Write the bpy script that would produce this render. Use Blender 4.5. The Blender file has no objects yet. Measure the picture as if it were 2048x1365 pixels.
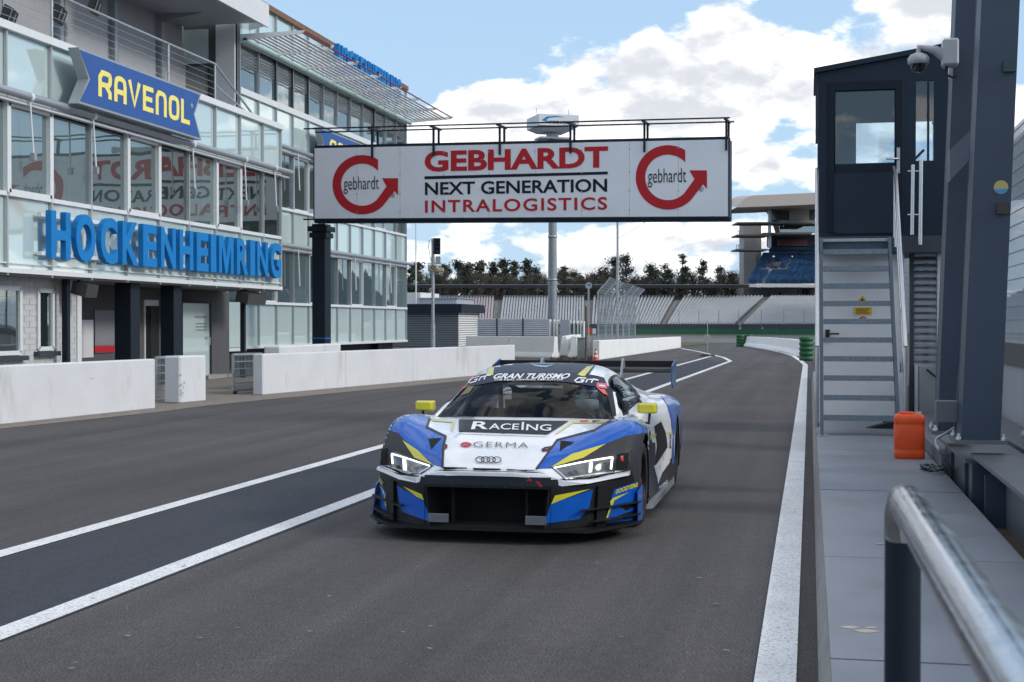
import bpy, bmesh, math, random
from mathutils import Vector, Matrix
from mathutils.bvhtree import BVHTree
random.seed(7)
R = math.radians
sc = bpy.context.scene
COL = sc.collection
# ---------------------------------------------------------------- camera
F, CX, CY, CH = 2844.0, 1024.0, 682.5, 1.56
YAW = math.atan(596 / F); PIT = math.atan(34.5 / F)
cam_d = bpy.data.cameras.new('camera'); cam = bpy.data.objects.new('camera', cam_d); COL.objects.link(cam)
cam.location = (0, 0, CH); cam.rotation_euler = (math.pi / 2 - PIT, 0, YAW)
cam_d.sensor_width = 36; cam_d.lens = F / 2048 * 36; cam_d.clip_start = 0.05; cam_d.clip_end = 3000
cam_d.dof.use_dof = True; cam_d.dof.focus_distance = 11.5; cam_d.dof.aperture_fstop = 11.0
sc.camera = cam
# ---------------------------------------------------------------- sky
SUN_AZ, SUN_EL = 95.0, 30.0        # azimuth clockwise from +Y
world = bpy.data.worlds.new('World'); sc.world = world; world.use_nodes = True
wt = world.node_tree; wt.nodes.clear()

def W(t, **k):
    n = wt.nodes.new(t)
    for a, b in k.items(): setattr(n, a, b)
    return n
def wm(op, a, b=None, c=None):
    n = W('ShaderNodeMath', operation=op)
    for i, x in enumerate((a, b, c)):
        if x is None: continue
        if isinstance(x, (int, float)): n.inputs[i].default_value = x
        else: wt.links.new(x, n.inputs[i])
    return n.outputs[0]
def wramp(x, lo, hi):
    n = W('ShaderNodeMapRange', interpolation_type='SMOOTHSTEP')
    wt.links.new(x, n.inputs[0]); n.inputs[1].default_value = lo; n.inputs[2].default_value = hi
    return n.outputs[0]
sky = W('ShaderNodeTexSky', sky_type='NISHITA', sun_disc=False)
sky.sun_elevation = R(SUN_EL); sky.sun_rotation = R(SUN_AZ); sky.air_density = 1.0; sky.dust_density = 0.8; sky.ozone_density = 1.5
tc = W('ShaderNodeTexCoord'); sep = W('ShaderNodeSeparateXYZ'); wt.links.new(tc.outputs['Generated'], sep.inputs[0])
az = wm('ARCTAN2', sep.outputs[0], sep.outputs[1]); el = wm('ARCSINE', sep.outputs[2])
sv = W('ShaderNodeVectorMath', operation='SCALE'); wt.links.new(tc.outputs['Generated'], sv.inputs[0]); wt.links.new(wm('DIVIDE', 1.0, wm('ADD', 0.86, wm('MULTIPLY', wm('MAXIMUM', sep.outputs[2], 0.0), 1.5))), sv.inputs['Scale'])   # clouds overhead are nearer, so larger
def wnoise(scale, detail, rough, zs=1.7, off=(0, 0, 0)):
    mp = W('ShaderNodeMapping'); wt.links.new(sv.outputs[0], mp.inputs[0])
    mp.inputs['Scale'].default_value = (1, 1, zs); mp.inputs['Location'].default_value = off
    n = W('ShaderNodeTexNoise'); n.inputs['Scale'].default_value = scale; n.inputs['Detail'].default_value = detail
    n.inputs['Roughness'].default_value = rough; wt.links.new(mp.outputs[0], n.inputs['Vector'])
    return n.outputs[0]
n_big = wnoise(4.5, 3, 0.5, 2.2, (3.1, 1.7, 0.4)); n_fine = wnoise(15, 10, 0.57, 1.4, (0.3, 0.9, 0.2)); n_low = wnoise(15, 7, 0.55, 1.4, (0.3, 0.9, 0.222))
# cumulus masses that stand in the photographed part of the sky: (pixel x, pixel y, radius x, radius y, weight)
lumps = [(1130, 165, 90, 85, .30), (1290, 160, 90, 80, .30), (1450, 95, 85, 120, .36), (1400, 225, 300, 60, .24), (1640, 150, 140, 60, .28),
         (960, 190, 60, 45, .26), (1010, 250, 150, 45, .22), (1560, 200, 120, 60, .14), (1780, 32, 85, 28, .30), (1850, 62, 50, 36, .26), (1530, 330, 60, 55, .20),
         (1590, 268, 50, 40, -.14), (1590, 30, 60, 35, -.22), (900, 330, 220, 60, .12), (1700, 330, 70, 70, .2), (820, 90, 280, 110, -.26), (1230, 35, 120, 38, -.22), (1150, 500, 600, 60, .12), (1340, 110, 22, 40, -.12), (1210, 95, 22, 40, -.1), (1910, 150, 50, 70, .14)]
fld = None
for (lx, ly, rx, ry, w) in lumps:
    a0 = math.atan((lx - CX) / F) - YAW; e0 = (648 - ly) / F
    dx = wm('MULTIPLY', wm('SUBTRACT', az, a0), F / rx); dy = wm('MULTIPLY', wm('SUBTRACT', el, e0), F / ry)
    g = wm('MULTIPLY', wm('EXPONENT', wm('MULTIPLY', wm('ADD', wm('MULTIPLY', dx, dx), wm('MULTIPLY', dy, dy)), -0.7)), w)
    fld = g if fld is None else wm('ADD', fld, g)
low = wm('MULTIPLY', wm('SUBTRACT', 1.0, wramp(el, 0.0, 0.30)), 0.13)
hi_ = wm('MULTIPLY', wramp(el, 0.26, 0.60), 0.19)
fld = wm('ADD', fld, wm('ADD', low, hi_)); base_ = wm('ADD', wm('MULTIPLY', n_big, 0.42), fld)
den = wm('ADD', wm('MULTIPLY', n_fine, 1.20), base_)
cov = wramp(den, 0.93, 1.06)
under = wm('ADD', wm('MULTIPLY', wm('SUBTRACT', n_low, n_fine), 3.6), wm('MULTIPLY', wm('SUBTRACT', den, 1.05), 1.5))
grey = wramp(under, -0.32, 0.52)
ccol = W('ShaderNodeMix', data_type='RGBA'); wt.links.new(grey, ccol.inputs[0])
CLOUD_W, CLOUD_G = (6.9, 6.85, 6.8, 1), (3.5, 3.6, 3.85, 1)
ccol.inputs[6].default_value = CLOUD_W; ccol.inputs[7].default_value = CLOUD_G
haze_m = W('ShaderNodeMix', data_type='RGBA'); haze_m.inputs[7].default_value = (2.15, 3.1, 4.2, 1)
wt.links.new(wm('MULTIPLY', wm('SUBTRACT', 1.0, wramp(el, -0.02, 1.3)), 0.85), haze_m.inputs[0]); wt.links.new(sky.outputs[0], haze_m.inputs[6])
smix = W('ShaderNodeMix', data_type='RGBA'); wt.links.new(wm('MULTIPLY', cov, 0.97), smix.inputs[0])
wt.links.new(haze_m.outputs[2], smix.inputs[6]); wt.links.new(ccol.outputs[2], smix.inputs[7])
bg = W('ShaderNodeBackground'); bg.inputs[1].default_value = 0.11; wo = W('ShaderNodeOutputWorld')
wt.links.new(smix.outputs[2], bg.inputs[0]); wt.links.new(bg.outputs[0], wo.inputs[0])
# ---------------------------------------------------------------- sun, exposure
sun_d = bpy.data.lights.new('sun', 'SUN'); sun = bpy.data.objects.new('sun', sun_d); COL.objects.link(sun)
sun_d.energy = 1.0; sun_d.angle = R(10); sun_d.color = (1, 0.95, 0.87)
SD = Vector((math.sin(R(SUN_AZ)) * math.cos(R(SUN_EL)), math.cos(R(SUN_AZ)) * math.cos(R(SUN_EL)), math.sin(R(SUN_EL))))
sun.rotation_euler = SD.to_track_quat('Z', 'Y').to_euler(); sun.location = (0, 0, 60)
sc.view_settings.view_transform = 'Standard'; sc.view_settings.look = 'None'; sc.view_settings.gamma = 1
sc.view_settings.exposure = 0.98; sc.view_settings.use_curve_mapping = False
sc.render.engine = 'CYCLES'; sc.cycles.use_denoising = True; sc.cycles.max_bounces = 8; sc.cycles.transparent_max_bounces = 12
sc.cycles.sample_clamp_indirect = 8
# ---------------------------------------------------------------- pixel helpers (photograph pixel -> direction; the distance comes from what the thing stands on)
_cy, _sy, _cp, _sp = math.cos(YAW), math.sin(YAW), math.cos(PIT), math.sin(PIT)
FW = Vector((-_sy * _cp, _cy * _cp, -_sp)); RT = Vector((_cy, _sy, 0)); UP = RT.cross(FW); EYE = Vector((0, 0, CH))
def ray(x, y): return FW + RT * ((x - CX) / F) - UP * ((y - CY) / F)
def aX(x, y, X): r = ray(x, y); return EYE + r * (X / r.x)
def aY(x, y, Y): r = ray(x, y); return EYE + r * (Y / r.y)
def aZ(x, y, Z=0.0): r = ray(x, y); return EYE + r * ((Z - CH) / r.z)
def aD(x, y, D): return EYE + ray(x, y) * D
# ---------------------------------------------------------------- materials
MATS = {}
def mat(name, col, rough=0.5, metal=0.0, var=0.08, vscale=6.0, bump=0.0, bscale=120.0, spec=0.5, coat=0.0, emit=None, estr=0.0, rvar=0.0, trans=0.0, streak=0.0, alpha=1.0):
    if name in MATS: return MATS[name]
    m = bpy.data.materials.new(name); m.use_nodes = True; nt = m.node_tree; b = nt.nodes['Principled BSDF']
    L = nt.links.new
    b.inputs['Roughness'].default_value = rough; b.inputs['Metallic'].default_value = metal
    b.inputs['Specular IOR Level'].default_value = spec; b.inputs['Coat Weight'].default_value = coat; b.inputs['Coat Roughness'].default_value = 0.04
    b.inputs['Base Color'].default_value = (*col, 1); b.inputs['Transmission Weight'].default_value = trans; b.inputs['Alpha'].default_value = alpha
    if emit: b.inputs['Emission Color'].default_value = (*emit, 1); b.inputs['Emission Strength'].default_value = estr
    tcn = nt.nodes.new('ShaderNodeTexCoord')
    geo = nt.nodes.new('ShaderNodeNewGeometry')
    if var > 0:
        n = nt.nodes.new('ShaderNodeTexNoise'); n.inputs['Scale'].default_value = vscale; n.inputs['Detail'].default_value = 6; n.inputs['Roughness'].default_value = 0.62
        if streak:
            mp = nt.nodes.new('ShaderNodeMapping'); mp.inputs['Scale'].default_value = (1, 1, streak); L(geo.outputs['Position'], mp.inputs[0]); L(mp.outputs[0], n.inputs['Vector'])
        else: L(geo.outputs['Position'], n.inputs['Vector'])
        mx = nt.nodes.new('ShaderNodeMix'); mx.data_type = 'RGBA'
        rg = nt.nodes.new('ShaderNodeMapRange'); rg.inputs[1].default_value = 0.3; rg.inputs[2].default_value = 0.7; L(n.outputs[0], rg.inputs[0]); L(rg.outputs[0], mx.inputs[0])
        mx.inputs[6].default_value = (*[max(0, c * (1 - var)) for c in col], 1); mx.inputs[7].default_value = (*[min(1, c * (1 + var)) for c in col], 1)
        L(mx.outputs[2], b.inputs['Base Color'])
        if rvar:
            r2 = nt.nodes.new('ShaderNodeMapRange'); r2.inputs[1].default_value = .3; r2.inputs[2].default_value = .7; r2.inputs[3].default_value = max(0, rough - rvar); r2.inputs[4].default_value = min(1, rough + rvar)
            L(n.outputs[0], r2.inputs[0]); L(r2.outputs[0], b.inputs['Roughness'])
    if bump > 0:
        n2 = nt.nodes.new('ShaderNodeTexNoise'); n2.inputs['Scale'].default_value = bscale; n2.inputs['Detail'].default_value = 3; L(geo.outputs['Position'], n2.inputs['Vector'])
        bp = nt.nodes.new('ShaderNodeBump'); bp.inputs['Strength'].default_value = bump; bp.inputs['Distance'].default_value = 0.01; L(n2.outputs[0], bp.inputs['Height']); L(bp.outputs[0], b.inputs['Normal'])
    MATS[name] = m; return m

def glassy(name, col, refl=0.35, rough=0.02, wob=0.02, pane=0.10):
    """opaque facade glass: dim body behind a mirror-like skin, panes slightly warped"""
    if name in MATS: return MATS[name]
    m = bpy.data.materials.new(name); m.use_nodes = True; nt = m.node_tree; nt.nodes.clear(); L = nt.links.new
    o = nt.nodes.new('ShaderNodeOutputMaterial'); d = nt.nodes.new('ShaderNodeBsdfDiffuse'); d.inputs[0].default_value = (*col, 1)
    g = nt.nodes.new('ShaderNodeBsdfGlossy'); g.inputs['Roughness'].default_value = rough; g.inputs[0].default_value = (.93, .98, .97, 1)
    fr = nt.nodes.new('ShaderNodeLayerWeight'); fr.inputs[0].default_value = 0.35
    a = nt.nodes.new('ShaderNodeMath'); a.operation = 'MULTIPLY_ADD'; L(fr.outputs['Fresnel'], a.inputs[0]); a.inputs[1].default_value = 0.75; a.inputs[2].default_value = refl; a.use_clamp = True
    oi = nt.nodes.new('ShaderNodeObjectInfo'); hm = nt.nodes.new('ShaderNodeMapRange'); hm.inputs[3].default_value = 1 - pane; hm.inputs[4].default_value = 1 + pane; L(oi.outputs['Random'], hm.inputs[0]); vs_ = nt.nodes.new('ShaderNodeVectorMath'); vs_.operation = 'SCALE'; vs_.inputs[0].default_value = col; L(hm.outputs[0], vs_.inputs['Scale']); L(vs_.outputs[0], d.inputs[0])
    geo = nt.nodes.new('ShaderNodeNewGeometry'); n = nt.nodes.new('ShaderNodeTexNoise'); n.inputs['Scale'].default_value = 0.9; n.inputs['Detail'].default_value = 1; L(geo.outputs['Position'], n.inputs['Vector'])
    bp = nt.nodes.new('ShaderNodeBump'); bp.inputs['Strength'].default_value = wob; bp.inputs['Distance'].default_value = 0.3; L(n.outputs[0], bp.inputs['Height']); L(bp.outputs[0], g.inputs['Normal'])
    mx = nt.nodes.new('ShaderNodeMixShader'); L(a.outputs[0], mx.inputs[0]); L(d.outputs[0], mx.inputs[1]); L(g.outputs[0], mx.inputs[2]); L(mx.outputs[0], o.inputs[0])
    MATS[name] = m; return m
def clear_glass(name, tint=(.9, .95, .95), refl=0.08, fz=0.9):
    if name in MATS: return MATS[name]
    m = bpy.data.materials.new(name); m.use_nodes = True; nt = m.node_tree; nt.nodes.clear(); L = nt.links.new
    o = nt.nodes.new('ShaderNodeOutputMaterial'); t = nt.nodes.new('ShaderNodeBsdfTransparent'); t.inputs[0].default_value = (*tint, 1)
    g = nt.nodes.new('ShaderNodeBsdfGlossy'); g.inputs['Roughness'].default_value = 0.01
    fr = nt.nodes.new('ShaderNodeLayerWeight'); fr.inputs[0].default_value = 0.25
    a = nt.nodes.new('ShaderNodeMath'); a.operation = 'MULTIPLY_ADD'; L(fr.outputs['Fresnel'], a.inputs[0]); a.inputs[1].default_value = fz; a.inputs[2].default_value = refl; a.use_clamp = True
    mx = nt.nodes.new('ShaderNodeMixShader'); L(a.outputs[0], mx.inputs[0]); L(t.outputs[0], mx.inputs[1]); L(g.outputs[0], mx.inputs[2]); L(mx.outputs[0], o.inputs[0])
    MATS[name] = m; return m
# ---------------------------------------------------------------- mesh builder
class MB:
    def __init__(s): s.v = []; s.f = []; s.sm = []
    def add(s, vs, fs, smooth=False):
        k = len(s.v); s.v += [Vector(v) for v in vs]; s.f += [tuple(i + k for i in f) for f in fs]; s.sm += [smooth] * len(fs); return s
    def box(s, a, b):
        (x0, y0, z0), (x1, y1, z1) = a, b
        x0, x1 = min(x0, x1), max(x0, x1); y0, y1 = min(y0, y1), max(y0, y1); z0, z1 = min(z0, z1), max(z0, z1)
        return s.add([(x0, y0, z0), (x1, y0, z0), (x1, y1, z0), (x0, y1, z0), (x0, y0, z1), (x1, y0, z1), (x1, y1, z1), (x0, y1, z1)],
                     [(0, 3, 2, 1), (4, 5, 6, 7), (0, 1, 5, 4), (1, 2, 6, 5), (2, 3, 7, 6), (3, 0, 4, 7)])
    def obox(s, c, ax, ay, az_):
        """box from centre and three half-axis vectors"""
        c, ax, ay, az_ = Vector(c), Vector(ax), Vector(ay), Vector(az_)
        if ax.cross(ay).dot(az_) < 0: az_ = -az_
        vs = [c + ax * i + ay * j + az_ * k for k in (-1, 1) for (i, j) in ((-1, -1), (1, -1), (1, 1), (-1, 1))]
        return s.add(vs, [(0, 3, 2, 1), (4, 5, 6, 7), (0, 1, 5, 4), (1, 2, 6, 5), (2, 3, 7, 6), (3, 0, 4, 7)])
    def bar(s, p, q, w, h=None, up=(0, 0, 1)):
        p, q = Vector(p), Vector(q); h = h or w; d = (q - p); 
        if d.length < 1e-6: return s
        dn = d.normalized(); u = Vector(up)
        if abs(dn.dot(u)) > 0.98: u = Vector((0, 1, 0))
        x = dn.cross(u).normalized(); y = x.cross(dn)
        return s.obox((p + q) / 2, x * w / 2, dn * d.length / 2, y * h / 2)
    def tube(s, pts, r, n=8, cap=True):
        pts = [Vector(p) for p in pts]; rings = []; rr = r if isinstance(r, (list, tuple)) else [r] * len(pts)
        t0 = (pts[1] - pts[0]).normalized(); u = Vector((0, 0, 1)) if abs(t0.z) < 0.9 else Vector((0, 1, 0))
        x = t0.cross(u).normalized()
        for i, p in enumerate(pts):
            t = ((pts[min(i + 1, len(pts) - 1)] - p).normalized() + (p - pts[max(i - 1, 0)]).normalized())
            t = t.normalized() if t.length > 1e-6 else t0
            x = (x - t * x.dot(t)).normalized(); y = t.cross(x)
            rings.append([p + (x * math.cos(2 * math.pi * k / n) + y * math.sin(2 * math.pi * k / n)) * rr[i] for k in range(n)])
        vs = [v for g in rings for v in g]; fs = []
        for i in range(len(pts) - 1):
            for k in range(n): fs.append((i * n + k, i * n + (k + 1) % n, (i + 1) * n + (k + 1) % n, (i + 1) * n + k))
        s.add(vs, fs, True)
        if cap: s.add(rings[0], [tuple(reversed(range(n)))]); s.add(rings[-1], [tuple(range(n))])
        return s
    def prism(s, poly, ext):
        """planar polygon swept by a vector"""
        e = Vector(ext); n = len(poly); a = [Vector(p) for p in poly]; nrm = Vector((0, 0, 0))
        for i in range(n): nrm += a[i].cross(a[(i + 1) % n])
        if nrm.dot(e) > 0: a.reverse()
        return s.add(a + [p + e for p in a], [tuple(range(n)), tuple(reversed(range(n, 2 * n)))] + [((i + 1) % n, i, i + n, (i + 1) % n + n) for i in range(n)])
    def poly(s, pts): return s.add(pts, [tuple(range(len(pts)))])
    def grid(s, rows, smooth=True):
        m, n = len(rows), len(rows[0])
        return s.add([p for r in rows for p in r], [(i * n + j, i * n + j + 1, (i + 1) * n + j + 1, (i + 1) * n + j) for i in range(m - 1) for j in range(n - 1)], smooth)
    def lathe(s, c, axis, prof, n=24):
        c, ax = Vector(c), Vector(axis).normalized(); u = Vector((0, 0, 1)) if abs(ax.z) < .9 else Vector((1, 0, 0))
        x = ax.cross(u).normalized(); y = ax.cross(x)
        rows = [[c + ax * h + (x * math.cos(2 * math.pi * k / n) + y * math.sin(2 * math.pi * k / n)) * r for k in range(n + 1)] for (r, h) in prof]
        return s.grid(rows)
    def mesh(s, name, org=(0, 0, 0), bevel=0.0):
        me = bpy.data.meshes.new(name); o = Vector(org)
        me.from_pydata([v - o for v in s.v], [], s.f); me.polygons.foreach_set('use_smooth', s.sm); me.update(); return me
    def build(s, name, m, parent=None, bevel=0.0, kind=None, loc=None):
        org = Vector(parent['_o']) if parent is not None and '_o' in parent else Vector((0, 0, 0))
        if parent is None and loc is not None: org = Vector(loc)
        o = bpy.data.objects.new(name, s.mesh(name, org)); COL.objects.link(o); o.data.materials.append(m)
        if parent is not None: o.parent = parent; o['_o'] = list(org)
        else: o.location = org; o['_o'] = list(org)
        if bevel:
            bm = bmesh.new(); bm.from_mesh(o.data); bmesh.ops.remove_doubles(bm, verts=bm.verts, dist=1e-5)
            es = [e for e in bm.edges if len(e.link_faces) == 2 and e.calc_face_angle(0) > 0.5]
            bmesh.ops.bevel(bm, geom=es, offset=bevel, segments=1, affect='EDGES', profile=0.6); bm.to_mesh(o.data); bm.free()
        if kind: o['kind'] = kind
        return o
def share(src, name, parent, d):
    """another piece with the same mesh, shifted by d"""
    o = bpy.data.objects.new(name, src.data); COL.objects.link(o); o.parent = parent; o.location = src.location + Vector(d); o['_o'] = list(parent['_o'] if parent else (0, 0, 0)); return o
def tag(o, label, cat, group=None, kind=None):
    o['label'] = label; o['category'] = cat
    if group: o['group'] = group
    if kind: o['kind'] = kind
    return o
def thing(name, loc, label, cat, group=None):
    e = bpy.data.objects.new(name, None); COL.objects.link(e); e.location = loc; e.empty_display_size = .2; e['_o'] = list(loc); return tag(e, label, cat, group)
def setting(name, mb, m, label=None, kind='structure', loc=None):
    o = mb.build(name, m, loc=loc); o['kind'] = kind
    if label: o['label'] = label
    return o
# ---------------------------------------------------------------- lettering
_txt = {}
def text2d(s, bold=0.0, shear=0.0, space=1.0):
    """triangulated glyph outlines scaled to a unit box"""
    key = (s, bold, shear, space)
    if key in _txt: return _txt[key]
    cu = bpy.data.curves.new('t', 'FONT'); cu.body = s; cu.offset = bold; cu.shear = shear; cu.space_character = space; cu.resolution_u = 4
    o = bpy.data.objects.new('t', cu); COL.objects.link(o); dg = bpy.context.evaluated_depsgraph_get(); me = bpy.data.meshes.new_from_object(o.evaluated_get(dg))
    vs = [(v.co.x, v.co.y) for v in me.vertices]; fs = [tuple(p.vertices) for p in me.polygons]
    bpy.data.objects.remove(o); bpy.data.curves.remove(cu); bpy.data.meshes.remove(me)
    x0 = min(v[0] for v in vs); x1 = max(v[0] for v in vs); y0 = min(v[1] for v in vs); y1 = max(v[1] for v in vs)
    vs = [((x - x0) / (x1 - x0), (y - y0) / (y1 - y0)) for x, y in vs]
    _txt[key] = (vs, fs, (x1 - x0) / (y1 - y0)); return _txt[key]
def flat_text(mb, s, o, ex, ey, nrm, lift, **k):
    """glyphs on a plane: o origin, ex/ey full extent vectors"""
    vs, fs, _ = text2d(s, **k); o, ex, ey, n = Vector(o), Vector(ex), Vector(ey), Vector(nrm)
    return mb.add([o + ex * x + ey * y + n * lift for x, y in vs], fs)
def solid_text(mb, s, o, ex, ey, ext, **k):
    vs, fs, _ = text2d(s, **k); o, ex, ey, e = Vector(o), Vector(ex), Vector(ey), Vector(ext)
    a = [o + ex * x + ey * y for x, y in vs]; n = len(a); cnt = {}
    for f in fs:
        for i in range(len(f)):
            ed = (f[i], f[(i + 1) % len(f)]); cnt[ed] = 1
    side = [(q, p, p + n, q + n) for (p, q) in cnt if (q, p) not in cnt]
    return mb.add(a + [p + e for p in a], [tuple(reversed(f)) for f in fs] + [tuple(i + n for i in f) for f in fs] + side)
def strokes(paths, th):
    """thick poly-lines in the plane -> (verts, quads); mitred joints"""
    vs, fs = [], []
    for p in paths:
        closed = p[0] == p[-1] and len(p) > 3; q = [Vector(a) for a in (p[:-1] if closed else p)]; n = len(q); k = len(vs)
        for i in range(n):
            a = q[i - 1] if (i > 0 or closed) else None; b = q[(i + 1) % n] if (i < n - 1 or closed) else None
            d1 = (q[i] - a).normalized() if a is not None else None; d2 = (b - q[i]).normalized() if b is not None else None
            if d1 is None: d1 = d2
            if d2 is None: d2 = d1
            n1 = Vector((-d1.y, d1.x)); n2 = Vector((-d2.y, d2.x)); mm = n1 + n2
            mm = mm / max(0.5, mm.dot(n1)) if mm.length > 1e-4 else n1
            vs += [tuple(q[i] + mm * th / 2), tuple(q[i] - mm * th / 2)]
        for i in range(n if closed else n - 1):
            j = (i + 1) % n; fs.append((k + 2 * i, k + 2 * i + 1, k + 2 * j + 1, k + 2 * j))
    return vs, fs
# ================================================================ shared materials
def asphalt(name, col, speck=0.8, patch=0.17):
    m = bpy.data.materials.new(name); m.use_nodes = True; nt = m.node_tree; b = nt.nodes['Principled BSDF']; L = nt.links.new
    geo = nt.nodes.new('ShaderNodeNewGeometry')
    def nz(scale, detail, sx=1.0, sy=1.0):
        mp = nt.nodes.new('ShaderNodeMapping'); mp.inputs['Scale'].default_value = (sx, sy, 1); L(geo.outputs['Position'], mp.inputs[0])
        n = nt.nodes.new('ShaderNodeTexNoise'); n.inputs['Scale'].default_value = scale; n.inputs['Detail'].default_value = detail; n.inputs['Roughness'].default_value = .6; L(mp.outputs[0], n.inputs['Vector']); return n.outputs[0]
    def rg(x, lo, hi, a, c):
        r = nt.nodes.new('ShaderNodeMapRange'); L(x, r.inputs[0]); r.inputs[1].default_value = lo; r.inputs[2].default_value = hi; r.inputs[3].default_value = a; r.inputs[4].default_value = c; return r.outputs[0]
    def mul(a, c):
        q = nt.nodes.new('ShaderNodeMath'); q.operation = 'MULTIPLY'; L(a, q.inputs[0]); L(c, q.inputs[1]); return q.outputs[0]
    f = mul(mul(rg(nz(85, 3), .3, .7, 1 - speck, 1 + speck), rg(nz(.35, 5), .3, .7, 1 - patch, 1 + patch)), mul(rg(nz(1.0, 5, 1.9, .035), .3, .7, 1 - patch * 1.7, 1 + patch * 1.7), rg(nz(12, 4), .3, .7, .86, 1.14)))
    vo = nt.nodes.new('ShaderNodeTexVoronoi'); vo.inputs['Scale'].default_value = 62; L(geo.outputs['Position'], vo.inputs['Vector'])
    st = nt.nodes.new('ShaderNodeMapRange'); L(vo.outputs['Distance'], st.inputs[0]); st.inputs[1].default_value = .10; st.inputs[2].default_value = .22; st.inputs[3].default_value = 2.6; st.inputs[4].default_value = 1.0
    f = mul(f, st.outputs[0])
    vm = nt.nodes.new('ShaderNodeVectorMath'); vm.operation = 'SCALE'; vm.inputs[0].default_value = col; L(f, vm.inputs['Scale']); L(vm.outputs[0], b.inputs['Base Color'])
    b.inputs['Roughness'].default_value = 0.82; b.inputs['Specular IOR Level'].default_value = 0.35
    bp = nt.nodes.new('ShaderNodeBump'); bp.inputs['Strength'].default_value = 0.5; bp.inputs['Distance'].default_value = 0.006; L(nz(170, 2), bp.inputs['Height']); L(bp.outputs[0], b.inputs['Normal'])
    MATS[name] = m; return m
ASPH = asphalt('asphalt', (.066, .061, .062)); ASPH2 = asphalt('asphalt_new', (.036, .040, .052), .45, .06)
def paint_line(name):
    m = mat(name, (.74, .75, .76), .7, var=.10, vscale=3, bump=.3, bscale=160); nt = m.node_tree; b = nt.nodes['Principled BSDF']; L = nt.links.new
    src = b.inputs['Base Color'].links[0].from_socket; geo = nt.nodes.new('ShaderNodeNewGeometry'); n = nt.nodes.new('ShaderNodeTexNoise'); n.inputs['Scale'].default_value = 75; n.inputs['Detail'].default_value = 5; n.inputs['Roughness'].default_value = .7
    L(geo.outputs['Position'], n.inputs['Vector']); r = nt.nodes.new('ShaderNodeMapRange'); r.inputs[1].default_value = .54; r.inputs[2].default_value = .64; L(n.outputs[0], r.inputs[0])
    mx = nt.nodes.new('ShaderNodeMix'); mx.data_type = 'RGBA'; L(r.outputs[0], mx.inputs[0]); L(src, mx.inputs[6]); mx.inputs[7].default_value = (.13, .13, .14, 1); L(mx.outputs[2], b.inputs['Base Color']); return m
LINE = paint_line('line_paint')
WHITEW = mat('white_wall_paint', (.60, .61, .63), .62, var=.05, vscale=1.4, bump=.25, bscale=60)
def stain(m, col, scale, lo, hi, stretch, amt):
    nt = m.node_tree; b = nt.nodes['Principled BSDF']; L = nt.links.new; src = b.inputs['Base Color'].links[0].from_socket; geo = nt.nodes.new('ShaderNodeNewGeometry'); mp = nt.nodes.new('ShaderNodeMapping'); mp.inputs['Scale'].default_value = stretch; L(geo.outputs['Position'], mp.inputs[0])
    n = nt.nodes.new('ShaderNodeTexNoise'); n.inputs['Scale'].default_value = scale; n.inputs['Detail'].default_value = 8; n.inputs['Roughness'].default_value = .68; L(mp.outputs[0], n.inputs['Vector']); r = nt.nodes.new('ShaderNodeMapRange'); r.inputs[1].default_value = lo; r.inputs[2].default_value = hi; r.inputs[4].default_value = amt; L(n.outputs[0], r.inputs[0])
    mx = nt.nodes.new('ShaderNodeMix'); mx.data_type = 'RGBA'; L(r.outputs[0], mx.inputs[0]); L(src, mx.inputs[6]); mx.inputs[7].default_value = (*col, 1); L(mx.outputs[2], b.inputs['Base Color']); return m
stain(WHITEW, (.30, .28, .25), 1.6, .56, .78, (1, 1, .35), .55); stain(WHITEW, (.12, .12, .12), 3.0, .66, .72, (.5, .25, 3.0), .5)
WHITEB = mat('white_barrier', (.78, .78, .77), .6, var=.05, vscale=1.2, bump=.2)
CONC = mat('concrete', (.30, .29, .275), .85, var=.16, vscale=3, bump=.3, bscale=90)
CONCD = mat('concrete_dirty', (.19, .165, .14), .9, var=.25, vscale=5, bump=.5, bscale=70)
FRAME = mat('white_aluminium', (.66, .68, .69), .35, var=.04, spec=.6)
GREYM = mat('grey_metal', (.36, .39, .42), .38, .5, var=.06)
STEEL = mat('galvanised_steel', (.40, .43, .45), .42, .7, var=.18, vscale=14, rvar=.1)
DARKP = mat('dark_blue_grey_paint', (.009, .015, .024), .5, spec=.25, var=.12, vscale=2)
DARKG = mat('anthracite_paint', (.035, .045, .06), .45, var=.1, vscale=3)
BLACK = mat('matt_black', (.012, .013, .015), .6, var=.1)
SPAN = glassy('pale_glass', (.50, .61, .60), .24, .03, .008, .06)
WIN = glassy('window_glass', (.060, .085, .083), .25, .012, .012, .75)
WINB = glassy('window_glass_dark', (.022, .03, .032), .30, .015, .02)
INT = mat('interior_grey', (.085, .085, .09), .8)
WHITEP = mat('white_panel', (.62, .63, .65), .5, var=.03)
CORR = mat('corrugated_grey', (.40, .43, .48), .5, .1, var=.05)
CORR_SUNLIT = mat('corrugated_sunlit', (.78, .78, .77), .45, var=.03)  # sheet metal with the sunlit side's brightness put into its colour
CORR_SHADED = mat('corrugated_shaded', (.16, .175, .19), .5, .1, var=.06)  # sheet metal with the shaded side's darkness put into its colour
BLUEL = mat('sign_blue', (.012, .185, .49), .6, var=.06, vscale=3, spec=.15)
RED = mat('sign_red', (.46, .022, .03), .6, spec=.2, var=.05)
INK = mat('sign_black', (.014, .017, .024), .6, spec=.15, var=.05)
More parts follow.
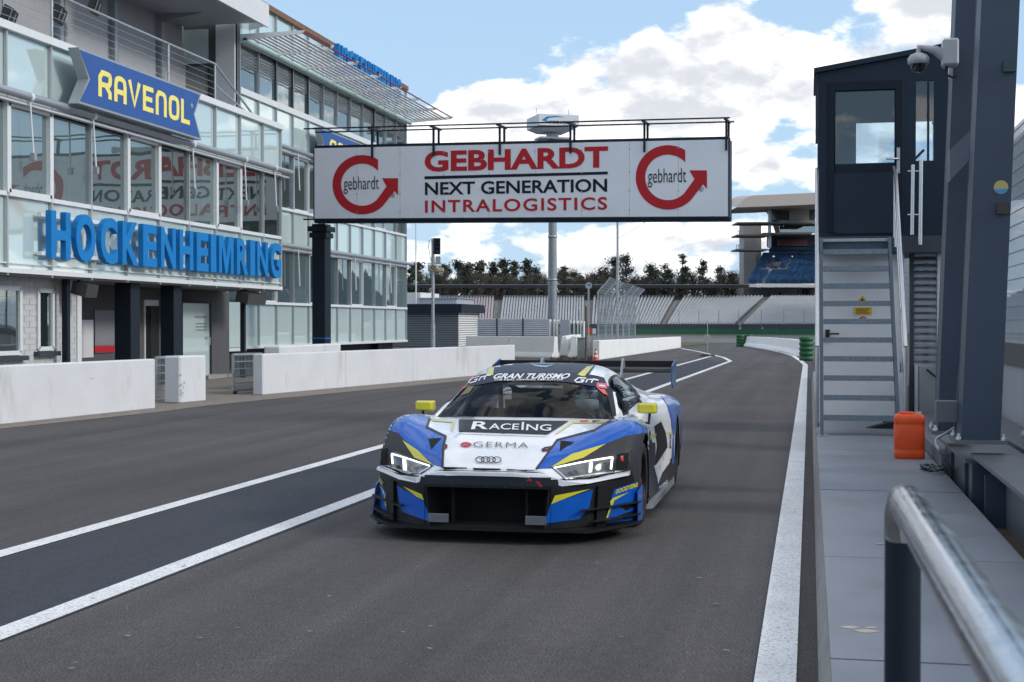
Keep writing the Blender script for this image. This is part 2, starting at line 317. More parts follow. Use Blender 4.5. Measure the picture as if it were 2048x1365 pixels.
# ================================================================ ground and markings
g = MB(); g.add([(-900, -300, 0), (900, -300, 0), (900, 1500, 0), (-900, 1500, 0)], [(0, 1, 2, 3)]); setting('ground', g, ASPH, 'grey asphalt of the pit lane and track')
def strip(mb, pts, w, z):
    """flat band of width w along ground points"""
    P = [Vector((p[0], p[1], z)) for p in pts]; rows = []
    for i, p in enumerate(P):
        t = (P[min(i + 1, len(P) - 1)] - P[max(i - 1, 0)]).normalized(); n = Vector((t.y, -t.x, 0)) * w / 2; rows.append([p - n, p + n])
    return mb.grid(rows, False)
def smoothpts(p, n=6):
    out = []
    for i in range(len(p) - 1):
        a, b, c, d = [Vector(p[max(0, min(len(p) - 1, k))]) for k in (i - 1, i, i + 1, i + 2)]
        for t in [k / n for k in range(n)]:
            out.append(b * 1.0 + (c - a) * (0.5 * t) + (a * 2 - b * 5 + c * 4 - d) * (0.5 * t * t) + (b * 3 - a - c * 3 + d) * (0.5 * t ** 3))
    return out + [Vector(p[-1])]
g = MB(); g.add([(-5.35, -12, .004), (-4.05, -12, .004), (-3.40, 57, .004), (-4.9, 66, .004)], [(0, 1, 2, 3)]); setting('lane_strip', g, ASPH2, 'darker asphalt strip between two white pit lane lines')
tip2 = aZ(1461, 723, 0); tip1 = aZ(1428, 711.5, 0)
g = MB(); strip(g, [(-5.44, -12), (-5.30, 20), (tip1.x, tip1.y)], .16, .008); setting('lane_line', g, LINE, 'white line on the outer side of the darker strip')
g = MB(); strip(g, [(-4.06, -12), (-3.94, 13), (tip2.x, tip2.y)], .17, .008); setting('lane_line', g, LINE, 'white line on the inner side of the darker strip')
back = [tip2] + [aZ(x, y) for x, y in ((1448, 716), (1428, 711), (1400, 704.5), (1362, 697.5))]
g = MB(); strip(g, [(p.x, p.y) for p in back], .17, .009); setting('lane_line', g, LINE, 'white line running from the tip back to the barrier end')
right = [Vector((-.145, -8, 0)), Vector((-.145, 20, 0)), Vector((-.17, 55, 0))] + [aZ(x, y) for x, y in ((1601, 722), (1587, 713), (1566, 706.5), (1535, 699.5), (1497, 694))]
g = MB(); strip(g, [(p.x, p.y) for p in right], .18, .008); setting('lane_line', g, LINE, 'white line along the raised walkway kerb')
# grass island, far track edge
g = MB(); g.poly([aZ(x, y, .03) for x, y in ((1364, 684), (1412, 684), (1424, 688), (1380, 691.5), (1364, 692.5))][::-1]); setting('grass', g, mat('grass_verge', (.075, .085, .03), .95, var=.4, vscale=1.2, bump=.6, bscale=20), 'olive grass verge at the pit exit', 'stuff')
g = MB(); g.poly([aZ(x, y, .006) for x, y in ((0, 858), (311, 825), (420, 811), (530, 800), (1040, 751), (1180, 723), (1040, 722), (940, 712), (420, 760), (0, 775))]); setting('pavement', g, CONCD, 'dirty concrete apron under the white pit walls')
# ================================================================ pit wall on the left
def wall(name, a, b, h, th, label, m=WHITEW, group=None, z0=0.0):
    a, b = Vector(a), Vector(b); a.z = b.z = z0; d = (b - a).normalized(); n = Vector((d.y, -d.x, 0)); 
    if n.x > 0: n = -n
    e = thing(name, a, label, 'wall', group); L = (b - a).length; k = max(1, round(L / 4.0)); H = h if isinstance(h, (tuple, list)) else (h, h)
    for i in range(k):
        p = a + d * (L * i / k + (.004 if i else 0)); q = a + d * (L * (i + 1) / k - (.004 if i < k - 1 else 0)); h0 = H[0] + (H[1] - H[0]) * i / k; h1 = H[0] + (H[1] - H[0]) * (i + 1) / k
        mb = MB(); vs = [p, q, q + n * th, p + n * th]; mb.add([*vs, p + Vector((0, 0, h0)), q + Vector((0, 0, h1)), q + n * th + Vector((0, 0, h1)), p + n * th + Vector((0, 0, h0))], [(3, 2, 1, 0), (4, 5, 6, 7), (0, 1, 5, 4), (1, 2, 6, 5), (2, 3, 7, 6), (3, 0, 4, 7)])
        mb.build('wall_panel', m, e, bevel=.02)
    return e
w1a = aZ(0, 851); w1b = aZ(311, 818); dirw = (w1b - w1a).normalized()
wall('pit_wall', w1a - dirw * 9, w1b, .915, .22, 'long white painted pit wall below the white brick ground floor')
wall('pit_wall', aZ(525.5, 791), aZ(1030, 745.5), (.90, .885), .25, 'long white pit wall running from the open mesh gate to the concrete barriers')
b0 = aZ(360, 808); b1 = aZ(413, 803.5); e = thing('wall_block', b0, 'short chipped white wall block between the two mesh gates', 'wall'); d = (b1 - b0).normalized(); n = Vector((-d.y, d.x, 0)) * .38
mb = MB(); mb.prism([b0, b1, b1 + n, b0 + n], (0, 0, .93)); mb.build('block', WHITEW, e, bevel=.03)
chip = mat('chipped_plaster', (.36, .35, .34), .9, var=.2, vscale=20)
mb = MB(); 
for k in range(9): 
    z = random.uniform(.1, .55); x = random.uniform(0, .12); q = b0 + d * x + Vector((0, 0, z)) - n.normalized() * .004
    mb.poly([q, q + d * random.uniform(.02, .06), q + d * .03 + Vector((0, 0, random.uniform(.03, .09))), q + Vector((0, 0, .04))])
mb.build('chip_mark', chip, e)
mb = MB(); q = aZ(560, 707.5, .86); 
q0 = aX(556, 707, -12.0); q0 = aX(560, 700, -12.1); mb.box((-12.5, q0.y, 0), (-12.1, q0.y + 4.4, 1.04)); tag(mb.build('concrete_plinth', WHITEW, bevel=.03, loc=(-12.3, q0.y + 2, 0)), 'low white concrete plinth behind the pit wall beside the gantry post', 'plinth')
for (p0, p1, y0_, y1_, lb) in (((312, 717, 803), (342, 716, 800), 0, 0, 'grey mesh gate closed between long wall and wall block'), ((466, 711, 789), (523, 713, 785), 0, 0, 'grey mesh gate on a castor beside the open gap')):
    a = aZ(p0[0], p0[2]); b = aZ(p1[0], p1[2]); a.z = b.z = .08; H = .80; e = thing('mesh_gate', (a.x, a.y, 0), lb, 'gate'); u = Vector((0, 0, 1)); t = (b - a).normalized()
    fr = MB(); fr.bar(a, a + u * H, .045); fr.bar(b, b + u * H, .045); fr.bar(a, b, .05); fr.bar(a + u * H, b + u * H, .05); fr.build('gate_frame', STEEL, e)
    ms = MB(); L = (b - a).length
    for k in range(1, int(L / .05)): ms.bar(a + t * k * .05, a + t * k * .05 + u * H, .008)
    ms.build('gate_mesh', GREYM, e, kind='stuff')
    for k in range(1, 5): MB().bar(a + u * H * k / 5, b + u * H * k / 5, .02).build('gate_rail', GREYM, e)
    if p0[0] > 400: MB().lathe(a + Vector((0.05, 0, -.05)), (t.y, -t.x, 0), [(0, -.02), (.05, -.02), (.05, .02), (0, .02)], 12).build('castor', BLACK, e)
# ================================================================ terraced pit building
XA = -15.7; YA = [25.72 + 1.70 * k for k in range(-4, 9)] + [40.75]; ZS, ZW0, ZW1, ZP = 2.58, 4.16, 6.02, 7.50
A = thing('pit_building', (XA - 4, 33, 0), 'glass fronted pit building with a railed roof terrace and white brick ground floor', 'building')
core = MB(); core.box((XA - .12, YA[0], ZS + .06), (XA - 8, YA[-1] - .01, ZP - .1)); core.build('core_wall', INT, A)
for i in range(len(YA) - 1):
    y0, y1 = YA[i] + .035, YA[i + 1] - .035
    for (z0, z1, kind) in ((ZS + .10, ZW0 - .05, 0), (ZW0 + .05, ZW1 - .05, 1), (ZW1 + .14, ZP - .06, 0)):
        t = random.uniform(-.006, .006); mb = MB(); mb.obox((XA - .05 , (y0 + y1) / 2, (z0 + z1) / 2), (.012, 0, 0), (t * .5, (y1 - y0) / 2, 0), (random.uniform(-.004, .004), 0, (z1 - z0) / 2))
        mb.build('window_pane' if kind else 'glass_panel', WIN if kind else SPAN, A)
    if (i - 4) % 3 == 0:
        mb = MB(); z0, z1 = ZW0 + .03, ZW1 - .03
        for (a, b) in (((y0, z0), (y1, z0)), ((y1, z0), (y1, z1)), ((y1, z1), (y0, z1)), ((y0, z1), (y0, z0))): mb.bar((XA - .002, a[0], a[1]), (XA - .002, b[0], b[1]), .14, .12, (1, 0, 0))
        mb.build('window_frame', FRAME, A)
MULL = mat('mullion_grey', (.42, .44, .45), .4, .2, var=.05)
for y in YA: MB().box((XA - .06, y - .022, ZS - .05), (XA + .04, y + .022, ZP - .08)).build('mullion', MULL, A)
for z, h, dx in ((ZS + .05, .10, .06), (ZW0, .09, .035), (ZW1 + .05, .10, .035), (ZS + .2, .025, .028)): MB().box((XA - .058, YA[0], z - h / 2), (XA + dx, YA[-1], z + h / 2)).build('transom', FRAME, A)
MB().box((XA - .35, YA[0], ZP - .08), (XA + .10, YA[-1] + .05, ZP + .08)).build('parapet_cap', FRAME, A)
MB().box((XA - 8, YA[0], ZS - .04), (XA - .02, YA[-1], ZS + .055)).build('soffit', mat('soffit', (.20, .21, .215), .8), A)
mb = MB(); mb.tube([(XA + .26, YA[0], ZW1 + .12), (XA + .26, YA[-1] + .25, ZW1 + .12)], .085, 10); mb.build('sunblind_tube', GREYM, A)
mb = MB(); mb.box((XA + .06, YA[0], ZW1 - .04), (XA + .20, YA[-1] + .2, ZW1 + .01)); mb.build('sunblind_rail', FRAME, A)
for xk in (60, 186, 385, 489, 549): 
    p = aX(xk, 300, XA + .25); a = Vector((XA + .25, p.y, ZW1 + .12)); q = a + Vector((.02, .10, -1.15)); o = MB().tube([a, q], .022, 6).build('sunblind_arm', FRAME, A); MB().box((q.x - .05, q.y - .05, q.z - .12), (q.x + .05, q.y + .05, q.z + .03)).build('arm_clamp', GREYM, o)
    MB().tube([a + Vector((0, -.05, 0)), a + Vector((0, .05, 0))], .10, 10).build('tube_clamp', FRAME, A)
# roof terrace railing
RT_ = MB(); rz = 8.62; pts = [(XA - .15, YA[0], rz), (XA - .15, aX(430, 128, XA - .15).y, rz)]
y_end = pts[1][1]; A_r = RT_
A_r.tube([pts[0], pts[1], (XA - .5, y_end + 3.6, ZP + .25)], .032, 8); A_r.build('railing', STEEL, A)
for xk in (-130, 104, 337, 430): y = aX(xk, 150, XA - .15).y; MB().tube([(XA - .15, y, ZP + .06), (XA - .15, y, rz)], .028, 8).build('railing_post', STEEL, A)
for k in range(1, 6): MB().tube([(XA - .15, YA[0], ZP + .1 + k * .17), (XA - .15, y_end, ZP + .1 + k * .17)], .006, 4).build('railing_wire', STEEL, A)
MB().tube([(XA - .15, y_end, ZP + .55), (XA - .5, y_end + 3.4, ZP + .2)], .028, 8).build('railing_brace', STEEL, A)
# terrace back wall with roller doors and steel posts
XT = -21.6
MB().box((XT - .3, 20, 7.3), (XT, 46.7, 12.5)).build('terrace_wall', mat('terrace_wall', (.30, .30, .33), .6, var=.06, vscale=1), A)
for k in range(8):
    y = 22 + k * 3.3; MB().box((XT + .003, y, 7.3), (XT + .05, y + 2.6, 11.2)).build('roller_door', mat('roller_grey', (.36, .36, .38), .55, var=.05), A)
    MB().box((XT + .004, y + 2.75, 7.3), (XT + .22, y + 2.95, 11.8)).build('steel_post', GREYM, A)
    MB().bar((XT + .1, y + 2.85, 11.8), (XT + 2.6, y + 2.85, 12.3), .10, .22).build('canopy_beam', GREYM, A)
mb = MB()
for k in range(60): mb.obox((XT + 1.2, 21 + k * .36, 12.55 + (k % 2) * .05), (1.6, 0, 0), (0, .18, 0), (0, 0, .02))
mb.build('canopy_deck', CORR, A, kind='stuff')
mb = MB(); mb.box((XT - .2, 40.5, 12.0), (XT + 2.9, 46.6, 12.16)); mb.build('canopy_soffit', CORR, A)
mb = MB(); mb.box((XT + 2.9, 38.6, 11.95), (XT + 3.0, 47.2, 12.75)); mb.build('canopy_fascia', WHITEP, A)
for xk, yk in ((18, 33), (190, 12), (118, 30)):
    p = aX(xk, yk, XT + 1.2); o = MB().obox(p, (.10, .05, -.06), (-.12, .32, 0), (.05, .05, .20)).build('floodlight', BLACK, A); MB().obox(p + Vector((.13, -.06, -.05)), (.008, 0, -.01), (-.09, .26, 0), (.04, .03, .15)).build('floodlight_glass', glassy('lamp_glass', (.35, .38, .4), .3), o)
# ground floor under the glass
XG = -16.3
brick = mat('white_brick', (.48, .48, .49), .75, var=.05, vscale=4, bump=.25, bscale=30)
yc = aX(153, 640, XG).y
MB().box((XG - .3, 15, 0), (XG - .011, yc, ZS - .05)).build('ground_wall', mat('mortar', (.46, .46, .47), .9), A)
WINS = [(aX(-90, 600, XG).y, aX(38, 600, XG).y, .95, 2.30), (aX(74, 600, XG).y, aX(103, 600, XG).y, 1.02, 2.28)]
bsrc = {}
for r in range(21):
    z0 = .02 + r * .122; y = 15.0 + (r % 2) * .21
    while y < yc - .05:
        L = min(.41, yc - y)
        if y > 21.5 and not any(a - .06 < y + .2 < b + .06 and c - .06 < z0 + .06 < d_ + .04 for a, b, c, d_ in WINS):
            key = round(L, 2)
            if key not in bsrc: bsrc[key] = MB().box((XG - .010, 0, 0), (XG, L - .008, .115)).mesh('brick', A['_o'])
            o = bpy.data.objects.new('brick', bsrc[key]); COL.objects.link(o); o.parent = A; o.location = (0, y, z0); o['_o'] = list(A['_o'])
            if not o.data.materials: o.data.materials.append(brick)
        y += .42
for (a, b, c, d_) in WINS:
    MB().box((XG - .02, a, c), (XG + .004, b, d_)).build('window_pane', WINB, A)
    mb = MB()
    for (p, q) in (((a, c), (b, c)), ((b, c), (b, d_)), ((b, d_), (a, d_)), ((a, d_), (a, c))): mb.bar((XG + .02, p[0], p[1]), (XG + .02, q[0], q[1]), .09, .07, (1, 0, 0))
    mb.build('window_frame', FRAME, A); MB().box((XG - .02, a - .15, c - .16), (XG + .14, b + .15, c - .06)).build('window_sill', DARKG, A)
MB().box((XG - .32, yc + .005, 0), (XG + .02, yc + .2, ZS - .05)).build('corner_pier', WHITEP, A)
for (xa, xm, xb) in ((123, 135, 141), (229, 262, 280), (321, 348, 364), (480, 489, 492)):
    X = -15.95; ya = aX(xm, 640, X).y; yb = aX(xb, 640, X).y; xw = aY(xa, 640, ya).x; MB().box((xw, ya, 0), (X, yb, ZS - .045)).build('column', DARKP, A, bevel=.01)
# recessed entrance: back wall, notice boards, glass door
XR = -17.6
MB().box((XR - .2, yc + .3, 0), (XR, 41.3, ZS - .05)).build('entrance_wall', INT, A)
def atr(x0, x1, y0, y1, name, m, dx, X=XR, parent=None):
    p = aX(x0, y0, X + dx); q = aX(x1, y1, X + dx); return MB().box((X + .002, p.y, p.z), (X + dx, q.y, q.z)).build(name, m, parent or A)
o = atr(155, 187, 640, 715, 'tile_panel', WHITEP, .03); 
atr(190, 229, 620, 705, 'notice_board', mat('notice', (.16, .15, .17), .6), .04); atr(190, 229, 693, 704, 'notice_stripe', RED, .05); atr(190, 229, 622, 690, 'notice_sheet', mat('notice2', (.22, .22, .25), .6, var=.2, vscale=30), .046)
o = atr(289, 318, 600, 722, 'door_frame', WHITEP, .04); atr(302, 318, 612, 722, 'menu_board', BLACK, .06); atr(292, 301, 612, 718, 'door_glass', WIN, .055)
XD = -17.0; y0 = aX(364, 640, XD).y; y1 = aX(419, 640, XD).y
DO = MB().box((XD - .04, y0, .08), (XD, y1, 2.14)).build('door', SPAN, A)
mb = MB(); mb.box((XD - .05, y0 - .06, .02), (XD + .03, y0, 2.2)); mb.box((XD - .05, y1, .02), (XD + .03, y1 + .09, 2.2)); mb.box((XD - .05, y0, 2.14), (XD + .03, y1, 2.2)); mb.build('door_frame', DARKP, DO)
MB().tube([(XD + .06, y1 - .12, .95), (XD + .08, y1 - .12, 1.15), (XD + .06, y1 - .35, 1.18)], .02, 6).build('handle', STEEL, DO)
mb = MB(); flat_text(mb, 'PADDOCK', (XD + .004, y1 - 1.0, 1.72), (0, .8, 0), (0, 0, .06), (1, 0, 0), .002)
for k in range(3): mb.box((XD + .001, y1 - .95, 1.55 - k * .09), (XD + .005, y1 - .25, 1.57 - k * .09))
mb.build('door_lettering', INK, DO)
MB().box((XD - .3, y1 - 1.2, 0), (XD + .5, y1 + .5, .10)).build('door_step', CONC, A)
for (xa, xb, ya, yb, dm) in ((158, 181, 566, 592, .3), (484, 521, 585, 607, .2)):
    p = aX(xa, ya, XA - .1); q = aX(xb, yb, XA - .1); MB().obox(((p + q) / 2), (.18, 0, -.05), (0, (q.y - p.y) / 2, 0), (.03, 0, (p.z - q.z) / 2)).build('floodlight', mat('heater', (.10, .10, .105), .4, .6), A); MB().tube([(p + q) / 2 + Vector((-.1, 0, .1)), (p + q) / 2 + Vector((-.3, 0, .5))], .03, 6).build('lamp_bracket', BLACK, A)
# ================================================================ set-back pit building with sun louvres
XB = -19.6; YB0 = 46.9; NB = 12; pb = (67.9 - YB0) / NB; YB = [YB0 + pb * k for k in range(NB + 1)]
B = thing('pit_building', (XB - 4, 58, 0), 'taller set back pit building with sloping slatted sun louvres', 'building')
zr = dict(base=.72, w1=2.32, w1t=4.38, w2=5.92, w2t=8.08, w3=9.75, w3t=11.45, top=13.2)
MB().box((XB - .12, YB0 - .05, .75), (XB - 9, YB[-1] - .01, 13.1)).build('core_wall', INT, B)
MB().box((XB - .5, 40, 0), (XB - 8.9, YB[-1] - .6, .74)).build('plinth_recess', BLACK, B)
for yk in (52, 58, 63.8): MB().box((XB - .45, yk, 0), (XB - .15, yk + .35, .72)).build('foot', DARKP, B)
LVL = [('base', 'w1', 0), ('w1', 'w1t', 1), ('w1t', 'w2', 0), ('w2', 'w2t', 1), ('w2t', 'w3', 0), ('w3', 'w3t', 2), ('w3t', 'top', 0)]
for i in range(NB):
    y0, y1 = YB[i] + .03, YB[i + 1] - .03
    for a, b, k in LVL:
        z0, z1 = zr[a] + .05, zr[b] - .05; mb = MB(); mb.obox((XB - .05, (y0 + y1) / 2, (z0 + z1) / 2), (.012, 0, 0), (random.uniform(-.006, .006), (y1 - y0) / 2, 0), (random.uniform(-.005, .005), 0, (z1 - z0) / 2))
        mb.build('window_pane' if k else 'glass_panel', (SPAN, WIN, WIN)[k], B)
        if k == 1 and i % 3 == (0 if a == 'w2' else 1) or k == 2 and i in (1, 2, 3, 8):
            mb = MB()
            for (p, q) in (((y0, z0), (y1, z0)), ((y1, z0), (y1, z1)), ((y1, z1), (y0, z1)), ((y0, z1), (y0, z0))): mb.bar((XB, p[0], p[1]), (XB, q[0], q[1]), .10 if k == 1 else .06, .10, (1, 0, 0))
            mb.build('window_frame', FRAME if k == 1 else DARKG, B)
for y in YB: MB().box((XB - .06, y - .03, zr['base'] - .05), (XB + .05, y + .03, zr['top'])).build('mullion', GREYM, B)
for k in ('base', 'w1', 'w1t', 'w2', 'w2t', 'w3', 'w3t', 'top'): h = .22 if k == 'w3' else .10; MB().box((XB - .058, YB0, zr[k] - h / 2), (XB + (.07 if k != 'base' else .09), YB[-1] + .02, zr[k] + h / 2)).build('transom', FRAME, B)
MB().box((XB - 9, YB0 - .1, 13.1), (XB + .12, YB[-1] + .1, 13.3)).build('roof_edge', mat('rust_brown_edge', (.17, .09, .055), .7, var=.2), B)
for z in (zr['w1t'] + .14, zr['w2t'] + .14): MB().tube([(XB + .24, YB0, z), (XB + .24, YB[-1] + .35, z)], .09, 10).build('sunblind_tube', GREYM, B); MB().box((XB + .05, YB0, z - .16), (XB + .18, YB[-1] + .3, z - .11)).build('sunblind_rail', FRAME, B)
for z in (zr['w1t'] + .14, zr['w2t'] + .14):
    for yk in (48.6, 52.1, 55.6, 59.1, 64.4): MB().tube([(XB + .24, yk, z), (XB + .26, yk + .12, z - 1.5)], .025, 6).build('sunblind_arm', FRAME, B)
# side wall towards the terrace
MB().box((XB - 5, YB0 - .12, 7.6), (XB - .9, YB0 - .06, 9.3)).build('side_panel', SPAN, B); MB().box((XB - 4.2, YB0 - .13, 8.0), (XB - 1.1, YB0 - .07, 10.6)).build('side_window', WINB, B); MB().box((XB - 4.2, YB0 - .14, 10.7), (XB - 1.1, YB0 - .065, 11.9)).build('side_panel', SPAN, B)
MB().box((XB - .8, YB0 - .16, 7.4), (XB - .1, YB0 - .06, 13.1)).build('corner_pier', WHITEP, B)
# dark louvre blinds half drawn behind the top windows
BLI = mat('blind_slat', (.13, .135, .14), .6)
for i in range(NB):
    mb = MB()
    for k in range(6): mb.box((XB - .036, YB[i] + .06, 11.30 - k * .11 - .07), (XB - .028, YB[i + 1] - .06, 11.30 - k * .11))
    mb.build('window_blind', BLI, B)
# slatted louvre canopy
ZL = 11.6; XO = -17.4; bays = 7; lb = (YB[-1] - YB0) / bays
LSL = mat('louvre_slat', (.78, .80, .81), .4, var=.04)
slat = None
for i in range(bays):
    y0 = YB0 + i * lb
    for k in range(9):
        x = XB + .35 + k * .215
        if slat is None: slat = MB().obox((XB + .35, YB0 + lb / 2, ZL), (.034, 0, .022), (0, lb / 2 - .05, 0), (-.006, 0, .010)).build('louvre_slat', LSL, B)
        else: share(slat, 'louvre_slat', B, (k * .215, i * lb, 0))
    mb = MB(); mb.prism([(XB + .05, y0, ZL - .12), (XO + .1, y0, ZL + .02), (XO + .25, y0, ZL + .14), (XB + .05, y0, ZL + .10)], (0, .05, 0)); mb.build('louvre_bracket', LSL, B)
mb = MB(); mb.prism([(XB + .05, YB[-1], ZL - .12), (XO + .1, YB[-1], ZL + .02), (XO + .25, YB[-1], ZL + .14), (XB + .05, YB[-1], ZL + .10)], (0, .05, 0)); mb.build('louvre_bracket', LSL, B)
MB().tube([(XO + .12, YB0 + .2, ZL + .10), (XO + .12, YB[-1], ZL + .10)], .03, 8).build('louvre_edge', mat('dark_red', (.20, .015, .03), .5), B)
MB().tube([(XB + .22, YB0, ZL - .12), (XB + .22, YB[-1], ZL - .12)], .10, 8).build('gutter_tube', mat('mint_tube', (.42, .56, .54), .4), B)
# lower glazed wall seen under the terrace block
e = thing('glass_wall', (XB + .6, 43.5, 0), 'pale ground floor glass wall in the shade under the terrace', 'wall')
yy = [41.6, 43.3, 45.0, 46.6]
for i in range(3):
    MB().box((XB + .3, yy[i] + .03, .75), (XB + .33, yy[i + 1] - .03, 2.3)).build('glass_panel', SPAN, e); MB().box((XB + .28, yy[i] - .03, .6), (XB + .38, yy[i] + .03, 2.75)).build('mullion', FRAME, e)
    MB().box((XB + .3, yy[i] + .03, 2.36), (XB + .33, yy[i + 1] - .03, 2.75)).build('window_pane', WIN, e)
MB().box((XB + .28, 41.6, .62), (XB + .37, 46.6, .73)).build('transom', FRAME, e); MB().box((XB + .0, 41.6, 0), (XB + .2, 46.6, .62)).build('plinth', BLACK, e)
# ================================================================ raised letter signs and oil banners
def letters(name, word, X, ya, yb, z0, h, depth, label, cond=1.0, rail=True, yaw=0):
    e = thing(name, (X, ya, z0), label, 'sign'); adv = {'I': .44, 'M': 1.22, 'N': 1.04, 'O': 1.08, 'C': 1.0, 'G': 1.06, 'K': 1.03, 'H': 1.0, 'R': 1.0, 'E': .92}
    tot = sum(adv[c] for c in word); y = ya
    for c in word:
        w = adv[c] / tot * (yb - ya); gy = w * .22; ov = h * .02 if c in 'OCG' else 0
        mb = MB()
        if c == 'M': mb.prism([(X, y + gy / 2 + (w - gy) * a, z0 + h * b) for a, b in ((0, 0), (0, 1), (.31, 1), (.5, .40), (.69, 1), (1, 1), (1, 0), (.81, 0), (.81, .74), (.575, 0), (.425, 0), (.19, .74), (.19, 0))], (depth, 0, 0))
        else: solid_text(mb, c, (X, y + gy / 2, z0 - ov), (0, w - gy, 0), (0, 0, h + 2 * ov), (depth, 0, 0), bold=.034)
        mb.build('letter', BLUEL, e); y += w
    if rail:
        for z in (z0 + .10 * h, z0 + .9 * h): MB().box((X - .10, ya - .05, z - .04), (X - .003, yb, z + .04)).build('letter_rail', FRAME, e)
    return e
pL = aX(86, 500, XA + .22); pR = aX(573, 540, XA + .40)
letters('letter_sign', 'HOCKENHEIMRING', XA + .16, aX(104, 480, XA + .31).y - .1, pR.y, 2.92, 1.0, .13, 'large blue raised letters on the lower glass band of the terraced building')
qa = aX(676, 120, XB + .5).y; qb = aX(803, 180, XB + .5).y
letters('letter_sign', 'HOCKENHEIMRING', XB + .30, qa, qb, 12.0, 1.15, .22, 'blue raised letters along the roof edge of the taller building')
BANB = mat('banner_blue', (.040, .105, .32), .55, var=.05, vscale=2, spec=.15); BANY = mat('banner_yellow', (.86, .74, .16), .4, var=.04)
def rav():
    T = .19; o = []
    def L(paths, dx): o.append(([[(x + dx, y) for x, y in p] for p in paths]))
    L([[(.09, 0), (.09, 1 - T / 2), (.56, 1 - T / 2), (.66, .86), (.66, .60), (.56, .47), (.18, .47)], [(.40, .47), (.64, .22), (.64, 0)]], 0)
    L([[(.09, 0), (.09, .78), (.22, 1 - T / 2), (.50, 1 - T / 2), (.63, .78), (.63, 0)], [(.09, .40), (.63, .40)]], .88)
    L([[(.06, 1), (.36, .08), (.66, 1)]], 1.72); L([[(.66, T / 2), (.09, T / 2), (.09, 1 - T / 2), (.66, 1 - T / 2)], [(.1, .5), (.60, .5)]], 2.60)
    L([[(.09, 0), (.09, 1 - T / 2), (.50, 1 - T / 2), (.63, .80), (.63, 0)]], 3.42); L([[(.20, T / 2), (.09, .22), (.09, .78), (.20, 1 - T / 2), (.52, 1 - T / 2), (.63, .78), (.63, .22), (.52, T / 2), (.20, T / 2)]], 4.28); L([[(.09, 1), (.09, T / 2), (.62, T / 2)]], 5.14)
    out = []
    def chaikin(p):
        if len(p) < 5 or (len(p) == 4): return p
        cl = p[0] == p[-1]; r = [] if cl else [p[0]]; n = len(p) - 1
        for i in range(n):
            a, b = Vector(p[i]), Vector(p[i + 1]); r += [tuple(a.lerp(b, .28)), tuple(a.lerp(b, .72))] if (cl or 0 < i < n - 1) else [tuple(a.lerp(b, .80))] if i == 0 else [tuple(a.lerp(b, .20))]
        return r + ([r[0]] if cl else [p[-1]])
    o = [[chaikin(q) for q in p] for p in o]
    for p in o:
        for q in p: v, f = strokes([q], T); out.append(([(x / 5.8, y) for x, y in v], f))
    return out
def oil_banner(X, ya, yb, z0, z1, label):
    e = thing('banner_sign', (X, ya, z0), label, 'sign', 'blue ribbon shaped oil banners'); n = .42; zm = (z0 + z1) / 2
    def rib(i): return [(X, ya + i, z0 + i), (X, yb - i * 2.2, z0 + i), (X, yb - n - i * 1.2, zm), (X, yb - i * 2.2, z1 - i), (X, ya + i, z1 - i), (X, ya + n + i * 1.6, zm)]
    def two(pl, x, th, nm, m):
        mb = MB()
        for q in ([0, 1, 2, 5], [5, 2, 3, 4]): mb.prism([(x, pl[k][1], pl[k][2]) for k in q], (th, 0, 0))
        return mb.build(nm, m, e)
    two(rib(0), X, .25, 'banner_body', GREYM); two(rib(.05), X + .251, .006, 'banner_face', BANB)
    L = yb - ya; mb = MB()
    for i, (vs, fs) in enumerate(rav()): mb.add([(X + .260 + .0015 * (i % 3), ya + L * .135 + x * L * .755, z0 + (z1 - z0) * (.24 + .50 * y)) for x, y in vs], fs)
    mb.build('lettering', BANY, e)
    mb = MB(); flat_text(mb, '\u00ae', (X + .266, ya + L * .895, z0 + (z1 - z0) * .62), (0, .10, 0), (0, 0, .10), (1, 0, 0), 0); mb.build('trademark', BANY, e)
    for k in (.2, .5, .8): MB().box((X - .20, ya + L * k - .05, z0 - .10), (X - .003, ya + L * k + .05, z1 - .1)).build('bracket', GREYM, e)
xb1 = XA + .32
oil_banner(xb1, aX(163, 150, xb1 + .25).y - .12, aX(403, 240, xb1 + .25).y, 6.22, 7.40, 'blue ribbon banner with yellow lettering in front of the terrace parapet')
xb2 = XB + .32
oil_banner(xb2, aX(628, 300, xb2).y, aX(628, 300, xb2).y + 8.5, 8.15, 9.35, 'blue ribbon banner partly hidden behind the overhead sign')
# ================================================================ overhead sign gantry
GD0, GD1 = 49.6, 45.3
BL = aD(629, 439, GD0); BR = aD(1456, 434.5, GD1); GH = 2.47; gx = (BR - BL); gn = Vector((gx.y, -gx.x, 0)).normalized()
if gn.y > 0: gn = -gn
GU = Vector((0, 0, 1))
def bp(x, y, lift=0.0):
    r = ray(x, y); t = (BL - EYE).dot(gn) / r.dot(gn); return EYE + r * t + gn * lift
G = thing('overhead_sign', (BL.x, BL.y, 0), 'wide white overhead sign with red and black lettering on a single dark post', 'sign')
SIGNW = mat('sign_white', (.76, .77, .80), .45, var=.035, vscale=.8)
npan = 9
for i in range(npan):
    a = BL + gx * (i / npan) + gx.normalized() * .004; b = BL + gx * ((i + 1) / npan) - gx.normalized() * .004; MB().prism([a, b, b + GU * GH, a + GU * GH], -gn * .05).build('sign_panel', SIGNW, G)
gu = gx.normalized(); bk = -gn
fr = MB()
for s_, e_ in ((BL - GU * .07, BR - GU * .07), (BL + GU * (GH + .05), BR + GU * (GH + .05))): fr.bar(s_ + bk * .1, e_ + bk * .1, .12, .10); fr.bar(s_ + bk * .45, e_ + bk * .45, .12, .10)
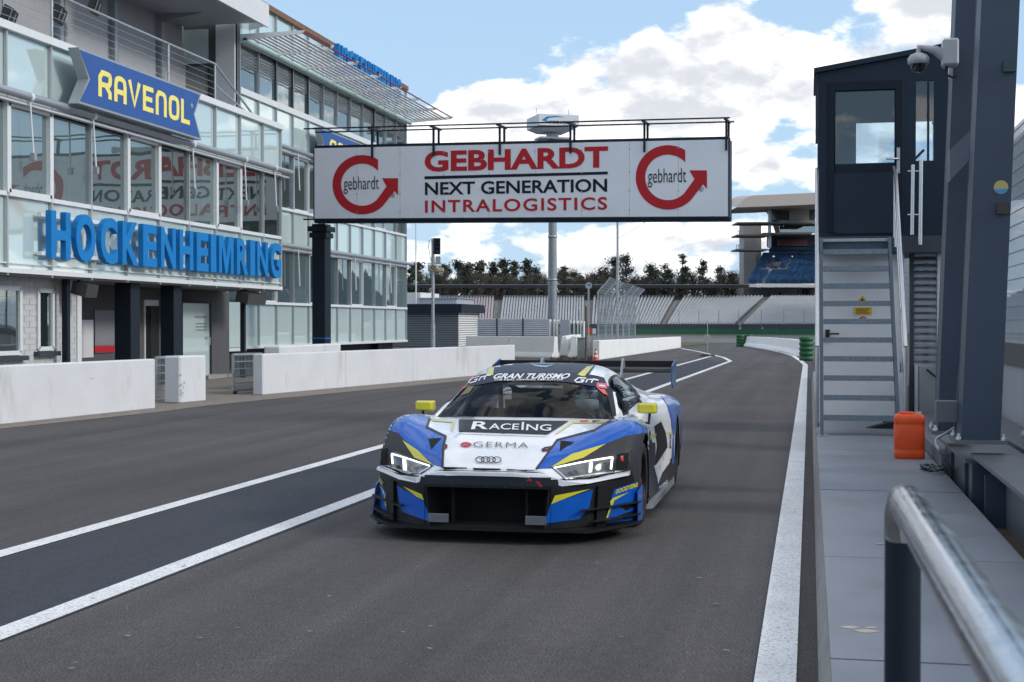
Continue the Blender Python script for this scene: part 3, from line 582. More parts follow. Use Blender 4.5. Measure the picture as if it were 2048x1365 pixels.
for p in (BL, BR): fr.bar(p + bk * .1 - GU * .1, p + bk * .1 + GU * GH, .10); fr.bar(p + bk * .45 - GU * .1, p + bk * .45 + GU * GH, .10)
for i in range(13):
    p = BL + gx * (i / 12); q = BL + gx * ((i + 1) / 12); fr.bar(p + bk * .1 - GU * .09, p + bk * .45 - GU * .09, .07)
    if i < 12: fr.bar(p + bk * .45, q + bk * .45 + GU * GH, .07)
fr.build('truss_frame', DARKP, G)
MB().prism([BR + gu * .01, BR + gu * .01 + bk * .52, BR + gu * .01 + bk * .52 + GU * GH, BR + gu * .01 + GU * GH], gu * .03).build('end_panel', DARKG, G)
MB().prism([BL - gu * .04, BL - gu * .04 + bk * .52, BL - gu * .04 + bk * .52 + GU * GH, BL - gu * .04 + GU * GH], gu * .03).build('end_panel', DARKG, G)
for i in range(20): 
    p = BL + gx * ((i + .5) / 20) - GU * .13; MB().obox(p + gn * .12, gu * .10, gn * .14, GU * .025).build('lamp_bracket', DARKP, G)
MB().bar(BL - gu * .3 - GU * .02 + gn * .25, BR + gu * .05 - GU * .02 + gn * .25, .05).build('front_rail', DARKP, G)
# maintenance rail on top
tp = [755, 884, 1019, 1159, 1301, 1453]
def topz(x): return BL + gx * ((x - 629) / 827.) + GU * GH
for x in tp:
    p = topz(x); MB().bar(p + gn * .05 - GU * .35, p + gn * .05 + GU * .62, .07).build('rail_post', DARKP, G); MB().bar(p + bk * .45, p + bk * .45 + GU * .62, .07).build('rail_post', DARKP, G); MB().bar(p + gn * .35 + GU * .62, p + bk * .65 + GU * .62, .07).build('rail_arm', DARKP, G)
p0 = topz(615); p1 = topz(1462)
for o_ in (.33, -.60): MB().tube([p0 + gn * o_ + GU * .64, p1 + gn * o_ + GU * .64], .028, 6).build('hand_rail', DARKP, G)
# post
pc = aD(643, 600, 50.4); hw = .255; PZ = BL.z - .12
MB().obox((pc.x, pc.y, PZ / 2), gu * hw, gn * hw, (0, 0, PZ / 2)).build('post', DARKP, G, bevel=.02)
for z, s_ in ((PZ - .18, 1.45), (PZ - .40, 1.25)): MB().obox((pc.x, pc.y, z), gu * hw * s_, gn * hw * s_, (0, 0, .09)).build('post_collar', DARKP, G)
MB().obox((pc.x, pc.y, 1.05), gu * (hw + .006), gn * (hw + .006), (0, 0, .02)).build('blue_strap', BLUEL, G)
# lettering, laid out from the photograph on the sign plane
def ct(cx, cy): return (600 + cx * .42969, 210 + cy * .42969)
def sign_text(s, x0, yb0, x1, yb1, h0, m, lift=.012, **k):
    """bottom-left / bottom-right pixel of the line (crop units) and height"""
    a = bp(*ct(x0, yb0), lift); b = bp(*ct(x1, yb1), lift); c = bp(*ct(x0, yb0 - h0), lift); mb = MB(); flat_text(mb, s, a, b - a, GU * (c - a).length, gn, 0, **k); return mb.build('lettering', m, G)
sign_text('GEBHARDT', 580, 313, 1434, 293, 97, RED, bold=.036); sign_text('NEXT GENERATION', 582, 421, 1430, 406, 60, INK, bold=.022); sign_text('INTRALOGISTICS', 582, 503, 1430, 489, 58, RED, bold=.02, space=1.15)
mb = MB(); mb.poly([bp(*ct(*p), .012) for p in ((580, 347), (1433, 324), (1433, 311), (580, 333))]); mb.build('sign_rule', INK, G)
def logo(cx, cy, r0, r1, dx=0):
    pts = []
    def A_(r, t): return (cx + r * math.cos(t), cy - r * math.sin(t))
    t0 = math.acos(.536); t1 = math.acos(.536 * r0 / r1)
    outer = [A_(r0, t0 + (R(315) - t0) * k / 40) for k in range(41)]; inner = [A_(r1, R(315) + (t1 - R(315)) * k / 40) for k in range(41)]
    s_ = r0 / 138.
    head = [(cx + 150 * s_, cy + 30 * s_), (cx + 167 * s_, cy + 50 * s_), (cx + 167 * s_, cy - 30 * s_), (cx + 92 * s_, cy - 30 * s_), (cx + 113 * s_, cy + 8 * s_)]
    n = 41; vs = outer + inner; mb = MB(); mb.add([bp(*ct(*p), .012) for p in vs], [(k, k + 1, 2 * n - 2 - k, 2 * n - 1 - k) for k in range(n - 1)])
    o_, i_ = outer[-1], inner[0]; mb.add([bp(*ct(*p), .012) for p in (o_, head[0], head[1], head[2], head[3], head[4], i_)], [(0, 1, 4 + 1, 6), (1, 2, 3, 4, 5)]); mb.build('arrow_logo', RED, G)
    sign_text('gebhardt', cx - 86 * s_, cy + 44 * s_, cx + 78 * s_, cy + 40 * s_, 80 * s_, INK, lift=.018, bold=-.005)
    sign_text('\u00ae', cx + 132 * s_, cy + 61 * s_, cx + 152 * s_, cy + 60 * s_, 21 * s_, INK)
logo(290, 372, 138, 98); logo(1713, 338, 150, 106)
for i in range(1, npan):
    for v in (.1, .35, .6, .9):
        p = BL + gx * (i / npan) + GU * GH * v; MB().obox(p + gn * .008, gu * .018, gn * .006, GU * .018).build('rivet', GREYM, G)
# ================================================================ poles and masts beyond the wall
def pole(name, x, yb, yt, D, r, m, label, cat, group=None):
    b = aD(x, yb, D); t = aD(x, yt, D); e = thing(name, (b.x, b.y, 0), label, cat, group); MB().tube([(b.x, b.y, 0), (b.x, b.y, t.z)], r, 12).build('pole', m, e); return e, Vector((b.x, b.y, t.z))
D = 46.5
e, t = pole('signal_pole', 866, 690, 478, D, .055, STEEL, 'slim pole carrying a dark signal lamp and beige horn loudspeakers', 'pole')
MB().tube([(t.x, t.y, 0), (t.x, t.y, 1.55)], .075, 12).build('pole_sleeve', STEEL, e)
def px(D, x, y): return aD(x, y, D)
o = MB().obox(px(D, 874, 493), RT * .11, FW * .13, GU * .26).build('signal_head', BLACK, e)
for k in range(3): MB().lathe(px(D, 875, 484 + k * 9) - FW * .13, -FW, [(0, .0), (.07, .0), (.075, .09)], 14).build('signal_visor', DARKG, o)
MB().obox(px(D, 876, 521), RT * .08, FW * .10, GU * .12).build('junction_box', mat('box_grey', (.30, .29, .28), .6), e)
BEI = mat('beige_plastic', (.40, .37, .26), .55, var=.06)
h1 = px(D, 866, 537); o = MB().obox(h1, RT * .16, FW * .12, GU * .11).build('horn_speaker', BEI, e, bevel=.02); MB().lathe(h1 - FW * .125, -FW, [(0, .05), (.03, .05), (.045, .0), (.09, .045), (.10, .05)], 18).build('horn_mouth', mat('horn_in', (.22, .20, .13), .6), o)
MB().obox(px(D, 881, 540), RT * .11, FW * .16, GU * .06).build('horn_speaker', BEI, e, bevel=.02)
MB().tube([px(D, 859, 480), px(D, 857, 495), px(D, 860, 512), px(D, 865, 530)], .01, 5).build('cable', BLACK, e)
MB().bar(px(D, 855, 528), px(D, 884, 528), .03).build('cross_arm', STEEL, e)
e, t = pole('flag_pole', 832, 610, 440, 112, .055, FRAME, 'thin white flag pole beside the corner of the taller building', 'pole')
# timing tower mast with display box
D = 84; e = thing('display_mast', aD(1105, 700, D).xy.to_3d(), 'thick grey mast carrying a white display box behind the overhead sign', 'mast'); b = aD(1105, 700, D); MSTL = mat('mast_steel', (.24, .27, .29), .55, .3, var=.12, vscale=4)
MB().tube([(b.x, b.y, 0), (b.x, b.y, 5.2), (b.x, b.y, aD(0, 268, D).z)], [.29, .26, .20], 20).build('mast_pole', MSTL, e)
for yk in (474, 560): MB().lathe((b.x, b.y, aD(1105, yk, D).z), (0, 0, 1), [(.25, -.05), (.285, -.05), (.285, .05), (.25, .05)], 18).build('mast_collar', STEEL, e)
zb, zt = aD(0, 258, D).z, aD(0, 236, D).z; cx_, cy_ = b.x, b.y; an = R(28); dx = Vector((math.cos(an), math.sin(an), 0)); dy = Vector((-math.sin(an), math.cos(an), 0)); hwid = 1.22
c0 = Vector((cx_, cy_, 0)); ring = lambda s_, z: [c0 + dx * (i * s_) + dy * (j * s_) + GU * z for i, j in ((-1, -1), (1, -1), (1, 1), (-1, 1))]
bx = MB(); r0, r1, r2 = ring(.75, zb - .28), ring(hwid, zb), ring(hwid, zt); bx.add(r0 + r1 + r2, [(3, 2, 1, 0)] + [(i, (i + 1) % 4, (i + 1) % 4 + 4, i + 4) for i in range(4)] + [(i + 4, (i + 1) % 4 + 4, (i + 1) % 4 + 8, i + 8) for i in range(4)] + [(8, 9, 10, 11)]); bx.build('display_box', mat('display_white', (.62, .64, .66), .45), e)
MB().obox((cx_, cy_, zb - .40), (.32, 0, 0), (0, .32, 0), (0, 0, .13)).build('box_neck', GREYM, e); MB().obox((cx_, cy_, zb - .62), dx * .95, dy * .6, (0, 0, .05)).build('mast_platform', GREYM, e)
mb = MB(); fo = c0 - dy * (hwid + .01); flat_text(mb, 'HOCKENHEIMRING', fo - dx * .72 + GU * (zb + .10), dx * 1.75, GU * .18, -dy, 0, bold=.02); mb.build('display_lettering', INK, e)
mb = MB(); q = [(-1.05, .28), (-.75, .50), (-.2, .56), (.4, .50), (-.2, .49), (-.62, .42), (-.80, .28), (-.55, .14)]; mb.poly([fo + dx * x + GU * (zb + z) for x, z in q]); mb.build('display_swoosh', BLUEL, e)
for xk in (-1.0, 1.0): MB().tube([c0 + dx * xk + GU * zt, c0 + dx * xk + GU * (zt + .5)], .012, 4).build('antenna', DARKG, e)
e, t = pole('lamp_mast', 1235, 655, 385, 98, .085, STEEL, 'tall slim grey mast standing behind the catch fence', 'mast')
MB().tube([aD(1237, 477, 98), aD(1290, 445, 98) , aD(1330, 425, 99)], .02, 4).build('stay_wire', STEEL, e)
e, t = pole('speaker_pole', 1177, 665, 572, 92, .05, GREYM, 'short pole with a round grey horn loudspeaker', 'pole')
MB().lathe(t, -FW, [(.04, -.2), (.06, -.08), (.12, .03), (.22, .10), (.21, .11), (.07, .01), (0, .01)], 20).build('horn_speaker', GREYM, e)
e = thing('wooden_post', aZ(1172, 722), 'weathered brown wooden post beside the traffic cone', 'post'); q = aZ(1172, 722); MB().tube([q, q + Vector((0, 0, 2.3))], [.05, .04], 8).build('post', mat('old_wood', (.12, .09, .07), .9, var=.2), e)
# ================================================================ grey kiosk, site fence, barriers
D = 96; a = aD(800, 693, D); c = aD(917, 693, D); Yk = c.y; Xk = c.x; zt = 2.72; ln = aX(958, 660, Xk).y - Yk
e = thing('kiosk', (Xk - 3, Yk, 0), 'grey kiosk with horizontal ribbed cladding and a flat dark roof', 'kiosk')
k = 0; z = .05
while z < zt - .45:
    MB().box((Xk - 6.4, Yk, z), (Xk - .004, Yk + .10, z + .105)).build('cladding_rib', CORR_SHADED, e); MB().box((Xk - .12, Yk + .004, z), (Xk, Yk + ln - .2, z + .105)).build('cladding_rib', CORR_SUNLIT, e); z += .155  # same cladding: front ribs coloured as shaded, side ribs as sunlit
MB().box((Xk - 6.4, Yk + .05, 0), (Xk - .05, Yk + ln - .1, zt - .4)).build('wall_core', mat('kiosk_core', (.05, .055, .06), .7), e)
MB().box((Xk - .1, Yk + ln - .18, 0), (Xk + .03, Yk + ln, zt - .4)).build('door_post', BLACK, e)
MB().box((Xk - 7, Yk - .35, zt - .42), (Xk + .30, Yk + ln + .5, zt + .18)).build('roof', DARKP, e)
p = aD(840, 612, 112); q = aD(917, 598, 112)
e = thing('roof_unit', (p.x, p.y, 0), 'grey boxy building seen over the kiosk roof', 'building'); MB().box((p.x, p.y, 0), (q.x, p.y + 6, q.z)).build('wall', CORR, e); MB().box((p.x - 5, p.y + .2, 0), (p.x - .02, p.y + 6, q.z + .5)).build('wall', WHITEP, e); MB().box((p.x - .1, p.y - .1, q.z + .002), (q.x + .1, p.y + 6, q.z + .08)).build('roof', GREYM, e)
D = 82
def corr(e, x0, x1, yt, yb, D0, D1, m, nr=9, name='fence_panel'):
    a, b = aD(x0, yb, D0), aD(x1, yb, D1); zt = aD(0, yt, (D0 + D1) / 2).z; a.z = b.z = 0; d = (b - a).normalized(); n = Vector((d.y, -d.x, 0)); zz = .85
    rows = []
    for k in range(nr * 4 + 1): z = zz + (zt - zz) * k / (nr * 4); o = n * (.03 if (k // 2) % 2 else 0); rows.append([a + o + GU * z, b + o + GU * z])
    return MB().grid(rows, False).build(name, m, e)
e = thing('site_fence', aD(1040, 700, 82).xy.to_3d(), 'pale corrugated metal fence panels above the white concrete barrier', 'fence')
for (x0, x1) in ((955, 993.5), (994.5, 1045.5), (1046.5, 1097)): corr(e, x0, x1, 638, 677, 82, 82, CORR)
for x in (994, 1046): q = aD(x, 660, 81.7); MB().box((q.x - .04, q.y - .05, .1), (q.x + .04, q.y + .05, 1.86)).build('fence_post', DARKG, e)
for (x0, x1, m) in ((1098, 1106, CORR_SUNLIT), (1108, 1113, CORR_SUNLIT), (1115, 1119, CORR_SUNLIT), (1120, 1145.5, CORR), (1147, 1153, CORR_SUNLIT), (1155, 1160, CORR_SUNLIT), (1161.5, 1166, CORR_SUNLIT), (1168, 1171, CORR_SUNLIT)):
    a, b = aD(x0, 660, 83), aD(x1, 660, 84); MB().box((a.x, a.y, .05), (b.x, a.y + .5, aD(0, 639 + (x0 - 1098) * .055, 83).z)).build('fence_end', m, e)  # the white ends carry sunlight on the side faces in their colour
def jersey(e, a, b, h, m, w=.62, name='barrier_block'):
    """concrete safety-barrier profile swept from a to b"""
    a, b = Vector(a), Vector(b); a.z = b.z = 0; d = (b - a).normalized(); n = Vector((d.y, -d.x, 0)); pr = [(-w / 2, 0), (-w / 2, .09), (-w * .30, .28), (-w * .18, h), (w * .18, h), (w * .30, .28), (w / 2, .09), (w / 2, 0)]
    return MB().prism([a + n * x + GU * z for x, z in pr], b - a).build(name, m, e, bevel=.015)
e = thing('concrete_barrier', aZ(1000, 715), 'white concrete safety barrier blocks in front of the corrugated fence', 'barrier')
a, b = aZ(935, 713.5), aZ(1112, 717); jersey(e, a, (a + b) / 2 - (b - a).normalized() * .01, .98, WHITEB); jersey(e, (a + b) / 2 + (b - a).normalized() * .01, b, .98, WHITEB)
e = thing('concrete_barrier', aZ(1130, 713), 'white concrete barrier end block with a sloped foot beside the wooden post', 'barrier'); jersey(e, aZ(1128, 712), aZ(1147, 703), .95, WHITEB); jersey(e, aZ(1148, 716), aZ(1158, 705), .98, WHITEB)
q = aZ(1162, 719); e = thing('control_box', q, 'slim grey control cabinet between the white barriers', 'cabinet'); MB().box((q.x - .17, q.y, .06), (q.x + .17, q.y + .3, .92)).build('cabinet', mat('cab_grey', (.30, .31, .32), .6), e, bevel=.01); MB().box((q.x - .21, q.y - .03, 0), (q.x + .21, q.y + .33, .06)).build('base', CONC, e); MB().box((q.x - .20, q.y - .03, .921), (q.x + .20, q.y + .33, .96)).build('lid', GREYM, e)
g = MB(); random.seed(3)
for k in range(420):
    p = aZ(random.uniform(1100, 1190), random.uniform(714, 722)); h = random.uniform(.04, .16); d = Vector((random.uniform(-.08, .08), random.uniform(-.08, .08), h)); g.poly([p, p + Vector((.03, 0, 0)), p + d])
setting('weeds', g, mat('dry_weeds', (.10, .085, .04), .95, var=.4), 'dry weeds growing at the foot of the barriers', 'stuff')
w2 = wall('barrier_wall', aZ(1199, 720.5), aZ(1362, 696), (.84, .72), .30, 'bright white low wall curving away below the catch fence', WHITEB)
# traffic cone
q = aZ(1191.5, 722); e = thing('traffic_cone', q, 'orange and white striped traffic cone at the wall end', 'cone'); ORG = mat('cone_orange', (.72, .07, .02), .5, var=.05); CW = mat('cone_white', (.75, .75, .75), .5)
MB().box((q.x - .16, q.y - .16, 0), (q.x + .16, q.y + .16, .035)).build('base', ORG, e, bevel=.01)
def cf(z): return .125 - .095 * z / .52
for (z0, z1, m) in ((.035, .16, ORG), (.16, .25, CW), (.25, .34, ORG), (.34, .42, CW), (.42, .52, ORG)): MB().lathe(q, (0, 0, 1), [(cf(z0), z0), (cf(z1), z1)], 20).build('cone_band', m, e)
# catch fence along the wall
e = thing('catch_fence', aZ(1199, 720), 'tall galvanised catch fence of bent posts and mesh behind the white wall', 'fence')
xs = [(1196, 62, 587), (1211, 66, 588), (1224, 70, 589), (1246, 75, 591), (1258, 79, 592), (1270, 83, 593)]; tops = []
for (x, D, yt) in xs:
    b = aD(x, 700, D); zt = 2.95; p = [(b.x, b.y, 0), (b.x, b.y, zt), (b.x + .55, b.y + .1, zt + .62)]; MB().tube(p, .042, 8).build('fence_post', GREYM, e); tops.append([Vector(v) for v in p])
ms = MB()
for i in range(len(tops) - 1):
    for lev in range(2):
        for k in range(26):
            t = k / 26; ms.bar(tops[i][lev].lerp(tops[i + 1][lev], t) + (GU * .7 if lev == 0 else Vector()), tops[i][lev + 1].lerp(tops[i + 1][lev + 1], t), .006)
        for k in range(14 if lev == 0 else 6):
            t = (k + 1) / (14 if lev == 0 else 6)
            if t > .25 or lev: ms.bar(tops[i][lev].lerp(tops[i][lev + 1], t), tops[i + 1][lev].lerp(tops[i + 1][lev + 1], t), .008)
ms.build('fence_mesh', GREYM, e, kind='stuff')
q = aD(1185, 662, 95); e = thing('marker_board', (q.x, q.y, 0), 'small orange and white marker board by the loudspeaker pole', 'board'); MB().box((q.x - .38, q.y, q.z - .22), (q.x - .02, q.y + .05, q.z + .2)).build('board', ORG, e); MB().box((q.x, q.y, q.z - .2), (q.x + .22, q.y + .05, q.z + .15)).build('board', CW, e); MB().box((q.x - .06, q.y + .06, 0), (q.x, q.y + .12, q.z)).build('post', GREYM, e)
# round sign on a stand in the lane
q = aZ(1415, 713); e = thing('sign_stand', q, 'thin stand with a grey round disc on a dark base in the pit lane', 'sign')
MB().lathe(q, (0, 0, 1), [(0, .09), (.30, .09), (.36, .05), (.36, .0)], 20).build('base', BLACK, e); MB().tube([q, q + GU * 1.75], .018, 6).build('pole', GREYM, e)
MB().prism([q + GU * (.86 + .2 * math.sin(R(15 * k))) + Vector((.19 * math.cos(R(15 * k)), -.03 + .06 * math.cos(R(15 * k)), 0)) for k in range(24)], (0, .02, 0)).build('disc', mat('disc_grey', (.27, .27, .27), .5), e)
# right-hand white barrier and painted tyre stacks
e = thing('concrete_barrier', aZ(1603, 711), 'white curved concrete barrier between two green tyre stacks', 'barrier'); cv = smoothpts([aZ(x, y) for x, y in ((1604, 713), (1584, 706.5), (1562, 702), (1532, 697), (1496, 693.5))], 2)
for i in range(len(cv) - 1): jersey(e, cv[i], cv[i + 1] - (cv[i + 1] - cv[i]).normalized() * .02, .76 - .09 * i / 8, WHITEB, .7)
GREEN = mat('green_paint', (.016, .105, .042), .55, var=.15, vscale=2)
def tyres(x, yb, n, nx, label):
    q = aZ(x, yb); e = thing('tyre_stack', q, label, 'tyre stack'); r = .30
    for i in range(nx):
        for k in range(n): MB().lathe(q + Vector((i * .56, .12 * i, k * .205)), (0, 0, 1), [(.15, 0), (r - .04, .0), (r, .05), (r, .15), (r - .04, .20), (.15, .20)], 18).build('tyre', GREEN, e)
tyres(1612.5, 722, 5, 1, 'green painted tyre stack at the near end of the curved barrier'); tyres(1481, 693.5, 4, 2, 'green painted tyre stack at the far end of the curved barrier')
# ================================================================ far side of the track
g = MB(); g.poly([aZ(x, y, .010) for x, y in ((1180, 686), (1620, 686), (1700, 672), (1100, 672))]); setting('track_edge', g, mat('track_pale', (.13, .125, .12), .9, var=.1, vscale=.5), 'paler run off asphalt before the green tyre wall')
e = thing('tyre_wall', aD(1400, 668, 205).xy.to_3d(), 'long green tyre wall in front of the far grandstand', 'barrier')
prev = None
for i, x in enumerate(range(1120, 2161, 40)):
    p = aD(x, 668, 210 - max(0, x - 1500) * .05); p.z = 0
    if prev is not None:
        d = (p - prev); n = Vector((d.y, -d.x, 0)).normalized(); 
        MB().prism([prev, p, p - n * .8, prev - n * .8], (0, 0, .72 + .04 * (i % 3))).build('tyre_section', GREEN, e); MB().prism([prev - n * 1.0, p - n * 1.0, p - n * 1.1, prev - n * 1.1], (0, 0, 1.5)).build('guard_rail', DARKG, e)
        MB().tube([p - n * 1.2, p - n * 1.2 + GU * 3.6], .06, 5).build('fence_post', GREYM, e)
    prev = p
# grandstand with white seats
SEAT = mat('white_seat', (.50, .51, .52), .5, var=.06, vscale=.3); SEATP = mat('pink_white_seat', (.54, .46, .48), .5, var=.05, vscale=.3); SEATB = mat('blue_seat', (.018, .085, .21), .5, var=.15, vscale=.4)
def stand_pt(q, s, t):
    """q: bottom-left, bottom-right, top-right, top-left pixel x; s across, t up the slope"""
    D = 225 + 15 * t; x = (q[0] * (1 - s) + q[1] * s) * (1 - t) + (q[3] * (1 - s) + q[2] * s) * t; z = 1.2 + 4.65 * t
    r = ray(x, 648); p = EYE + r * D; return Vector((p.x, p.y, z))
SECT = [((815, 985, 989, 824), SEATP), ((999, 1168, 1169, 1006), SEAT), ((1183, 1320, 1351, 1186), SEAT), ((1335, 1469, 1529, 1368), SEAT), ((1487, 1640, 1705, 1543), SEAT)]
GS = thing('grandstand', aD(1200, 660, 225).xy.to_3d(), 'long low grandstand of white seats under a thin dark roof', 'grandstand')
STEP = mat('stand_concrete', (.17, .165, .155), .9, var=.15, vscale=.4); NR = 22
def stepped(q, m, nm):
    rows = []
    for i in range(NR):
        for t in (i / NR, (i + .999) / NR): rows.append([stand_pt(q, s / 4, t).xy.to_3d() + GU * (1.2 + 4.65 * i / NR - .05) for s in range(5)])
    MB().grid(rows, False).build(nm, m, GS)
for i, (q, m) in enumerate(SECT):
    stepped(q, STEP, 'terrace_steps')
    if i + 1 < len(SECT): n_ = SECT[i + 1][0]; stepped((q[1], n_[0], n_[3], q[2]), CONC, 'aisle_steps')
    mb = MB(); nc = int((q[1] - q[0]) / 5.6)
    for r in range(NR):
        for c in range(nc):
            t = (r + .45) / NR; s = (c + .5) / nc; p = stand_pt(q, s, t); p.z = 1.2 + 4.65 * r / NR; a = (stand_pt(q, s + .01, t) - stand_pt(q, s - .01, t)).normalized(); bkv = Vector((-a.y, a.x, 0))
            mb.obox(p + GU * .36 - bkv * .06, a * .155, bkv * .20, GU * .03); mb.obox(p + GU * .52 + bkv * .13, a * .155, bkv * .03 + GU * .02, GU * .19)
    mb.build('seat_rows', m, GS, kind='stuff')
def far(x, z, D): r = ray(x, 648); p = EYE + r * D; return Vector((p.x, p.y, z))
mb = MB()
for i in range(14):
    a, b = far(810 + i * 49, 7.55, 238), far(810 + (i + 1) * 49, 7.55, 238); u = Vector((0, 5.0, .25)); mb.prism([a, b, b + u, a + u], (0, 0, .50))
mb.build('roof', BLACK, GS)
for x in (842, 885, 929, 974, 1019, 1064, 1110, 1155, 1200, 1245, 1291, 1338, 1384, 1413, 1450): MB().bar(far(x, 5.2, 240.5), far(x, 7.6, 240.5), .35).build('roof_column', DARKG, GS)
mb = MB()
for i in range(17): a, b = far(800 + i * 49, 1.0, 241), far(800 + (i + 1) * 49, 1.0, 241); mb.prism([a, b, b + Vector((0, .4, 0)), a + Vector((0, .4, 0))], (0, 0, 5.1))
mb.build('back_wall', STEP, GS)
# tall corner stand with blue seats
TS = thing('grandstand', far(1560, 0, 246), 'tall corner grandstand with blue seats, concrete stair tower and curved pale roof', 'grandstand')
def cs(cx, cy): return (1440 + cx / 4.0147, 360 + cy / 4.0147)
def ft(cx, cy, D): x, y = cs(cx, cy); return aD(x, y, D)
def fbox(nm, m, x0, y0, x1, y1, D, th, p=TS):
    a, b, c, d = ft(x0, y0, D), ft(x1, y0, D), ft(x1, y1, D), ft(x0, y1, D); return MB().prism([a, b, c, d], FW.xy.to_3d().normalized() * th).build(nm, m, p)
TCON = mat('tower_concrete', (.36, .34, .33), .85, var=.08, vscale=.4)
fbox('stair_tower', TCON, 190, 340, 290, 930, 257, 5); fbox('stair_tower', mat('tower_concrete_shaded', (.33, .315, .305), .85, var=.08, vscale=.4), 291, 345, 332, 700, 258, 4)  # second face: same concrete, its shade put into a darker colour
for (x0, x1, y) in ((140, 740, 345), (135, 400, 445), (132, 390, 560), (350, 740, 430)): fbox('platform', STEP, x0, y - 6, x1, y + 6, 243.5, 6)
for (x0, y0, y1) in ((137, 410, 445), (133, 525, 560)):
    for k in range(4): MB().bar(ft(x0 + k * 16, y0, 243.4), ft(x0 + k * 16, y1, 243.4), .12).build('railing_post', GREYM, TS)
    MB().bar(ft(x0, y0, 243.4), ft(x0 + 54, y0, 243.4), .12).build('railing', GREYM, TS)
prof = [(130, 219), (150, 195), (190, 158), (225, 138), (262, 126), (420, 120), (760, 104), (960, 98)]; mb = MB(); rows = []
for (x, y) in prof: a = ft(x, y, 238); b = ft(x, y + 6, 238 + 1); rows.append([a, a + FW.xy.to_3d() * 14 + GU * 1.2])
lo = [(130, 222), (370, 214), (960, 188)]; mb.grid(rows, True); mb.add([ft(x, y, 238) for x, y in prof + lo[::-1]], [tuple(range(len(prof) + 3))]); mb.grid([[ft(x, y, 238), ft(x, y, 238) + FW.xy.to_3d() * 14] for x, y in lo], False); mb.build('roof', mat('roof_beige', (.52, .45, .40), .6, var=.04), TS)
fbox('lounge_box', DARKG, 440, 205, 960, 325, 250, 4); fbox('lounge_wall', TCON, 555, 212, 715, 322, 249.8, .15); fbox('lounge_fascia', TCON, 415, 326, 960, 352, 247, 5); fbox('box_window', WINB, 480, 360, 960, 420, 250, 3); fbox('press_row', mat('press_red', (.10, .03, .04), .7), 470, 480, 700, 530, 249, 1); fbox('press_back', BLACK, 400, 440, 960, 535, 251, 3)
fbox('roof_column', GREYM, 392, 240, 412, 545, 245, 1); fbox('roof_column', GREYM, 505, 330, 515, 380, 246, .5)
mb = MB(); mb.prism([ft(375, 214, 246), ft(440, 205, 246), ft(480, 420, 246), ft(460, 360, 246), ft(435, 285, 246)], FW.xy.to_3d() * 4); mb.build('roof_bracket', DARKG, TS)
def blue_block(q, rows, D0, D1, cell=16, holes=()):
    """q pixel-crop corners: bl, br, tr, tl"""
    st_ = MB(); mb = MB(); bl, br, tr, tl = [Vector(p) for p in q]; R_ = []
    P = lambda s, t: (lambda v: ft(v.x, v.y, D0 + (D1 - D0) * t))((bl * (1 - s) + br * s) * (1 - t) + (tl * (1 - s) + tr * s) * t)
    for i in range(rows):
        for t in (i / rows, (i + .98) / rows): 
            R_.append([P(s / 3, t).xy.to_3d() + GU * P(s / 3, i / rows).z for s in range(4)])
        n = int((br.x - bl.x + (tl.x - bl.x) * 0) / cell * 1.6)
        for c in range(n):
            s, t = (c + .5) / n, (i + .4) / rows; v = (bl * (1 - s) + br * s) * (1 - t) + (tl * (1 - s) + tr * s) * t
            if any(abs(v.x - (hx + (hy - v.y) * hs)) < hw_ and y0 < v.y < y1 for hx, hy, hs, hw_, y0, y1 in holes): continue
            p = P(s, t); p.z = P(s, i / rows).z; mb.obox(p + GU * .5, RT * .20, FW.xy.to_3d() * .05, GU * .30); mb.obox(p + GU * .32 - FW.xy.to_3d() * .2, RT * .20, FW.xy.to_3d() * .2, GU * .04)
    st_.grid(R_, False).build('terrace_steps', TCON, TS); mb.build('seat_rows', SEATB, TS, kind='stuff')
blue_block([(222, 835), (960, 835), (960, 606), (352, 606)], 17, 243, 254, 16, [(370, 800, .62, 17, 735, 850), (375, 725, .60, 17, 620, 745), (525, 725, .60, 17, 620, 745), (440, 730, 0, 110, 718, 740), (455, 700, .4, 30, 660, 735)])
blue_block([(392, 590), (960, 590), (960, 540), (420, 532)], 4, 255, 258, 16)
fbox('front_fascia', mat('fascia_white', (.66, .65, .63), .6), 188, 838, 960, 862, 242.6, 1.2); fbox('undercroft', STEP, 190, 864, 960, 940, 246, 6)
for x in (270, 395, 450, 640, 720): fbox('undercroft_column', DARKG, x, 864, x + 9, 945, 244, 1)
fbox('undercroft_opening', BLACK, 470, 905, 495, 925, 245.8, .3); fbox('undercroft_opening', BLUEL, 320, 905, 360, 925, 245.8, .3); fbox('undercroft_opening', BLACK, 660, 875, 725, 925, 245.8, .3); fbox('doorway', STEP, 425, 665, 492, 725, 249.5, .4); fbox('doorway', BLACK, 432, 695, 462, 725, 249.2, .3)
# ================================================================ trees beyond the grandstand
BARK = mat('pine_bark', (.10, .065, .045), .9, var=.25, vscale=2); NEED = [mat('pine_needles', (.038, .052, .034), .8, var=.45, vscale=.8), mat('pine_needles_pale', (.055, .070, .044), .8, var=.45, vscale=.8)]
TWIG = mat('bare_twigs', (.085, .076, .062), .9, var=.3, vscale=1)
def clump(mb, c, r, n, sz, flat=.7):
    for _ in range(n):
        v = Vector((random.gauss(0, .42), random.gauss(0, .42), random.gauss(0, .42) * flat)); 
        p = c + v * r; a = Vector((random.uniform(-1, 1), random.uniform(-1, 1), random.uniform(-.6, .6))).normalized(); b = a.cross(Vector((random.uniform(-1, 1), random.uniform(-1, 1), random.uniform(-1, 1)))).normalized(); s = sz * random.uniform(.6, 1.4)
        mb.add([p - a * s, p + b * s * .6, p + a * s, p - b * s * .6], [(0, 1, 2, 3)])
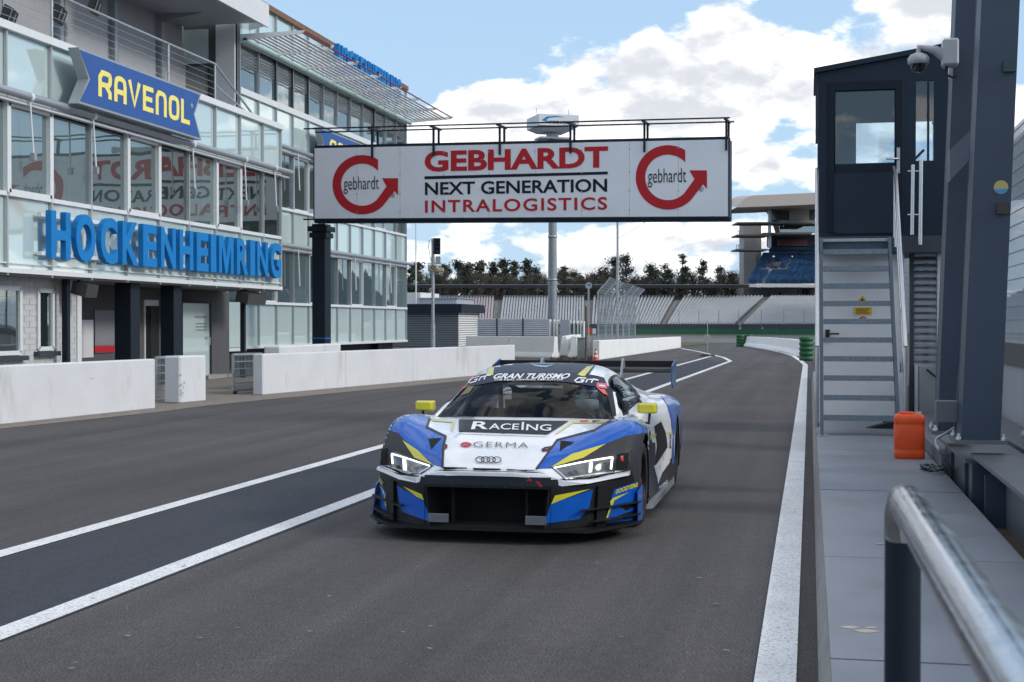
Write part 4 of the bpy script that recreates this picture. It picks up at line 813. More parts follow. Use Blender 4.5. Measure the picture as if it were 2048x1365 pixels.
def pine(x, yt, wpx, D, label, dens=1.0, full=.55, grp='pine trees behind the grandstand'):
    b = far(x, 0, D); top = aD(x, yt, D).z; w = wpx * D / F; e = thing('pine_tree', b, label, 'tree', grp); bend = Vector((random.uniform(-.5, .5), 0, 0))
    pts = [b, b + bend * .5 + GU * top * .5, b + bend + GU * top * .97]; tr = MB(); tr.tube(pts, [.22, .16, .05], 7); cr = MB(); z0 = top * (1 - full); nb = max(5, int(12 * dens))
    for k in range(nb):
        t = (k + random.random()) / nb; z = z0 + (top - z0) * t; ww = w * .46 * (1.0 - .75 * max(0, t - .35) / .65) * random.uniform(.45, 1.05); an = random.uniform(0, 6.28) if k < nb - 1 else 0
        tip = b + bend * (z / top) + GU * (z + random.uniform(-.1, .4)) + Vector((math.cos(an), math.sin(an), 0)) * (ww if k < nb - 1 else 0); base = b + bend * (z / top) + GU * (z - .5)
        tr.tube([base, (base + tip) / 2 - GU * .1, tip], [.07, .05, .03], 5, False); rr = random.uniform(.55, 1.05) * (.35 + w * .13)
        clump(cr, tip, rr * 1.55, int(120 * dens), .21); clump(cr, (tip + base) / 2 + GU * .2, rr * 1.15, int(60 * dens), .20)
    tr.build('trunk', BARK, e); cr.build('crown', random.choice(NEED), e)
def bare(x, yt, wpx, D, label):
    b = far(x, 0, D); top = aD(x, yt, D).z; w = wpx * D / F; e = thing('bare_tree', b, label, 'tree', 'bare brown trees behind the grandstand'); tr = MB(); tr.tube([b, b + GU * top * .6], [.18, .08], 6); cr = MB()
    for k in range(26):
        z = top * random.uniform(.25, .7); an = random.uniform(0, 6.28); L_ = w * .5 * random.uniform(.5, 1); p = b + GU * z; q = p + Vector((math.cos(an) * L_, math.sin(an) * L_, random.uniform(.8, 1.0) * (top - z) * .8)); tr.tube([p, (p + q) / 2 + Vector((0, 0, .3)), q], [.05, .03, .012], 4, False)
        for j in range(34):
            r_ = p.lerp(q, random.uniform(.2, 1.05)); v = Vector((random.gauss(0, .5), random.gauss(0, .5), random.uniform(.1, .9))); cr.bar(r_, r_ + v, .035)
    tr.build('trunk', BARK, e); cr.build('crown', TWIG, e)
random.seed(11)
PINES = [(826, 532, 34, 1), (842, 527, 36, 1.1), (872, 548, 34, 1), (893, 532, 40, 1.2), (915, 524, 44, 1.3), (938, 530, 40, 1.3), (962, 528, 46, 1.3), (985, 531, 40, 1.3), (1008, 520, 46, 1.3), (1030, 527, 40, 1.2), (1054, 525, 40, 1.1), (1075, 540, 34, 1), (1126, 534, 34, 1.1), (1147, 548, 34, 1.1), (1160, 552, 28, .9), (1212, 541, 54, 1.1), (1232, 519, 44, .9), (1253, 513, 46, .9), (1304, 533, 36, 1.3), (1318, 541, 34, 1.2), (1334, 533, 42, .8), (1368, 514, 28, .6), (1372, 541, 38, 1.3), (1406, 527, 36, 1.1), (1438, 534, 38, .8), (1466, 548, 40, 1.1), (1290, 556, 50, 1.1), (1180, 552, 40, 1)]
def zone(x):
    for lim, t in ((866, 'beside the signal pole'), (985, 'above the pink white seats'), (1096, 'left of the display mast'), (1177, 'between display mast and loudspeaker pole'), (1236, 'beside the catch fence mast'), (1300, 'behind the catch fence top'), (1400, 'above the middle white seats')):
        if x < lim: return t
    return 'next to the concrete stair tower'
for i, (x, yt, w, dn) in enumerate(PINES):
    lk = ('tall ' if yt < 528 else 'low ' if yt > 540 else '') + ('dense dark pine' if dn > 1.15 else 'dark green pine' if dn >= 1 else 'open crowned pine')
    pine(x, yt, w, 262 + (i * 7) % 34, lk + ' rising ' + zone(x) if x != 1368 else 'slim sparse pine with a bare trunk rising above its neighbours', dn, .62 if dn > 1 else .48, 'pine trees behind the grandstand' if x != 1368 else None)
for i, x in enumerate((850, 880, 905, 930, 955, 980, 1000, 1022, 1045, 1070, 1090, 1130, 1160, 1190, 1215, 1262, 1280, 1300, 1330, 1350, 1390, 1420, 1450, 1475)): yt = random.uniform(530, 556); w = random.uniform(34, 52); bare(x, yt, w, 258 + (i * 5) % 20, ('tall ' if yt < 541 else 'short ' if yt > 549 else '') + ('broad ' if w > 44 else '') + 'bare brown broadleaf tree ' + zone(x))
g = MB(); random.seed(5)
for k in range(6000):
    x = random.uniform(805, 1490); p = far(x, random.uniform(3, 9.3 + 1.2 * math.sin(x * .05) + .7 * math.sin(x * .21)), random.uniform(285, 310)); clump(g, p, .6, 2, .32)
setting('far_wood', g, mat('far_wood', (.075, .072, .056), .95, var=.35, vscale=.5), 'brown far wood behind the single pines', 'stuff')
# ================================================================ racing car
XC, Y0C = -2.24, 9.95
def cw(p, s=1): return Vector((XC + s * p[0], Y0C + p[1], p[2]))
CAR = thing('racing_car', (XC, Y0C + 2.3, 0), 'blue, white and black racing car with yellow mirrors driving down the pit lane', 'car')
P_W = mat('car_white', (.80, .81, .83), .28, var=.02, coat=.6); P_B = mat('car_blue', (.001, .090, .44), .25, var=.04, vscale=3, coat=.35, spec=.3); P_G = mat('car_dark_grey', (.032, .033, .037), .5, var=.06, spec=.3); P_K = mat('car_black', (.008, .009, .011), .45, var=.08, spec=.25)
P_Y = mat('car_yellow', (.62, .56, .025), .32, var=.03, coat=.5); CARB = mat('carbon_black', (.009, .010, .012), .45, spec=.3, var=.15, vscale=40); PIT_ = mat('car_void', (.004, .004, .005), .9, var=0); P_S = mat('car_silver', (.30, .32, .35), .3, .3, var=.05); TXW = mat('decal_white', (.80, .80, .80), .35, var=.02); ORR = mat('decal_orange', (.70, .10, .04), .35, var=.03); RDD = mat('decal_red', (.50, .02, .03), .35, var=.03); NVY = mat('decal_navy', (.010, .018, .042), .4, var=.05, spec=.25)
def cr4(a, b, c, d, t): return b + (c - a) * (.5 * t) + (a * 2 - b * 5 + c * 4 - d) * (.5 * t * t) + (b * 3 - a - c * 3 + d) * (.5 * t ** 3)
def crow(p, n):
    m = len(p); out = []
    for i in range(m - 1):
        A_, B_, C_, D_ = p[max(i - 1, 0)], p[i], p[i + 1], p[min(i + 2, m - 1)]
        if i == 0: A_ = B_ * 2 - C_
        if i == m - 2: D_ = C_ * 2 - B_
        for k in range(n): out.append(cr4(A_, B_, C_, D_, k / n))
    return out + [p[-1]]
def upgrid(g_, nr, nc):
    rows = [crow([Vector(p) for p in r], nc) for r in g_]; cols = [crow([r[j] for r in rows], nr) for j in range(len(rows[0]))]
    return [[cols[j][i] for j in range(len(cols))] for i in range(len(cols[0]))]
GB = [
 [(0, -.13, .515), (.2, -.115, .515), (.36, -.06, .507), (.52, -.02, .462), (.68, .12, .462), (.84, .33, .475), (.945, .42, .48), (.975, .47, .40), (.985, .50, .26), (.98, .50, .12)],
 [(0, -.10, .545), (.2, -.085, .545), (.345, -.05, .537), (.46, .03, .53), (.64, .18, .555), (.835, .34, .585), (.945, .43, .575), (.985, .50, .45), (.99, .54, .28), (.985, .54, .12)],
 [(0, .08, .612), (.2, .085, .613), (.37, .09, .614), (.51, .16, .615), (.68, .30, .652), (.85, .455, .69), (.955, .53, .66), (1.0, .58, .50), (1.0, .60, .30), (.99, .60, .12)],
 [(0, .28, .688), (.2, .28, .69), (.365, .28, .69), (.52, .32, .683), (.69, .44, .725), (.865, .58, .77), (.965, .64, .725), (1.005, .68, .55), (1.005, .68, .32), (.995, .68, .12)],
 [(0, .46, .738), (.2, .46, .74), (.36, .46, .745), (.54, .51, .738), (.70, .60, .778), (.87, .72, .818), (.975, .78, .772), (1.01, .80, .60), (1.01, .80, .34), (1.0, .80, .12)],
 [(0, .68, .785), (.2, .69, .788), (.38, .71, .79), (.56, .76, .782), (.71, .85, .80), (.872, .95, .838), (.98, .98, .79), (1.01, 1.0, .62), (1.01, 1.0, .36), (1.0, 1.0, .12)],
 [(0, .93, .828), (.2, .95, .828), (.4, 1.01, .822), (.58, 1.10, .812), (.725, 1.22, .805), (.865, 1.20, .825), (.975, 1.20, .775), (1.0, 1.22, .60), (1.0, 1.22, .36), (1.0, 1.22, .12)],
 [(0, 1.35, .80), (.2, 1.36, .80), (.42, 1.40, .80), (.62, 1.42, .80), (.775, 1.46, .806), (.86, 1.46, .79), (.925, 1.45, .72), (.94, 1.45, .55), (.95, 1.45, .34), (.97, 1.45, .12)],
 [(0, 1.8, .80), (.2, 1.8, .80), (.42, 1.8, .80), (.62, 1.8, .80), (.80, 1.8, .815), (.87, 1.8, .78), (.895, 1.8, .68), (.885, 1.8, .52), (.905, 1.8, .32), (.97, 1.8, .12)],
 [(0, 2.3, .82), (.2, 2.3, .82), (.42, 2.3, .82), (.62, 2.3, .82), (.80, 2.3, .838), (.88, 2.3, .80), (.91, 2.3, .70), (.90, 2.3, .52), (.92, 2.3, .32), (.97, 2.3, .12)],
 [(0, 2.75, .85), (.2, 2.75, .85), (.42, 2.75, .85), (.62, 2.75, .85), (.80, 2.75, .857), (.90, 2.75, .825), (.95, 2.75, .73), (.95, 2.75, .55), (.95, 2.75, .33), (.975, 2.75, .12)],
 [(0, 3.15, .90), (.2, 3.15, .90), (.42, 3.15, .89), (.62, 3.15, .89), (.78, 3.15, .885), (.91, 3.15, .85), (.985, 3.15, .76), (1.0, 3.15, .58), (1.0, 3.15, .36), (.99, 3.15, .12)],
 [(0, 3.7, .92), (.2, 3.7, .92), (.42, 3.7, .91), (.60, 3.7, .895), (.74, 3.7, .885), (.89, 3.7, .862), (.995, 3.7, .775), (1.015, 3.7, .60), (1.015, 3.7, .36), (1.0, 3.7, .12)],
 [(0, 4.15, .89), (.2, 4.15, .89), (.42, 4.15, .885), (.58, 4.15, .88), (.70, 4.15, .875), (.87, 4.15, .85), (.98, 4.15, .77), (1.005, 4.15, .60), (1.0, 4.15, .38), (.98, 4.15, .2)],
 [(0, 4.5, .85), (.2, 4.5, .85), (.40, 4.5, .85), (.55, 4.5, .85), (.66, 4.5, .85), (.84, 4.5, .82), (.94, 4.5, .75), (.96, 4.5, .60), (.95, 4.5, .42), (.93, 4.5, .25)]]
UR, UC = 10, 7; UG = upgrid(GB, UR, UC)
TGT = []                      # (verts, faces) of painted surfaces that carry livery
def car_grid(name, m, grid, cut=None, side=0):
    """mirror a half grid; cut(i,j,centre) drops faces"""
    mb = MB()
    for s in ((1, -1) if side == 0 else (side,)):
        nr, nc = len(grid), len(grid[0]); vs = [cw(p, s) for r in grid for p in r]; fs = []
        for i in range(nr - 1):
            for j in range(nc - 1):
                if cut and cut(i, j, grid[i][j] * .25 + grid[i + 1][j] * .25 + grid[i][j + 1] * .25 + grid[i + 1][j + 1] * .25): continue
                q = (i * nc + j, i * nc + j + 1, (i + 1) * nc + j + 1, (i + 1) * nc + j); fs.append(q if s < 0 else q[::-1])
        mb.add(vs, fs, True)
    o = mb.build(name, m, CAR); bm = bmesh.new(); bm.from_mesh(o.data); bmesh.ops.remove_doubles(bm, verts=bm.verts, dist=2e-4)
    bmesh.ops.delete(bm, geom=[v for v in bm.verts if not v.link_faces], context='VERTS'); bmesh.ops.recalc_face_normals(bm, faces=bm.faces); cc_ = Vector((XC, Y0C + 2.0, .4)) - Vector(o['_o'])
    if sum(f.normal.dot((f.calc_center_median() - cc_).normalized()) * f.calc_area() for f in bm.faces) < 0: bmesh.ops.reverse_faces(bm, faces=bm.faces[:])
    bm.to_mesh(o.data); bm.free()
    TGT.append((mb.v, mb.f)); return o
ARCH = ((1.0, .335, .375), (3.70, .335, .385))
for i in range(len(UG)):      # pull grid points near each wheel opening onto its rim
    for j in range(6 * UC, len(UG[0])):
        p = UG[i][j]
        for (av, az_, ar) in ARCH:
            d = math.hypot(p.y - av, p.z - az_)
            if abs(d - ar) < .034 and d > .01: k = ar / d; p.y = av + (p.y - av) * k; p.z = az_ + (p.z - az_) * k
def body_cut(i, j, c):
    if j >= 6 * UC - 2 and any(math.hypot(c.y - a, c.z - b) < r for a, b, r in ARCH): return True
    return 6 * UR <= i < 11 * UR and j < 4 * UC
BS = car_grid('body_shell', P_W, UG, body_cut)
BS.data.materials.append(P_B); BS.data.materials.append(P_G); _og = Vector(BS['_o'])
for f in BS.data.polygons:      # rear quarters blue, bumper flanks dark grey
    c = f.center + _og; u_, v_ = abs(c.x - XC), c.y - Y0C
    if v_ > 3.22 + .25 * max(0, .8 - c.z) and u_ > .865: f.material_index = 1
    elif v_ < 1.2 and u_ > .955 and c.z < .76: f.material_index = 2
    elif 1.2 < v_ < 3.3 and c.z < .34: f.material_index = 2
# greenhouse
WS = [[(0, .93, .830), (.2, .95, .830), (.4, 1.01, .824), (.58, 1.10, .814), (.722, 1.225, .806)], [(0, 1.19, .965), (.2, 1.205, .963), (.395, 1.26, .952), (.555, 1.335, .935), (.668, 1.43, .912)], [(0, 1.45, 1.075), (.2, 1.46, 1.072), (.388, 1.505, 1.06), (.52, 1.56, 1.04), (.612, 1.635, 1.014)], [(0, 1.70, 1.155), (.2, 1.71, 1.152), (.38, 1.74, 1.145), (.48, 1.78, 1.132), (.556, 1.84, 1.11)]]
RF = [WS[3], [(0, 2.0, 1.202), (.2, 2.0, 1.20), (.38, 2.03, 1.19), (.485, 2.07, 1.175), (.556, 2.1, 1.15)], [(0, 2.4, 1.215), (.2, 2.4, 1.213), (.37, 2.4, 1.202), (.475, 2.4, 1.18), (.55, 2.4, 1.145)], [(0, 2.8, 1.19), (.2, 2.8, 1.186), (.36, 2.8, 1.17), (.46, 2.8, 1.145), (.53, 2.8, 1.11)], [(0, 3.2, 1.12), (.2, 3.2, 1.115), (.35, 3.2, 1.10), (.44, 3.2, 1.07), (.50, 3.2, 1.03)], [(0, 3.7, 1.0), (.2, 3.7, .995), (.34, 3.7, .985), (.43, 3.7, .97), (.50, 3.7, .94)]]
SDG = [(.722, 1.225, .806), (.668, 1.43, .912), (.612, 1.635, 1.014), (.556, 1.84, 1.11), (.556, 2.1, 1.15), (.55, 2.4, 1.145), (.53, 2.8, 1.11), (.50, 3.2, 1.03), (.50, 3.7, .94)]
BLT = [(.727, 1.235, .806), (.765, 1.43, .806), (.79, 1.635, .81), (.80, 1.84, .815), (.803, 2.1, .828), (.80, 2.4, .842), (.797, 2.8, .860), (.775, 3.2, .886), (.74, 3.7, .885)]
SG = [[Vector(a).lerp(Vector(b), t) + Vector((.022 * math.sin(math.pi * t), 0, .012 * math.sin(math.pi * t))) for t in (0, .33, .67, 1)] for a, b in zip(SDG, BLT)]
WSG = clear_glass('windscreen_glass', (.85, .90, .93), .02, .42)
car_grid('windscreen', WSG, upgrid(WS, 8, 8)); car_grid('roof', P_W, upgrid(RF, 8, 8)); SU = upgrid(SG, 8, 6); wcut = lambda i, j, c: 10 <= i < 46 and 3 <= j < 15
for s_ in (1, -1):
    CS = car_grid('cabin_side', P_W, SU, wcut, side=s_); CS.data.materials.append(P_K); _og = Vector(CS['_o']); _w = [cw(SU[i][j], s_) for i in range(10, 47) for j in range(3, 16)]
    for f in CS.data.polygons:
        c = f.center + _og
        if min((c - q).length for q in _w) < .026: f.material_index = 1
    car_grid('side_window', clear_glass('side_clear', (.55, .60, .63), .05, .6), SU, lambda i, j, c: not wcut(i, j, c), side=s_)
# nose: lower fascia, lip, grille, splitter
FU = [(.45, -.125), (.53, -.07), (.62, .01), (.72, .095), (.82, .215), (.92, .36), (.985, .50), (.992, .58)]
FG = [[(u - (.035 if k_ == 0 else 0) * (.462 - z) / .34, v + dv, z) for k_, (u, v) in enumerate(FU)] for (z, dv) in ((.462, .012), (.40, .0), (.30, -.006), (.20, -.012), (.118, -.02))]
car_grid('bumper_corner', P_K, upgrid(FG, 5, 5), side=1); car_grid('bumper_corner', P_K, upgrid(FG, 5, 5), side=-1)
def strip3(name, m, up, lo, th, par=None, both=(1, -1)):
    U = crow([Vector(p) for p in up], 1); L_ = crow([Vector(p) for p in lo], 1); mb = MB()
    for s in both:
        rows = []
        for q_, (a, b) in enumerate(zip(U, L_)):
            f = Vector((0, -(th[q_] if isinstance(th, list) else th), 0)); rows.append([cw(a, s), cw(a + f + Vector((0, 0, -.004)), s), cw(b + f + Vector((0, 0, .004)), s), cw(b, s)])
        mb.grid(rows if s > 0 else rows[::-1], False)
        mb.add(rows[-1], [(0, 1, 2, 3) if s > 0 else (3, 2, 1, 0)])
    o = mb.build(name, m, par or CAR); return o
strip3('front_lip', P_W, [(0, -.135, .512), (.2, -.12, .511), (.37, -.07, .503), (.42, -.055, .492), (.545, -.03, .455), (.70, .11, .452), (.84, .315, .468), (.952, .42, .484)], [(0, -.135, .480), (.2, -.12, .478), (.36, -.08, .468), (.41, -.065, .455), (.53, -.035, .410), (.70, .10, .420), (.84, .31, .438), (.955, .42, .455)], [.03, .03, .03, .03, .045, .06, .105, .10])
GRL = mat('grille_navy', (.012, .018, .030), .45, var=.1)
mb = MB(); mb.grid([[cw((u, -.125 + .02 * abs(u) ** 2, z)) for u in (-.46, -.3, 0, .3, .46)] for z in (.478, .41)]); mb.build('grille_panel', GRL, CAR); TGT.append((mb.v, mb.f))
mb = MB(); mb.box(cw((-.455, -.135, .395)), cw((.455, -.115, .415))); mb.build('grille_bar', CARB, CAR)
mb = MB(); mb.add([cw(p) for p in ((-.46, -.12, .41), (.46, -.12, .41), (.46, -.13, .115), (-.46, -.13, .115), (-.36, .12, .39), (.36, .12, .39), (.36, .12, .13), (-.36, .12, .13))], [(4, 5, 1, 0), (5, 6, 2, 1), (6, 7, 3, 2), (7, 4, 0, 3), (4, 7, 6, 5)]); mb.build('grille_recess', PIT_, CAR)
for u in (-.27, .27): MB().box(cw((u - .010, -.04, .12)), cw((u + .010, .02, .40))).build('grille_strut', PIT_, CAR)
mesh_m = MB()
for k in range(33): u = -.38 + k * .024; mesh_m.bar(cw((u, .10, .13)), cw((u, .10, .39)), .004)
for k in range(11): z = .14 + k * .024; mesh_m.bar(cw((-.38, .098, z)), cw((.38, .098, z)), .004)
mesh_m.build('grille_mesh', PIT_, CAR, kind='stuff')
for s in (-1, 1):
    mb = MB()
    for k in range(7): mb.obox(cw((s * (.355), -.135, .150 + k * .0085)), (.075, 0, 0), (0, .006, .002), (0, 0, .0028))
    mb.build('intake_louvre', mat('louvre_silver', (.22, .23, .25), .4, .4), CAR)
for k in range(7): MB().lathe(cw((-.39 + k * .13, -.136, .405)), (0, -1, 0), [(0, .004), (.006, .004), (.006, 0)], 8).build('bolt', P_G, CAR)
SP = [(0, -.165), (.40, -.16), (.60, -.115), (.713, -.045), (.80, .03), (.93, .20), (1.02, .37), (1.035, .44), (1.03, .62), (.70, .66), (0, .66)]; SZ = [.094, .094, .092, .080, .088, .094, .098, .098, .09, .08, .085]
for nm, dz, m in (('splitter', 0, CARB),):
    mb = MB()
    for s in (1, -1):
        n = len(SP); top = [cw((u, v, z + .022), s) for (u, v), z in zip(SP, SZ)]; bot = [cw((u, v, z), s) for (u, v), z in zip(SP, SZ)]; f = [tuple(range(n)), tuple(range(2 * n - 1, n - 1, -1))] + [(i, i + n, (i + 1) % n + n, (i + 1) % n) for i in range(n)]
        mb.add(top + bot, f if s > 0 else [q[::-1] for q in f])
    mb.build(nm, m, CAR)
for s in (-1, 1):
    for (z, pts) in ((.235, [(.66, -.06), (.80, .10), (.97, .34), (1.03, .44), (1.02, .52), (.95, .44), (.78, .18), (.66, .05)]), (.15, [(.74, .0), (.86, .12), (.99, .34), (1.03, .44), (1.02, .52), (.9, .36), (.74, .12)])):
        mb = MB(); p = [cw((u, v, z + .04 * max(0, u - .66)), s) for u, v in pts]; mb.prism(p, (0, 0, .009)); mb.build('canard', CARB, CAR)
    mb = MB(); mb.prism([cw((1.012, .40, .10), s), cw((1.014, .62, .10), s), cw((1.014, .62, .36), s), cw((1.0, .46, .33), s)], (s * .008, 0, 0)); mb.build('dive_plate', P_B, CAR)
    mb = MB(); mb.prism([cw((.74, .10, .11), s), cw((.80, .17, .11), s), cw((.80, .19, .40), s), cw((.75, .13, .40), s)], (s * .012, -.02, 0)); mb.build('duct_vane', P_K, CAR)
# inner dark shells: arches, floor, rear
for (av, az_, ar) in ARCH:
    for s in (-1, 1):
        rows = [[cw((u, av + (ar + .012) * math.cos(a), az_ + (ar + .012) * math.sin(a)), s) for u in (.50, .75, .985)] for a in [R(-25 + 230 * k / 20) for k in range(21)]]; mb = MB(); mb.grid(rows); mb.add([cw((.5, av + (ar + .012) * math.cos(R(a)), az_ + (ar + .012) * math.sin(R(a))), s) for a in range(-25, 206, 10)], [tuple(range(24))]); mb.build('wheel_well', PIT_, CAR)
mb = MB(); mb.box(cw((-.90, .15, .075)), cw((.90, 4.5, .085))); mb.build('floor', PIT_, CAR)
mb = MB(); mb.box(cw((-.84, 4.40, .25)), cw((.84, 4.44, .78))); mb.build('rear_panel', P_K, CAR)
for s in (-1, 1): mb = MB(); mb.prism([cw((.96, 1.40, .075), s), cw((1.01, 1.46, .075), s), cw((1.01, 3.28, .075), s), cw((.96, 3.28, .075), s)], (0, 0, .05)); mb.build('side_skirt', P_S, CAR)
# wheels
TYR = mat('tyre_rubber', (.014, .014, .015), .75, var=.2, vscale=30); RIM = mat('rim_dark', (.02, .02, .022), .35, .6, var=.1)
for (v, r, w) in ((1.0, .335, .30), (3.70, .345, .31)):
    for s in (-1, 1):
        c = cw((.985 - w / 2, v, r), s); wh = bpy.data.objects.new('wheel', None); COL.objects.link(wh); wh.parent = CAR; wh['_o'] = CAR['_o']; ax = Vector((s, 0, 0)); h = w / 2
        t_ = MB().lathe(c, ax, [(.235, -h), (r - .03, -h), (r - .008, -h + .03), (r, -h + .06), (r, h - .06), (r - .008, h - .03), (r - .035, h - .004), (.245, h), (.232, h - .01)], 48).build('tyre', TYR, wh)
        rm = MB().lathe(c, ax, [(.234, h - .012), (.222, h - .03), (.215, .02), (.215, -h)], 40).build('rim', RIM, wh)
        for k in range(10):
            a = R(36 * k); d0 = Vector((0, math.cos(a), math.sin(a))); tg = Vector((0, -math.sin(a), math.cos(a))); MB().obox(c + ax * (h - .05) + d0 * .135, d0 * .085, tg * .014, ax * .018).build('spoke', RIM, rm)
        MB().lathe(c, ax, [(0, h - .02), (.03, h - .02), (.055, h - .035), (.06, h - .07)], 16).build('hub', mat('hub_red', (.20, .02, .02), .4, .3), rm); MB().lathe(c, ax, [(.19, h - .12), (.09, h - .12)], 24).build('brake_disc', STEEL, wh)
# mirrors
for s, cpx in ((-1, (400, 395)), (1, (1730, 410))):
    c = cw((.945 if s > 0 else .925, 1.60, .872), s); hx, hy, hz = .080, .055, .042; rows = []
    for (t, k) in ((-1, .70), (-.6, .95), (0, 1.0), (.7, .98), (1, .90)): rows.append([c + Vector((hx * k * a, hy * t, hz * k * b)) for a, b in ((-1, -.75), (-.85, -1), (.85, -1), (1, -.75), (1.0, .8), (.85, 1), (-.85, 1), (-1, .8), (-1, -.75))])
    mb = MB(); mb.grid(rows, False); mb.poly(rows[0][:-1][::-1]); o = mb.build('mirror', P_Y, CAR); mb = MB(); mb.poly([p + Vector((0, .001, 0)) for p in rows[-1][:-1]]); mb.build('mirror_glass', glassy('mirror_silver', (.1, .1, .1), .8), o)
    MB().tube([c + Vector((s * .02, 0, -hz)), c + Vector((s * .015, -.02, -.12)), cw((.87, 1.42, .775), s)], .011, 8).build('mirror_arm', P_K, o)
# rear wing
mb = MB(); sec = [(0, 0), (.04, .022), (.16, .034), (.30, .036), (.38, .048), (.37, .030), (.28, .012), (.14, -.004), (.04, -.012)]
vs = []
for u in (-.90, .90): vs += [cw((u, 4.12 + a, 1.09 + b)) for a, b in sec]
n = len(sec); mb.add(vs, [tuple(range(n)), tuple(range(2 * n - 1, n - 1, -1))] + [(i, i + n, (i + 1) % n + n, (i + 1) % n) for i in range(n)]); RWG = mb.build('rear_wing', CARB, CAR)
mb = MB(); mb.bar(cw((-.90, 4.46, 1.125)), cw((.90, 4.46, 1.125)), .05, .12); mb.build('wing_flap', CARB, RWG)
for s in (-1, 1):
    mb = MB(); mb.prism([cw((.90, 4.06, .98), s), cw((.90, 4.10, 1.14), s), cw((.90, 4.46, 1.20), s), cw((.90, 4.54, 1.14), s), cw((.90, 4.50, .93), s), cw((.90, 4.20, .92), s)], (s * .012, 0, 0)); mb.build('wing_endplate', mat('wing_blue', (.01, .06, .17), .35, coat=.3), RWG)
    mb = MB(); mb.prism([cw((.40, 4.10, .86), s), cw((.40, 4.02, 1.05), s), cw((.40, 4.16, 1.20), s), cw((.40, 4.22, 1.215), s), cw((.40, 4.34, 1.09), s), cw((.40, 4.22, 1.09), s), cw((.40, 4.12, 1.06), s), cw((.40, 4.28, .86), s)], (s * .02, 0, 0)); mb.build('wing_strut', P_S, RWG)
# cockpit
IN = mat('cockpit_black', (.010, .011, .013), .75, var=.2)
mb = MB(); mb.box(cw((-.72, .85, .14)), cw((.72, 3.1, .16))); mb.box(cw((-.74, 1.3, .15)), cw((-.71, 3.1, .79))); mb.box(cw((.71, 1.3, .15)), cw((.74, 3.1, .79))); mb.box(cw((-.48, 3.02, .15)), cw((.48, 3.1, .96))); mb.build('cockpit_tub', IN, CAR)
mb = MB(); mb.grid([[cw((u, v + .28 * (abs(u) / .7) ** 2, z)) for u in (-.70, -.45, -.2, 0, .2, .45, .70)] for v, z in ((.94, .80), (1.15, .795), (1.40, .775), (1.45, .70), (1.45, .5))]); mb.build('dashboard', IN, CAR)
CG_ = mat('cage_grey', (.05, .055, .06), .5)
for pts in ([(-.60, 1.45, .80), (-.52, 1.85, 1.06), (-.50, 2.6, 1.08), (-.55, 2.9, .6)], [(.60, 1.45, .80), (.52, 1.85, 1.06), (.50, 2.6, 1.08), (.55, 2.9, .6)], [(-.52, 1.87, 1.06), (.52, 1.87, 1.06)], [(-.50, 2.6, 1.08), (.50, 2.6, 1.08)], [(-.50, 2.6, 1.07), (.40, 2.9, .45)], [(-.52, 1.87, 1.05), (0, 2.6, 1.09)]): MB().tube([cw(p) for p in pts], .022, 8).build('roll_cage_bar', CG_, CAR)
mb = MB(); mb.obox(cw((.36, 2.62, .62)), (.23, 0, 0), (0, .06, .02), (0, -.1, .36)); mb.obox(cw((.36, 2.35, .30)), (.23, 0, 0), (0, .28, 0), (0, 0, .08)); mb.obox(cw((.13, 2.52, .88)), (.02, 0, 0), (0, .12, 0), (0, 0, .13)); mb.obox(cw((.59, 2.52, .88)), (.02, 0, 0), (0, .12, 0), (0, 0, .13)); mb.build('seat', IN, CAR)
tor = []
for k in range(25): a = R(15 * k); tor.append(cw((.36 + .14 * math.cos(a), 1.72 - .04 * math.sin(a), .74 + .10 * math.sin(a))))
MB().tube(tor, .016, 8, False).build('steering_wheel', IN, CAR)
mb = MB(); mb.poly([cw(p) for p in ((-.10, 2.2, .55), (.02, 2.3, .85), (.06, 2.3, .55))]); 
# livery: traced outlines projected onto the body surfaces
_tv, _tf = [], []
for v, f in TGT: k = len(_tv); _tv += v; _tf += [tuple(i + k for i in q) for q in f]
BV = BVHTree.FromPolygons(_tv, _tf, epsilon=1e-6)
_acc = {}; _key = [(round(v.x, 4), round(v.y, 4), round(v.z, 4)) for v in _tv]
for f in _tf:
    n = (_tv[f[1]] - _tv[f[0]]).cross(_tv[f[2]] - _tv[f[0]]) if len(f) < 4 else (_tv[f[2]] - _tv[f[0]]).cross(_tv[f[3]] - _tv[f[1]])
    if n.length > 0 and n.dot(_tv[f[0]] - (Vector((XC, Y0C + 2.0, .45)))) < 0: n = -n
    for i in f: _acc[_key[i]] = _acc.get(_key[i], Vector((0, 0, 0))) + n
def near(p):
    h, n, idx, dist = BV.find_nearest(p); w = Vector((0, 0, 0))
    for i in _tf[idx]: k = _acc[_key[i]]; w += k.normalized() / ((_tv[i] - h).length + 1e-4) if k.length > 0 else k
    w = w.normalized() if w.length > 0 else n
    return h, (w if w.dot(n if n.dot(EYE - h) > 0 else -n) > .2 else (n if n.dot(EYE - h) > 0 else -n))
c1 = lambda p: (720 + p[0] / 3.01176, 680 + p[1] / 3.01176); c5 = lambda p: (1040 + p[0] / 4.55, 780 + p[1] / 4.55)
_lay = [0]
